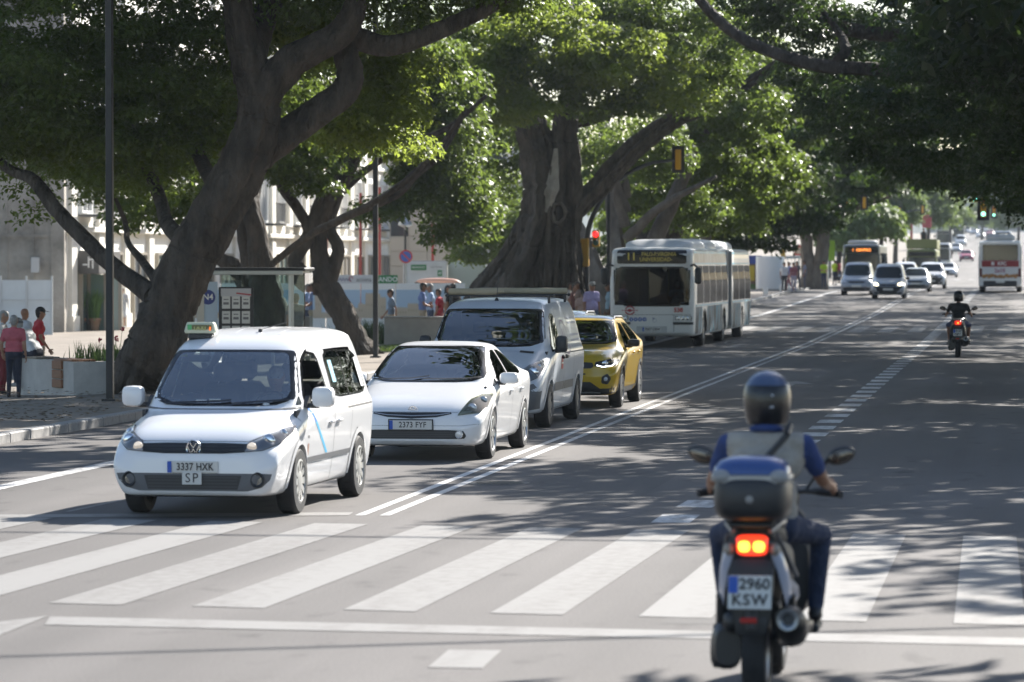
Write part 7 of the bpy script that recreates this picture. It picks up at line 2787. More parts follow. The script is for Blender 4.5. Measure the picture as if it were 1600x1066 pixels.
def articulated_bus():
    X, Y = -10.42, 103.6
    t = thing('articulated_bus', 'white articulated city bus with LED sign 11, number 538 and a silver blue wrap', 'bus', (X, Y, 0), -.017)
    L1_ = 9.6
    b = bus_body([(0, .42, 1.9, 2.66, 1.02, 1.06, 1.0, .1), (.06, .36, 1.95, 2.74, 1.12, 1.15, 1.08, .1), (.18, .33, 2.0, 2.80, 1.18, 1.205, 1.13, .1), (.5, .32, 2.0, 2.83, 1.2, 1.22, 1.15, .1), (L1_, .32, 2.0, 2.83, 1.2, 1.22, 1.15, .1)])
    ws = chaikin([(-1.07, 1.30), (-.82, 1.28), (-.78, 1.16), (.78, 1.16), (.82, 1.28), (1.07, 1.30), (1.08, 2.28), (-1.08, 2.28)], 1, .1)
    WR = wrap_mat()
    R_ = .48
    ys1 = (2.7, 8.4)
    for y in ys1:
        b.arch(y, R_, R_ + .08)
    b.cut([(x * .95, 1.72 + (z - 1.72) * .93) for x, z in ws], 'f', 0, 1.0)
    b.build(t, BWHT)
    b.patch(ws, 'f', .006, rings=(1, .96, .6, .3, 0), step=.1).build('windscreen', [FRIT, glass('bus_screen', (.07, .08, .08), .5)], t, 60)
    led = b.patch(rrect(-.98, 2.36, .98, 2.74, .06), 'f', .008, rings=(1, .97, .5, 0), step=.1).build('destination_display', [FRIT, M('display_black', (.012, .012, .014), .15)], t, 60)
    AMB = M('lit_amber_led', (.3, .25, .05), .5, emit=((.7, .62, .15), .06))
    p, n = b.cast(0, 2.55, 'f')
    text('11', .30, AMB, led, (-.58, p.y - .03, 2.55), bold=.004, depth=.002)
    text('PALO-P.VIRGINIA', .155, AMB, led, (.2, p.y - .03, 2.625), depth=.002, sx=.82)
    text('UNIVERSIDAD-', .155, AMB, led, (.12, p.y - .03, 2.475), depth=.002, sx=.9)
    # lower front
    sm_ = MB()
    b.ribbon([(-1.1, .93), (1.1, .93)], 'f', .012, .004, sm_)
    b.ribbon([(-.88, .45), (-.88, .93)], 'f', .012, .004, sm_)
    b.ribbon([(.62, .45), (.62, .93)], 'f', .012, .004, sm_)
    sm_.build('panel_seams', M('seam_grey'), t)
    for s in (-1, 1):
        h = b.patch(rrect(*sorted((s * .66, s * 1.12))[:1], .76, sorted((s * .66, s * 1.12))[1], .90, .03), 'f', .008, rings=(1, .9, .5, 0), step=.06).build('headlight', [FRIT, REFL], t, 60)
        for q in (.75, .88, 1.0):
            p, n = b.cast(s * q, .83, 'f')
            MB().lathe([(.001, -.012), (.03, -.01), (.05, 0)], (p.x, p.y - .012, p.z), 14, 'y').build('bulb', CHROME, h, 50)
        b.ribbon([(s * .60, .69), (s * 1.14, .69)], 'f', .075, .03).build('bumper_strip', TRIMB, t)
    p, n = b.cast(.75, 1.07, 'f')
    text('538', .17, M('sign_red'), t, (.75, p.y - .012, 1.06), bold=.004)
    p, n = b.cast(-.62, 1.05, 'f')
    lg = MB()
    RED2 = M('logo_red', (.38, .03, .05), .5)
    for a0, a1 in ((20, 160), (200, 340)):
        lg.tube([(-.62 + .13 * math.cos(math.radians(a0 + (a1 - a0) * k / 10)), p.y - .012, 1.05 + .11 * math.sin(math.radians(a0 + (a1 - a0) * k / 10))) for k in range(11)], .018, 6)
    lg.box((-.62, p.y - .012, 1.05), (.3, .008, .03)).ell((-.62, p.y - .012, 1.05), (.06, .01, .045), 10, 6)
    lg.box((-.82, p.y - .012, 1.05), (.05, .008, .02)).box((-.42, p.y - .012, 1.05), (.05, .008, .02))
    lg.build('company_logo', RED2, t)
    ic = MB()
    for i in range(4):
        x_ = -.58 + i * .125
        p, n = b.cast(x_, .80, 'f')
        ic.lathe([(.001, -.012), (.055, -.012), (.058, -.004)], (x_, p.y, .80), 16, 'y', k=0)
        ic.box((x_, p.y - .014, .80 + .01), (.018, .004, .06), k=1, ax=Matrix.Rotation(i * .5, 3, 'Y'))
        ic.box((x_ + .01, p.y - .014, .78), (.03, .004, .015), k=1)
    ic.build('access_symbols', [M('sign_blue'), WHITE], t)
    p, n = b.cast(.05, .78, 'f')
    MB().lathe([(.05, -.01), (.06, -.01)], (.08, p.y, .77), 16, 'y', cap=False).box((.05, p.y - .008, .82), (.06, .004, .06)).build('fuel_symbol', M('faded_print'), t)
    p, n = b.cast(0, .52, 'f')
    plate(t, 0, p.y - .016, .52, '7007 DBW', 0, .52, .12)
    MB().box((0, p.y - .004, .52), (.86, .01, .18), bev=.004).build('plate_recess', M('bus_plate_recess', (.5, .5, .5), .5), t)
    MB().lathe([(.001, -.03), (.04, -.03), (.05, 0)], (-1.0, b.cast(-1.0, .65, 'f')[0].y, .65), 12, 'y').build('tow_cover', TRIMB, t)
    # mirrors on arms
    for s in (-1, 1):
        m = MB().tube([(s * 1.08, .1, 2.3), (s * 1.2, -.12, 2.34), (s * 1.3, -.16, 2.26)], .03, 8).build('mirror', TRIMB, t, 40)
        MB().box((s * 1.32, -.16, 2.02), (.19, .12, .46), bev=.05).build('mirror_shell', TRIMB, m, 40)
    # side: windows band, wrap panels
    for ax, s in (('R', 1), ('L', -1)):
        for i in range(5):
            y0 = .55 + i * 1.8
            w_ = b.patch(rrect(y0, 1.22, y0 + 1.72, 2.32, .06), ax, .006, rings=(1, .96, .5, 0), step=.15).build('side_window', [FRIT, BGLASS], t, 60)
        lo = b.patch([(.3, .38), (2.05, .38), (2.05, 1.14), (.3, 1.14)], ax, .005, rings=(1, .6, .3, 0), step=.12, split=0).build('wrap_panel', WR, t, 60)
        b.patch([(3.35, .38), (7.75, .38), (7.75, 1.14), (3.35, 1.14)], ax, .005, rings=(1, .6, .3, 0), step=.12, split=0).build('wrap_panel', WR, t, 60)
        b.patch([(.3, 2.38), (9.5, 2.38), (9.5, 2.66), (.3, 2.66)], ax, .005, rings=(1, .6, .3, 0), step=.2, split=0).build('wrap_panel', M('wrap_pale', (.2, .23, .25), .35, noise=(1.6, .6)), t, 60)
        for zz_, ww in ((1.18, .06), (2.36, .05), (2.68, .07)):
            b.ribbon([(.3, zz_), (9.5, zz_)], ax, ww, .009).build('blue_band', M('wrap_blue', (.08, .34, .5), .35), t)
    for y in ys1:
        arch_trim(b, t, y, R_, R_ + .06, .06, TRIMB)
    wells(t, ys1, R_, 1.2)
    # bellows
    mb = MB()
    for i in range(9):
        y = L1_ + .03 + i * .14
        for yy, k in ((y, 1.0), (y + .07, .94)):
            pass
        mb.box((0, y, 1.58), (2.3, .09, 2.3), bev=.12)
        mb.box((0, y + .07, 1.58), (2.14, .05, 2.14), bev=.1)
    mb.build('bellows', M('bellows_grey', (.2, .2, .2), .8), t, 30)
    for s in (-1, 1):
        for yb in (L1_ - .03, L1_ + 1.27):
            MB().box((s * 1.17, yb, 1.6), (.08, .11, 2.3), bev=.02).build('bellows_frame', M('frame_grey', (.35, .35, .35), .45), t)
    y2 = L1_ + 1.3
    b2 = bus_body([(0, .32, 2.0, 2.83, 1.2, 1.22, 1.15, .1), (6.2, .32, 2.0, 2.83, 1.2, 1.22, 1.15, .1), (6.55, .36, 2.0, 2.78, 1.15, 1.17, 1.1, .1)])
    b2.arch(3.4, R_, R_ + .08)
    rb = b2.build(t, BWHT, 'rear_body')
    rb.location.y = y2
    for ax, s in (('R', 1), ('L', -1)):
        for i in range(3):
            y0 = .25 + i * 2.0
            o = b2.patch(rrect(y0, 1.22, y0 + 1.9, 2.32, .06), ax, .006, rings=(1, .96, .5, 0), step=.15).build('side_window', [FRIT, BGLASS], t, 60)
            o.location.y = y2
        for (a, c) in ((.15, 2.8), (4.0, 6.2)):
            o = b2.patch([(a, .38), (c, .38), (c, 1.14), (a, 1.14)], ax, .005, rings=(1, .6, .3, 0), step=.12, split=0).build('wrap_panel', WR, t, 60)
            o.location.y = y2
        for zz_, ww in ((1.18, .06), (2.36, .05), (2.68, .07)):
            o = b2.ribbon([(.1, zz_), (6.3, zz_)], ax, ww, .009).build('blue_band', M('wrap_blue'), t)
            o.location.y = y2
    q = MB()
    for s in (-1, 1):
        for (y, z) in ((y2 + 6.54, 1.8),):
            q.box((s * 1.1, y, z), (.1, .05, .4), bev=.01)
    q.build('tail_lamp', M('tail_red', (.4, .02, .02), .3), t)
    for y in (ys1[0], ys1[1], y2 + 3.4):
        for x in (-1.04, 1.04):
            wheel(t, x, y, R_, .28, 'spoke6', .58, M('bus_wheel', (.3, .3, .3), .5, .4))
    # roof pods with rounded ends
    for (a, c, h_, w_, nm) in ((1.2, 5.6, .26, .98, 'roof_pod'), (5.9, 9.2, .30, .95, 'roof_pod'), (y2 + .2, y2 + 3.4, .28, .95, 'roof_pod')):
        mb = MB()
        vs, fs = [], []
        N_ = 14
        for i in range(N_ + 1):
            u = i / N_
            e = min(u, 1 - u) * (c - a)
            k = math.sqrt(1 - max(0, 1 - e / .7) ** 2)
            for j in range(13):
                th = math.pi * j / 12
                vs.append((-w_ * (.6 + .4 * k) * math.copysign(abs(math.cos(th)) ** .5, math.cos(th)), a + (c - a) * u, 2.8 + h_ * k * abs(math.sin(th)) ** .6))
        for i in range(N_):
            for j in range(12):
                fs.append((i * 13 + j, i * 13 + j + 1, (i + 1) * 13 + j + 1, (i + 1) * 13 + j))
        mb.add(vs, fs)
        mb.build(nm, M('pod_white', (.62, .63, .64), .4), t, 45)
    # dim interior
    mb = MB()
    mb.box((0, 3.4, .75), (2.3, 6, .05))
    mb.box((0, 6.3, 1.6), (2.3, .05, 1.8))
    mb.build('floor_and_bulkhead', M('bus_interior', (.04, .04, .042), .8), t)
    MB().box((.1, .62, 1.05), (2.1, .4, .4), bev=.1).build('dashboard', DASHM, t)
    hp = MB()
    for x_, y_ in ((-.3, 1.9), (.2, 2.4), (-.5, 3.6)):
        hp.tube([(x_, y_, .8), (x_, y_, 2.6)], .018, 6)
    hp.build('hand_pole', M('pole_yellow', (.45, .36, .05), .4), t)
    person('driver of bus 538 in a pale blue shirt', (X + .62, Y + 1.35, .42), .2, LBLUE, NAVY, DARKH, SKIN2, h=1.8, pose=drv, group='drivers seen through windscreens', voxel=.03)
    return t


articulated_bus()


def simple_bus(lab, loc, rz, L, W_, H, paint, led=None, rear=False, rear_fn=None, pods=1):
    t = thing('city_bus', lab, 'bus', loc, rz)
    hw = W_ / 2
    b = bus_body([(0, .42, H * .7, H - .14, hw * .88, hw * .9, hw * .84, .1), (.08, .36, H * .71, H - .06, hw * .95, hw * .97, hw * .9, .1), (.3, .33, H * .72, H, hw * .99, hw, hw * .95, .1), (L - .3, .33, H * .72, H, hw * .99, hw, hw * .95, .1), (L, .4, H * .7, H - .1, hw * .95, hw * .96, hw * .9, .1)], .3)
    for y in (2.6, L - 3.2):
        b.arch(y, .48, .56)
    b.build(t, paint)
    if not rear:
        b.patch(rrect(-hw * .9, 1.05, hw * .9, H - .62, .1), 'f', .008, rings=(1, .95, .5, 0), step=.15).build('windscreen', [FRIT, BGLASS], t, 60)
        q = b.patch(rrect(-hw * .86, H - .56, hw * .86, H - .2, .06), 'f', .008, rings=(1, .95, .5, 0), step=.15).build('destination_display', [FRIT, M('display_black')], t, 60)
        if led:
            p, n = b.cast(0, H - .38, 'f')
            text(led, .24, M('lit_orange_led', (.5, .12, .02), .5, emit=((1, .3, .05), 1.2)), q, (0, p.y - .03, H - .38), bold=.004)
        for s in (-1, 1):
            b.patch(rrect(*sorted((s * .68, s * 1.1))[:1], .68, sorted((s * .68, s * 1.1))[1], .84, .03), 'f', .008, rings=(1, .9, .5, 0), step=.06).build('headlight', [FRIT, REFL], t, 60)
            m = MB().tube([(s * hw * .93, .1, H - .7), (s * (hw + .16), -.14, H - .7)], .03, 6).build('mirror', TRIMB, t, 40)
            MB().box((s * (hw + .17), -.16, H - .98), (.2, .12, .44), bev=.05).build('mirror_shell', TRIMB, m, 40)
        p, n = b.cast(0, .55, 'f')
        MB().box((0, p.y - .012, .55), (.52, .012, .11), bev=.003).build('number_plate', PLATE, t)
    for ax in 'RL':
        n_ = int((L - 1) / 1.7)
        for i in range(n_):
            y0 = .6 + i * (L - 1.2) / n_
            b.patch(rrect(y0, 1.2, y0 + (L - 1.2) / n_ - .1, H - .55, .06), ax, .006, rings=(1, .95, .5, 0), step=.2).build('side_window', [FRIT, BGLASS], t, 60)
    for y in (2.6, L - 3.2):
        for x in (-hw + .18, hw - .18):
            wheel(t, x, y, .48, .28, 'far', .58, M('bus_wheel'))
        arch_trim(b, t, y, .48, .53, .06, TRIMB)
    wells(t, (2.6, L - 3.2), .48, hw - .02)
    for i in range(pods):
        a = 1.5 + i * (L - 3) / max(pods, 1)
        MB().box((0, a + 1.5, H + .1), (W_ * .76, 3.0, .34), bev=.14).build('roof_pod', M('pod_grey', (.4, .41, .42), .5), t, 50)
    if rear_fn:
        rear_fn(t, b)
    return t


def bus_rear(t, b):
    L = b.L

    def bk(poly, off, nm, mats, rings=(1, .95, .5, 0), split=1):
        return b.patch(poly, 'r', off, rings=rings, step=.12, split=split).build(nm, mats, t, 60)
    bk(rrect(-1.0, 1.85, 1.0, 2.75, .08), .008, 'rear_window', [FRIT, BGLASS])
    rp = bk(rrect(-1.05, 1.48, 1.05, 1.84, .02), .008, 'red_panel', [M('advert_red', (.26, .025, .03), .45)], split=0)
    wp = bk(rrect(-1.02, .78, 1.02, 1.47, .02), .008, 'advert_panel', [M('advert_white', (.62, .62, .63), .45)], split=0)
    RY = b.cast(0, 1.6, 'r')[0].y
    # the panel faces +y: mirrored x
    text('KFC', .27, WHITE, rp, (-.1, RY + .016, 1.655), '+y', bold=.008)
    tb = MB()
    for q in (-.09, 0, .09):
        tb.box((.42 + q * .6, RY + .016, 1.66), (.035, .006, .2))
    tb.box((.42, RY + .016, 1.62), (.2, .006, .04)).ell((.42, RY + .016, 1.7), (.06, .006, .06), 8, 6)
    tb.build('advert_face', WHITE, rp)
    text('2x10', .3, M('advert_ink_red', (.3, .05, .12), .5), wp, (.02, RY + .018, 1.26), '+y', bold=.008)
    fd_ = MB()
    rg = random.Random(2)
    for i in range(26):
        x = -.95 + i * .076
        fd_.ell((x, RY + .01, .93 + rg.uniform(-.05, .07)), (.075, .02, .07 + rg.uniform(0, .05)), 7, 5, k=i % 2)
    fd_.build('food_print', [M('food_brown', (.3, .13, .04), .6), M('food_gold', (.45, .22, .05), .6)], wp)
    for s in (-1, 1):
        MB().box((s * 1.1, RY + .0, 1.15), (.16, .05, .5), bev=.02).build('tail_lamp', M('tail_lamp_dark', (.12, .03, .03), .3), t)
        MB().box((s * 1.17, RY - .05, 1.6), (.09, .1, 2.2), bev=.03).build('corner_post', BWHT, t)
    MB().box((0, RY + .0, .52), (1.9, .06, .32), bev=.02).build('rear_grille', TRIMB, t)
    MB().box((0, RY + .034, .62), (.5, .012, .11), bev=.003).build('number_plate', PLATE, t)


# white bus going away on the right
c = P(1564, 0, 212)
kb_ = simple_bus('white city bus driving away with a red and white chicken advert on its back', (c.x + .0, c.y, zr(c.y)), math.pi, 12, 2.5, 3.0, BWHT, rear=True, pods=0, rear_fn=bus_rear)
kb_.location.y = c.y + 12
MB().box((0, 8.6, 3.12), (1.7, 5.8, .5), bev=.2).build('roof_pod', M('pod_grey'), kb_, 50)
# dark bus facing us on the left, with an orange destination display
c = P(1347, 0, 240)
simple_bus('dark articulated bus with an orange lit destination, behind the grey van', (c.x, c.y, zr(c.y)), .01, 16, 2.5, 2.85, M('bus_dark_paint', (.06, .075, .075), .35, coat=.3), led='1  CENTRO')
# olive open-top tour bus
c = P(1441, 0, 285)
ob = simple_bus('olive green open top tour bus in the middle of the traffic', (c.x, c.y, zr(c.y)), 0, 10, 2.4, 2.6, M('olive_paint', (.16, .17, .05), .5), pods=0)
MB().box((0, .5, 3.0), (2.3, .1, .75), bev=.03).box((1.13, 5, 2.95), (.08, 9, .7), bev=.02).box((-1.13, 5, 2.95), (.08, 9, .7), bev=.02).build('upper_rail', M('olive_paint'), ob)
person('dark figure standing on the upper deck of the olive tour bus', (c.x + .1, c.y + 1.5, zr(c.y) + 2.5), .5, BLK, BLK, DARKH, SKIN2, h=1.7, voxel=.04)
for (px, d, L, H, lab) in ((1468, 400, 9, 2.9, 'white hazy coach beyond the olive tour bus'), (1476, 560, 9, 3.0, 'distant white coach at the head of the far traffic'), (1497, 640, 9, 3.1, 'faint grey coach far up the rise'), (1568, 560, 10, 2.8, 'hazy pale blue coach beyond the bus with the red advert')):
    c = P(px, 0, d)
    simple_bus(lab, (c.x, c.y, zr(c.y)), 0, L, 2.5, H, M('hazy_coach_%d' % px, (.5, .55, .6) if px == 1568 else (.6, .6, .6), .4), pods=0)
# ================================================================== FURTHER TRAFFIC
def far_car(kind, paint, lab, loc, rz=0.0, lights=False, dark_front=False, cat='car', group='cars in the far traffic', beacon=False):
    """car of the distant traffic; kind picks the shell"""
    t = thing({'van': 'small_van', 'saloon': 'saloon_car', 'suv': 'suv'}[kind], lab, cat, loc, rz, group)
    if kind == 'van':
        st = [(0.00, .30, .52, .66, .52, .66, .50, .03), (0.08, .23, .60, .78, .76, .845, .68, .04), (0.25, .21, .72, .90, .81, .87, .71, .05), (0.85, .21, .88, 1.05, .82, .875, .72, .05),
              (1.30, .21, .96, 1.42, .82, .875, .69, .07), (1.75, .21, 1.0, 1.74, .82, .875, .65, .1), (2.3, .21, 1.02, 1.83, .82, .875, .64, .11), (4.2, .22, 1.02, 1.82, .82, .87, .64, .11), (4.36, .3, 1.0, 1.7, .78, .82, .6, .1)]
        ws, sw, wb = [(-.76, 1.07), (.76, 1.07), (.64, 1.66), (-.64, 1.66)], [[(1.25, 1.06), (2.2, 1.06), (2.2, 1.6), (1.72, 1.6)], [(2.3, 1.06), (4.0, 1.08), (3.95, 1.6), (2.3, 1.6)]], (.85, 3.5, .31)
    elif kind == 'saloon':
        st = [(0.00, .27, .46, .58, .52, .64, .50, .03), (0.08, .21, .52, .68, .74, .83, .66, .04), (0.3, .18, .64, .79, .81, .865, .71, .05), (1.0, .18, .80, .93, .815, .87, .72, .05),
              (1.4, .18, .86, 1.16, .815, .87, .67, .06), (1.95, .18, .9, 1.39, .815, .87, .58, .08), (2.9, .18, .92, 1.42, .815, .87, .57, .08), (3.5, .2, .94, 1.2, .81, .86, .6, .07), (3.9, .22, .92, 1.05, .80, .85, .64, .05), (4.4, .3, .86, .98, .75, .79, .6, .05)]
        ws, sw, wb = [(-.76, .95), (.76, .95), (.57, 1.35), (-.57, 1.35)], [[(1.45, .93), (2.4, .95), (2.4, 1.31), (1.95, 1.31)], [(2.48, .95), (3.4, 1.0), (3.05, 1.31), (2.48, 1.31)]], (.85, 3.45, .31)
    else:
        st = [(0.00, .36, .58, .74, .54, .68, .52, .03), (0.08, .28, .66, .86, .78, .87, .70, .04), (0.3, .24, .8, .98, .83, .90, .74, .05), (0.95, .24, .93, 1.08, .84, .905, .75, .05),
              (1.35, .24, 1.0, 1.35, .84, .905, .71, .07), (1.8, .24, 1.03, 1.62, .84, .905, .65, .09), (2.4, .24, 1.04, 1.69, .84, .905, .64, .1), (3.7, .26, 1.06, 1.66, .84, .90, .63, .1), (4.25, .34, 1.03, 1.4, .78, .83, .6, .09)]
        ws, sw, wb = [(-.79, 1.10), (.79, 1.10), (.64, 1.56), (-.64, 1.56)], [[(1.35, 1.08), (2.3, 1.08), (2.3, 1.54), (1.8, 1.53)], [(2.4, 1.08), (3.75, 1.1), (3.6, 1.5), (2.4, 1.54)]], (.85, 3.4, .34)
    b = Body(st, .13)
    yf, yr, R_ = wb
    for y in (yf, yr):
        b.arch(y, R_, R_ + .06)
    b.build(t, paint)
    dg = M('far_dark_glass', (.03, .036, .04), .08, spec=.3)
    b.patch(chaikin(ws, 2, .12), 'f', .006, rings=(1, .93, .5, 0), step=.12).build('windscreen', [FRIT, dg], t, 60)
    for poly in sw:
        for ax in 'RL':
            b.patch(chaikin(poly, 1, .12), ax, .006, rings=(1, .93, .5, 0), step=.15).build('side_window', [FRIT, dg], t, 60)
    b.patch(rrect(-.62, st[5][2] + .12, .62, st[6][3] - .16, .05), 'r', .006, rings=(1, .93, .5, 0), step=.15).build('rear_window', [FRIT, dg], t, 60)
    z0 = st[1][3]
    for s in (-1, 1):
        hl = [(s * .48, z0 - .1), (s * .72, z0 - .1), (s * .82, z0 + .04), (s * .74, z0 + .1), (s * .5, z0 + .02)]
        h = b.patch(hl, 'f', .006, rings=(1, .85, .4, 0), step=.06).build('headlight', [TRIMB, M('lit_far_lamp', (.9, .9, .8), .3, emit=((1, .85, .55), 3.0)) if lights else REFL], t, 60)
        b.patch(rrect(*sorted((s * .66, s * .8))[:1], .8, sorted((s * .66, s * .8))[1], 1.0, .02), 'r', .006, rings=(1, .5, 0), step=.06, split=0).build('tail_lamp', M('tail_red'), t, 60)
    low = b.patch(rrect(-.72, .27, .72, z0 - .14 if dark_front else .44, .05), 'f', .006, rings=(1, .6, 0), step=.1, split=0).build('bumper_insert' if dark_front else 'lower_grille', TRIMB, t, 60)
    b.patch(rrect(-.42, z0 - .12, .42, z0 - .02, .03), 'f', .009, rings=(1, .5, 0), step=.1, split=0).build('grille', TRIMB, t, 60)
    p, n = b.cast(0, .5, 'f')
    MB().box((0, p.y - .014, .5), (.52, .012, .11), bev=.003).build('number_plate', PLATE, t)
    for y in (yf, yr):
        arch_trim(b, t, y, R_, R_ + .03, .05, TRIMB if dark_front else paint)
        for x in (-st[4][5] + .11, st[4][5] - .11):
            wheel(t, x, y, R_, .2, 'far', .66)
    wells(t, (yf, yr), R_, st[4][5] - .02)
    mirrors(t, st[4][5] - .04, 1.45, st[4][2] + .1, TRIMB if dark_front else paint, (.2, .12, .16), TRIMB, foot=.05)
    if beacon:
        MB().box((0, 2.2, b.top(2.2) + .07), (.36, .16, .13), bev=.03).build('taxi_sign', M('sign_cream_plastic'), t)
    return t


SILV = M('silver_car_paint', (.42, .45, .5), .3, .35, coat=.6)
GREYP = M('grey_car_paint', (.3, .33, .38), .3, .3, coat=.6)
far_car_list = [
    ('van', GREYP, 'grey passenger van with headlights off, left of the silver van with lit lamps', 1339, 203, -.0, False, False),
    ('van', SILV, 'silver van with lit headlights and a black bumper, ahead of the far queue', 1388.5, 192, 0, True, True),
    ('saloon', SILV, 'silver saloon car right of the van with lit headlights', 1431, 215, 0, False, False),
    ('suv', WPAINT, 'white off-roader with dark windows behind the silver saloon', 1456, 236, 0, False, True),
    ('saloon', WPAINT, 'white taxi saloon with a roof sign crossing the far lane', 1482, 350, 0, False, False),
    ('saloon', GREYP, 'grey saloon just behind the grey passenger van', 1368, 250, 0, False, False),
    ('suv', WPAINT, 'white estate car with roof bars behind the silver saloon', 1414, 244, 0, False, False),
    ('saloon', M('pinkish_red_paint', (.45, .08, .13), .35, coat=.5), 'faded red car alone in the hazy far lane', 1511, 455, 0, False, False),
    ('suv', WPAINT, 'white off-roader in the haze left of the red car', 1478, 500, 0, False, False),
    ('saloon', SILV, 'silver saloon in the haze between the white off-roader and the red car', 1494, 520, 0, False, False),
    ('van', WPAINT, 'white van in the haze behind the red car', 1502, 600, 0, False, False),
    ('saloon', SILV, 'silver car high up the rise, right of the coaches', 1523, 800, 0, False, False),
    ('saloon', M('dusty_red_paint', (.4, .16, .18), .4), 'dusty red car far up the rise', 1548, 760, 0, False, False),
    ('saloon', WPAINT, 'white car far up the rise beside the dusty red one', 1533, 720, 0, False, False),
    ('van', WPAINT, 'white van at the top of the rise', 1512, 860, 0, False, False),
    ('saloon', GREYP, 'grey car at the top of the rise, left of the white van', 1500, 900, 0, False, False),
    ('suv', WPAINT, 'white off-roader at the top of the rise, behind all others', 1540, 930, 0, False, False)]
for kind, paint, lab, px, d, rz, li, df in far_car_list:
    c = P(px, 0, d)
    far_car(kind, paint, lab, (c.x, c.y, zr(c.y + 2)), rz, li, df, beacon='taxi' in lab, cat='van' if kind == 'van' else 'car')


# ---------------------------------------------------------------- scooters and riders
def sloft(mb, secs, n=18, k=0, cap=True, e=.6):
    """loft of superellipse sections (y, cx, cz, half width, half height)"""
    vs, fs = [], []
    for (y, cx_, cz_, hw, hh) in secs:
        for j in range(n):
            th = 2 * math.pi * j / n
            c, s = math.cos(th), math.sin(th)
            vs.append((cx_ + hw * math.copysign(abs(c) ** e, c), y, cz_ + hh * math.copysign(abs(s) ** e, s)))
    for i in range(len(secs) - 1):
        for j in range(n):
            fs.append((i * n + j, i * n + (j + 1) % n, (i + 1) * n + (j + 1) % n, (i + 1) * n + j))
    if cap:
        fs.append(tuple(range(n))[::-1])
        fs.append(tuple((len(secs) - 1) * n + j for j in range(n)))
    return mb.add(vs, fs, k)


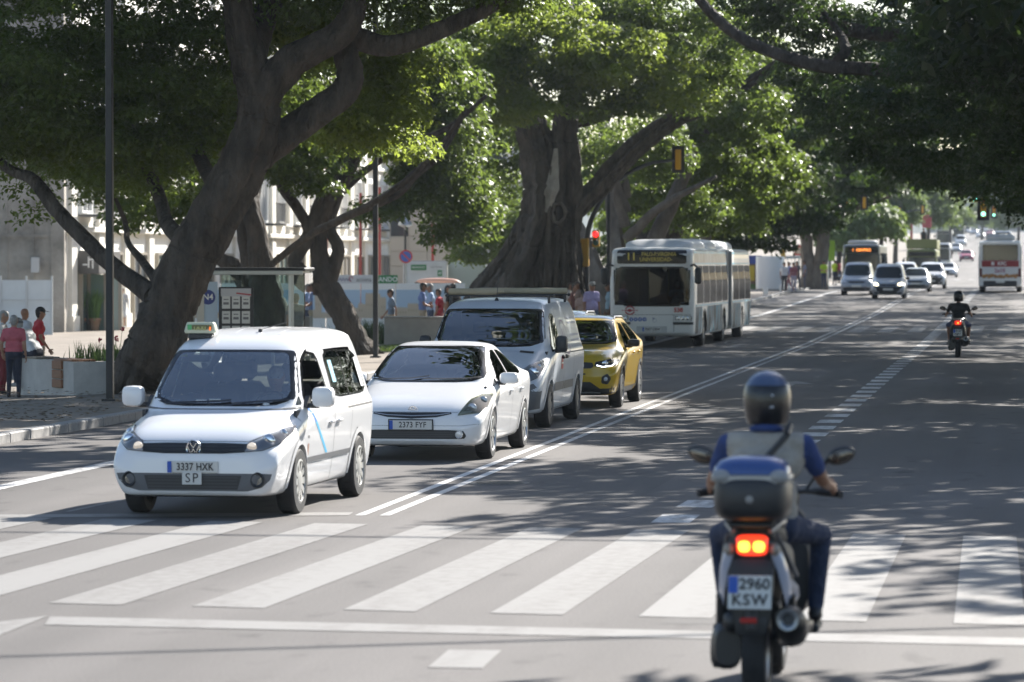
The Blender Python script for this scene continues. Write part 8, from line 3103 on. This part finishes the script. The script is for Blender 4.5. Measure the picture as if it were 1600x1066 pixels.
def scooter(lab, loc, rz, panel, txt, topbox=True, plate_w=.235, stop=True, mirror_h=1.29):
    t = thing('scooter', lab, 'scooter', loc, rz)
    # wheels
    for y, r, w_ in ((0, .255, .14), (1.36, .26, .12)):
        m = MB()
        m.lathe([(r * .62, -w_ * .4), (r * .8, -w_ / 2), (r * .94, -w_ * .42), (r, -w_ * .16), (r, w_ * .16), (r * .94, w_ * .42), (r * .8, w_ / 2), (r * .62, w_ * .4)], (0, 0, 0), 32, 'x', cap=False)
        for q in range(22):
            a = 2 * math.pi * q / 22
            m.box((0, math.cos(a) * r, math.sin(a) * r), (w_ * .5, .01, .006), ax=Matrix.Rotation(a - math.pi / 2, 3, 'X'))
        o = m.build('wheel', RUB, t, 40, (0, y, r))
        m = MB()
        m.lathe([(.05, -.05), (.05, .05)], (0, 0, 0), 14, 'x')
        m.lathe([(r * .62, -w_ * .4), (r * .55, -w_ * .3), (r * .55, w_ * .3), (r * .62, w_ * .4)], (0, 0, 0), 24, 'x', cap=False)
        for q in range(5):
            a = 2 * math.pi * q / 5
            m.box((0, math.cos(a) * r * .32, math.sin(a) * r * .32), (.05, r * .55, .03), ax=Matrix.Rotation(a, 3, 'X'))
        m.build('rim', M('dark_alloy'), o, 40)
    # tail and seat
    mb = MB()
    sloft(mb, [(-.34, 0, .86, .09, .05), (-.30, 0, .84, .13, .085), (-.18, 0, .80, .16, .12), (.05, 0, .75, .175, .15), (.4, 0, .70, .18, .16), (.62, 0, .62, .15, .14)])
    mb.build('tail_cowl', TRIMB, t, 45)
    for s in (-1, 1):
        mb = MB()
        pts = [(-.33, .865, .02), (-.29, .80, .075), (-.2, .70, .11), (-.06, .60, .11), (.14, .56, .09), (.4, .56, .07)]
        vs, fs = [], []
        for i, (y, z, hh) in enumerate(pts):
            x0 = (.10, .145, .172, .186, .192, .19)[i]
            vs += [(s * (x0 - .02), y - .01, z + hh), (s * (x0 + .012), y - .012, z + hh * .45), (s * (x0 + .018), y - .01, z - hh * .3), (s * (x0 - .01), y, z - hh)]
        for i in range(len(pts) - 1):
            for j in range(3):
                fs.append((4 * i + j, 4 * i + j + 1, 4 * i + 5 + j, 4 * i + 4 + j))
        mb.add(vs, fs)
        mb.build('side_panel', panel, t, 60)
        MB().tube([(s * .135, -.31, .93), (s * .17, -.1, .80), (s * .195, .12, .70), (s * .2, .3, .66)], [.012, .016, .016, .01], 8).build('panel_trim', M('grey_trim'), t, 40)
    mb = MB()
    sloft(mb, [(-.24, 0, .92, .1, .035), (-.15, 0, .93, .14, .05), (.1, 0, .91, .15, .055), (.3, 0, .87, .145, .05), (.62, 0, .85, .12, .045), (.72, 0, .83, .07, .03)])
    mb.build('seat', M('seat_vinyl', (.025, .025, .026), .6), t, 45)
    for s in (-1, 1):
        MB().tube([(s * .1, -.36, .95), (s * .145, -.26, .985), (s * .155, -.05, .985), (s * .14, .05, .95)], .013, 8).build('grab_rail', M('rail_grey', (.25, .25, .26), .4, .6), t, 40)
    # lamp
    LR = M('lit_tail_lamp_%d' % stop, (.7, .02, .02), .3, emit=((1, .05, .015), 0.7 if stop else .3))
    mb = MB()
    sloft(mb, [(-.375, 0, .865, .07, .04), (-.36, 0, .868, .08, .05), (-.32, 0, .872, .09, .056)], e=.5)
    lamp = mb.build('tail_lamp', LR, t, 45)
    mb = MB()
    if stop:
        for s in (-1, 1):
            sloft(mb, [(-.383, s * .04, .868, .028, .026), (-.372, s * .04, .868, .032, .03)], n=12, e=.7)
    else:
        mb.ell((0, -.378, .868), (.02, .01, .02), 8, 6)
    mb.build('bulb', M('lit_brake_bulb_%d' % stop, (1, .7, .1), .3, emit=((1, .5, .04), 1.7 if stop else .8)), lamp, 50)
    for s in (-1, 1):
        MB().ell((s * .125, -.335, .85), (.03, .03, .035), 10, 6).build('indicator', M('indicator_grey', (.3, .26, .22), .3), t, 50)
    # mudguard, plate and reflector
    mb = MB()
    sloft(mb, [(-.37, 0, .44, .095, .012), (-.385, 0, .6, .12, .05), (-.33, 0, .74, .12, .06), (-.2, 0, .76, .1, .06)])
    mb.tube([(0, -.22, .72), (0, -.36, .56), (0, -.4, .42)], [.05, .05, .03], 8)
    mb.box((0, -.37, .47), (.17, .02, .16), bev=.008, ax=Matrix.Rotation(-.2, 3, 'X'))
    mb.build('mudguard', TRIMB, t, 45)
    pt = MB().box((0, 0, 0), (plate_w, .008, plate_w * .78), bev=.003).build('number_plate', PLATE, t, loc=(-.005, -.425, .625))
    pt.rotation_euler = (-.22, 0, 0)
    hh = plate_w * .78
    MB().box((-plate_w / 2 + .028, -.006, hh * .22), (.05, .004, hh * .5)).build('blue_band', EUB, pt)
    text(txt[0], hh * .46, INK, pt, (.025, -.0065, hh * .23), depth=.001, bold=.002)
    text(txt[1], hh * .46, INK, pt, (.0, -.0065, -hh * .24), depth=.001, bold=.002, space=1.15)
    MB().box((-.01, -.44, .475), (.09, .012, .03), bev=.004).build('reflector', M('reflector_red', (.4, .015, .015), .25), t)
    # engine, exhaust
    mb = MB()
    sloft(mb, [(-.14, -.145, .30, .07, .1), (-.08, -.16, .3, .085, .13), (.2, -.16, .33, .08, .12), (.5, -.14, .36, .07, .1)], e=.7)
    mb.lathe([(.001, -.255), (.07, -.25), (.1, -.235), (.1, -.2)], (0, 0, .27), 18, 'x')
    mb.lathe([(.001, -.255), (.05, -.25), (.075, -.235), (.08, -.2)], (0, .35, .36), 18, 'x')
    mb.box((-.12, -.12, .44), (.1, .16, .12), bev=.03)
    mb.build('transmission_case', M('case_dark', (.05, .05, .052), .4, .5), t, 45)
    mb = MB()
    mb.tube([(.195, -.33, .47), (.2, -.28, .46), (.2, -.05, .40), (.19, .22, .34), (.12, .4, .28)], [.06, .088, .092, .07, .03], 18)
    ex = mb.build('exhaust', M('exhaust_black', (.035, .035, .036), .42, .4), t, 50)
    MB().lathe([(.058, -.346), (.06, -.352), (.045, -.352), (.03, -.34), (.022, -.30)], (.194, 0, .472), 20, 'y', cap=False).build('exhaust_tip', M('steel_tip', (.28, .3, .33), .35, .8), ex, 50)
    MB().tube([(.27, -.2, .43), (.285, 0, .42), (.27, .2, .36)], [.02, .028, .015], 8).build('heat_shield', M('case_dark'), ex, 50)
    for s in (-1, 1):
        MB().tube([(s * .19, .03, .3), (s * .175, -.1, .62)], .028, 10).tube([(s * .19, .03, .32), (s * .178, -.08, .58)], .04, 10).build('shock_absorber', M('case_dark'), t, 45)
    # floor, leg shield, front
    mb = MB()
    mb.box((0, .8, .32), (.4, .6, .1), bev=.04)
    mb.tube([(0, .5, .38), (0, .8, .42), (0, 1.02, .6)], [.12, .1, .1], 12)
    sloft(mb, [(1.02, 0, .6, .22, .26), (1.1, 0, .66, .25, .32), (1.2, 0, .72, .2, .3), (1.34, 0, .78, .1, .2)])
    mb.build('leg_shield', TRIMB, t, 45)
    for s in (-1, 1):
        MB().box((s * .24, .8, .33), (.12, .34, .05), bev=.015).build('footboard', TRIMB, t)
    mb = MB()
    sloft(mb, [(1.0, 0, 1.03, .12, .07), (1.08, 0, 1.05, .16, .09), (1.2, 0, 1.02, .12, .09)])
    mb.build('dash_cowl', TRIMB, t, 45)
    mb = MB()
    mb.tube([(-.38, .9, 1.075), (-.2, 1.0, 1.085), (0, 1.03, 1.06), (.2, 1.0, 1.085), (.38, .9, 1.075)], .014, 8)
    hb = mb.build('handlebar', M('case_dark'), t, 45)
    for s in (-1, 1):
        MB().tube([(s * .27, .955, 1.083), (s * .385, .9, 1.075), (s * .41, .885, 1.073)], [.019, .019, .023], 10).build('grip', RUB, hb, 45)
        MB().tube([(s * .22, 1.02, 1.09), (s * .3, 1.0, 1.1), (s * .40, .97, 1.09)], [.008, .008, .006], 6).build('brake_lever', M('case_dark'), hb, 45)
        mi = MB().tube([(s * .2, 1.0, 1.09), (s * .27, 1.02, mirror_h - .09), (s * .33, 1.02, mirror_h - .02)], [.009, .01, .016], 8).build('mirror', TRIMB, hb, 45)
        R = Matrix.Rotation(-s * .35, 3, 'Y')
        mb = MB()
        mb.ell((s * .40, 1.03, mirror_h), (.088, .03, .052), 14, 8, R=R)
        mb.build('mirror_shell', TRIMB, mi, 50)
        mb = MB()
        mb.ell((s * .40, 1.018, mirror_h), (.076, .02, .042), 14, 6, R=R)
        mb.build('mirror_glass', M('dim_mirror', (.2, .17, .14), .25, .8), mi, 50)
    if topbox:
        mb = MB()
        sloft(mb, [(-.52, 0, 1.145, .13, .075), (-.495, 0, 1.14, .17, .11), (-.42, 0, 1.135, .2, .13), (-.2, 0, 1.13, .212, .14), (-.12, 0, 1.13, .19, .13)], 24, e=.55)
        bx = mb.build('top_box', M('box_charcoal', (.03, .03, .032), .45), t, 45)
        mb = MB()
        sloft(mb, [(-.505, 0, 1.235, .175, .022), (-.46, 0, 1.24, .212, .026), (-.2, 0, 1.24, .216, .026), (-.13, 0, 1.24, .195, .026)], 24, e=.5)
        mb.build('silver_band', M('box_silver', (.36, .37, .38), .35, .4), bx, 45)
        vs, fs = [], []
        mb = MB()
        for (r, z) in ((1.0, 1.262), (.97, 1.295), (.84, 1.33), (.55, 1.352), (.001, 1.358)):
            for j in range(28):
                th = 2 * math.pi * j / 28
                c, s = math.cos(th), math.sin(th)
                vs.append((.208 * r * math.copysign(abs(c) ** .6, c), -.31 + .19 * r * math.copysign(abs(s) ** .6, s), z))
        for i in range(4):
            for j in range(28):
                fs.append((i * 28 + j, i * 28 + (j + 1) % 28, (i + 1) * 28 + (j + 1) % 28, (i + 1) * 28 + j))
        mb.add(vs, fs)
        mb.build('lid', M('box_blue', (.035, .08, .25), .3, coat=.5), bx, 50)
        for s in (-1, 1):
            MB().ell((s * .155, -.485, 1.25), (.055, .035, .04), 12, 8).build('corner_reflector', M('smoked_lens', (.3, .3, .3), .2), bx, 50)
        MB().lathe([(.001, -.528), (.02, -.526), (.024, -.515)], (0, 0, 1.13), 14, 'y').build('lock', M('rail_grey'), bx, 50)
        MB().box((0, -.27, .985), (.24, .3, .03), bev=.01).build('box_rack', TRIMB, t)
    return t


def helmet(parent, hd, s=1.0, shell=None, cap2=None):
    """open helmet on a head at hd, looking to -y in the rider's own frame"""
    vs, fs = [], []
    n = 24
    mb = MB()
    prof = [(.115, -.135), (.132, -.10), (.141, -.03), (.142, .03), (.13, .085), (.1, .13), (.055, .155), (.001, .165)]
    for r, z in prof:
        for j in range(n):
            th = 2 * math.pi * j / n
            vs.append((hd[0] + r * s * math.cos(th) * .95, hd[1] + .01 + r * s * math.sin(th) * 1.08, hd[2] + z * s))
    for i in range(len(prof) - 1):
        for j in range(n):
            th = 2 * math.pi * (j + .5) / n
            if i < 3 and math.sin(th) < -.72:
                continue        # the face opening
            fs.append((i * n + j, i * n + (j + 1) % n, (i + 1) * n + (j + 1) % n, (i + 1) * n + j))
    ms = [1 if f[0] // n >= 4 else 0 for f in fs]
    for f, k in zip(fs, ms):
        mb.f.append(f)
        mb.m.append(k)
    mb.v = vs
    h = mb.build('helmet', [shell or M('helmet_black', (.01, .01, .012), .3, coat=.2), cap2 or shell or M('helmet_black')], parent, 60)
    vi = MB()
    vv, ff = [], []
    for i, (r, z) in enumerate(((.146, -.03), (.15, .02), (.147, .06))):
        for j in range(13):
            th = math.radians(-160 + 140 * j / 12)
            vv.append((hd[0] + r * s * math.cos(th) * .97, hd[1] + .01 + r * s * math.sin(th) * 1.1, hd[2] + z * s))
    for i in range(2):
        for j in range(12):
            ff.append((i * 13 + j, i * 13 + j + 1, (i + 1) * 13 + j + 1, (i + 1) * 13 + j))
    vi.add(vv, ff)
    vi.build('visor', glass('visor_glass', (.5, .52, .55)), h, 60)
    st = MB()
    for z in (-.035, .03):
        st.box((hd[0] - .02, hd[1] + .155 * s, hd[2] + z * s), (.055, .006, .014), bev=.003)
    st.build('sticker', M('sticker_silver', (.4, .42, .46), .4), h)
    return h


sp0 = P(1184, 0, 20.35)
sc0 = Vector((sp0.x, sp0.y, 0))
scooter('scooter with a blue lidded top box and lit brake lamp, nearest the camera', sc0, -.008, M('panel_white_blue', (.42, .45, .56), .3, coat=.5), ('2960', 'KSW'))
ride = dict(pel=(0, .0, .95), ch=(0, -.05, 1.25), nk=(0, -.1, 1.44), hd=(0, -.155, 1.61), shl=(.215, -.06, 1.38), shr=(-.215, -.06, 1.38), ell=(.31, -.2, 1.17), elr=(-.31, -.2, 1.17), wrl=(.345, -.42, 1.12), wrr=(-.345, -.42, 1.12),
            hil=(.1, -.02, .92), hir=(-.1, -.02, .92), knl=(.29, -.38, .85), knr=(-.29, -.38, .85), anl=(.255, -.42, .43), anr=(-.255, -.42, .43))
RB = cloth('royal_blue', (.03, .055, .17))
VEST = cloth('stone_vest', (.36, .33, .29))
rider = person('rider in a stone grey vest, blue sleeves and jeans on the nearest scooter', sc0 + Vector((.015, .42, 0)), math.pi - .008, RB, cloth('rider_jeans', (.02, .032, .072)), GREYH, SKIN2, h=1.74, pose=ride, vest=VEST, voxel=.013, curl=1.15, hands=True)
hh_ = ride['hd']
helmet(rider, (hh_[0], hh_[1], hh_[2] + .015), 1.0, None, M('helmet_blue_sheen', (.06, .09, .17), .3, coat=.3))  # bluish sheen painted into the colour of the helmet's top
mb = MB()
mb.tube([(-.13, .105, 1.44), (-.06, .125, 1.36), (.04, .135, 1.25), (.13, .13, 1.14), (.19, .08, 1.04)], [.018] * 5, 6)
mb.tube([(-.13, .105, 1.44), (-.14, .03, 1.49), (-.11, -.1, 1.44)], [.018] * 3, 6)
mb.build('shoulder_strap', BLACK, rider, 50)
mb = MB()
mb.tube([(.075 * math.cos(a), -.09 + .07 * math.sin(a), 1.46 + .012 * math.sin(a)) for a in [2 * math.pi * k / 14 for k in range(15)]], .022, 8)
mb.build('collar', RB, rider, 50)

p2 = W(1497, 558)
s2 = Vector((p2.x, p2.y, 0))
scooter('dark scooter further up the lane with a small lit tail lamp', s2, 0, M('panel_black', (.04, .04, .045), .3, coat=.4), ('4107', 'HBT'), False, .22, False, 1.22)
r2 = person('rider all in black on the further scooter', s2 + Vector((0, .42, 0)), math.pi, BLK, cloth('navy_shorts', (.03, .04, .1)), DARKH, SKIN2, h=1.64, pose=ride, voxel=.02, curl=1.15, bare_legs=1)
helmet(r2, tuple(v * 1.64 / 1.74 for v in (0, -.155, 1.625)), .95)
# ================================================================== LOW PLANTING, HAZE
def tuft(parent, pts, n, hmin, hmax, mat, seed, wid=.012, nm='leaves', spread=.08):
    rg = np.random.default_rng(seed)
    vs, fs = [], []
    for i in range(n):
        c = pts[rg.integers(len(pts))]
        x, y, z = c[0] + rg.normal() * spread, c[1] + rg.normal() * spread, c[2]
        h = rg.uniform(hmin, hmax)
        a = rg.uniform(0, 6.28)
        ln = rg.uniform(.1, .5) * h
        w = wid * rg.uniform(.6, 1.4)
        dx, dy = math.cos(a), math.sin(a)
        b = len(vs)
        vs += [(x - dy * w, y + dx * w, z), (x + dy * w, y - dx * w, z), (x + dx * ln * .4 + dy * w * .8, y + dy * ln * .4 - dx * w * .8, z + h * .6), (x + dx * ln * .4 - dy * w * .8, y + dy * ln * .4 + dx * w * .8, z + h * .6), (x + dx * ln, y + dy * ln, z + h)]
        fs += [(b, b + 1, b + 2, b + 3), (b + 3, b + 2, b + 4)]
    mb = MB()
    mb.add(vs, fs)
    return mb.build(nm, mat, parent)


GRASS = leaf_mat('grass_blades', (.05, .09, .02), (.1, .16, .04), (.16, .24, .05), .3, .6)
PLANT = leaf_mat('plant_leaves', (.03, .06, .018), (.06, .11, .03), (.12, .2, .05), .3, .5)
o3 = Vector((pc.x, pc.y, 0))
zt3 = KT + HP - .06
base_pts = [tuple(o3 + u1 * (L1 * f) + u2 * g + Vector((0, 0, zt3))) for f in (.2, .3, .4, .5, .6) for g in (.7, 1.0, 1.3)]
fp = thing('flower_plant', 'flowering plant with small red blooms growing in the white planter', 'plant', base_pts[7])
q = [tuple(Vector(b) - Vector(base_pts[7])) for b in base_pts]
tuft(fp, q, 420, .12, .42, PLANT, 5, .01)
rg = random.Random(8)
for i in range(4):
    c = q[rg.randrange(len(q))]
    h = rg.uniform(.3, .62)
    s = MB().tube([(c[0], c[1], 0), (c[0] + .04, c[1], h * .6), (c[0] + .07, c[1], h)], [.006, .005, .004], 5).build('stalk', PLANT, fp)
    f = MB()
    for k in range(7):
        f.ell((c[0] + .07 + rg.uniform(-.03, .03), c[1] + rg.uniform(-.03, .03), h + rg.uniform(-.02, .04)), (.016, .016, .02), 6, 4)
    f.build('bloom', M('bloom_red', (.4, .02, .04), .6), s, 60)
# grass strips and shrubs near the second lamp post
c0, c1 = W(585, 548, KT), W(690, 540, KT)
pts = [tuple(c0.lerp(c1, i / 60) + Vector((random.uniform(-.2, .2), random.uniform(-1.6, 1.6), 0))) for i in range(61)]
g = tuft(None, pts, 5200, .04, .13, GRASS, 6, .008, 'grass', .3)
g['kind'] = 'stuff'
sh_ = P(590, 0, 103)
sb = thing('shrub', 'low green shrub between the leaning trunk and the grey planter wall', 'shrub', (sh_.x, sh_.y, KT))
tuft(sb, [(x * .25, y * .2, 0) for x in range(-4, 3) for y in range(-1, 2)], 700, .25, .75, PLANT, 9, .018, 'foliage', .16)
for px, col, lab in ((124, (.3, .15, .08), 'left terracotta pot with a bright green palm by the shop door'), (147, (.28, .17, .1), 'right terracotta pot with a bright green palm by the shop door')):
    c = P(px, 0, 143)
    pt_ = thing('potted_plant', lab, 'potted plant', (c.x, c.y, -.35), 0, 'potted palms by the shop door')
    MB().lathe([(.13, 0), (.22, .5), (.25, .52), (.24, .6), (.2, .58)], (0, 0, 0), 16).build('pot', M('terracotta_%d' % px, col, .8), pt_, 40)
    tuft(pt_, [(0, 0, .5)], 150, .5, 1.35, leaf_mat('palm_leaves_%d' % px, (.08, .16, .04), (.14, .26, .07), (.2, .35, .1)), px, .022, 'fronds', .08)

# fallen leaves and litter on the pavement by the leaning tree
rg = np.random.default_rng(12)
n = 900
base = np.array([tuple(W(rg.uniform(-40, 330), rg.uniform(600, 660), KT)) for _ in range(n)])
base = base[base[:, 0] < -13.8]
n = len(base)
a = rg.uniform(0, 6.28, n)
s = rg.uniform(.03, .07, n)
V = np.zeros((n, 4, 3))
for k, (u, w) in enumerate(((-1, 0), (0, .45), (1, 0), (0, -.45))):
    V[:, k, 0] = base[:, 0] + s * (u * np.cos(a) - w * np.sin(a))
    V[:, k, 1] = base[:, 1] + s * (u * np.sin(a) + w * np.cos(a))
    V[:, k, 2] = base[:, 2] + .006 + .012 * (k % 2) * rg.random(n)
o = meshob('fallen_leaves', npmesh('fallen_leaves', V.reshape(-1, 3), np.arange(4 * n).reshape(-1, 4), leaf_mat('dry_leaves', (.1, .06, .025), (.24, .16, .07), (.2, .12, .04), .15, .8)))
o['kind'] = 'stuff'

# haze: one closed box of even pale air round camera and scene
HZ = bpy.data.materials.new('haze_air')
HZ.use_nodes = True
nt = HZ.node_tree
nt.nodes.clear()
vo = nt.nodes.new('ShaderNodeVolumePrincipled')
vo.inputs['Color'].default_value = (.8, .9, 1, 1)
vo.inputs['Density'].default_value = .00014
vo.inputs['Anisotropy'].default_value = .1
ou = nt.nodes.new('ShaderNodeOutputMaterial')
nt.links.new(vo.outputs[0], ou.inputs['Volume'])
hzb = MB().box((0, 1570, 37), (1860, 3340, 80)).build('haze', HZ, kind='stuff')
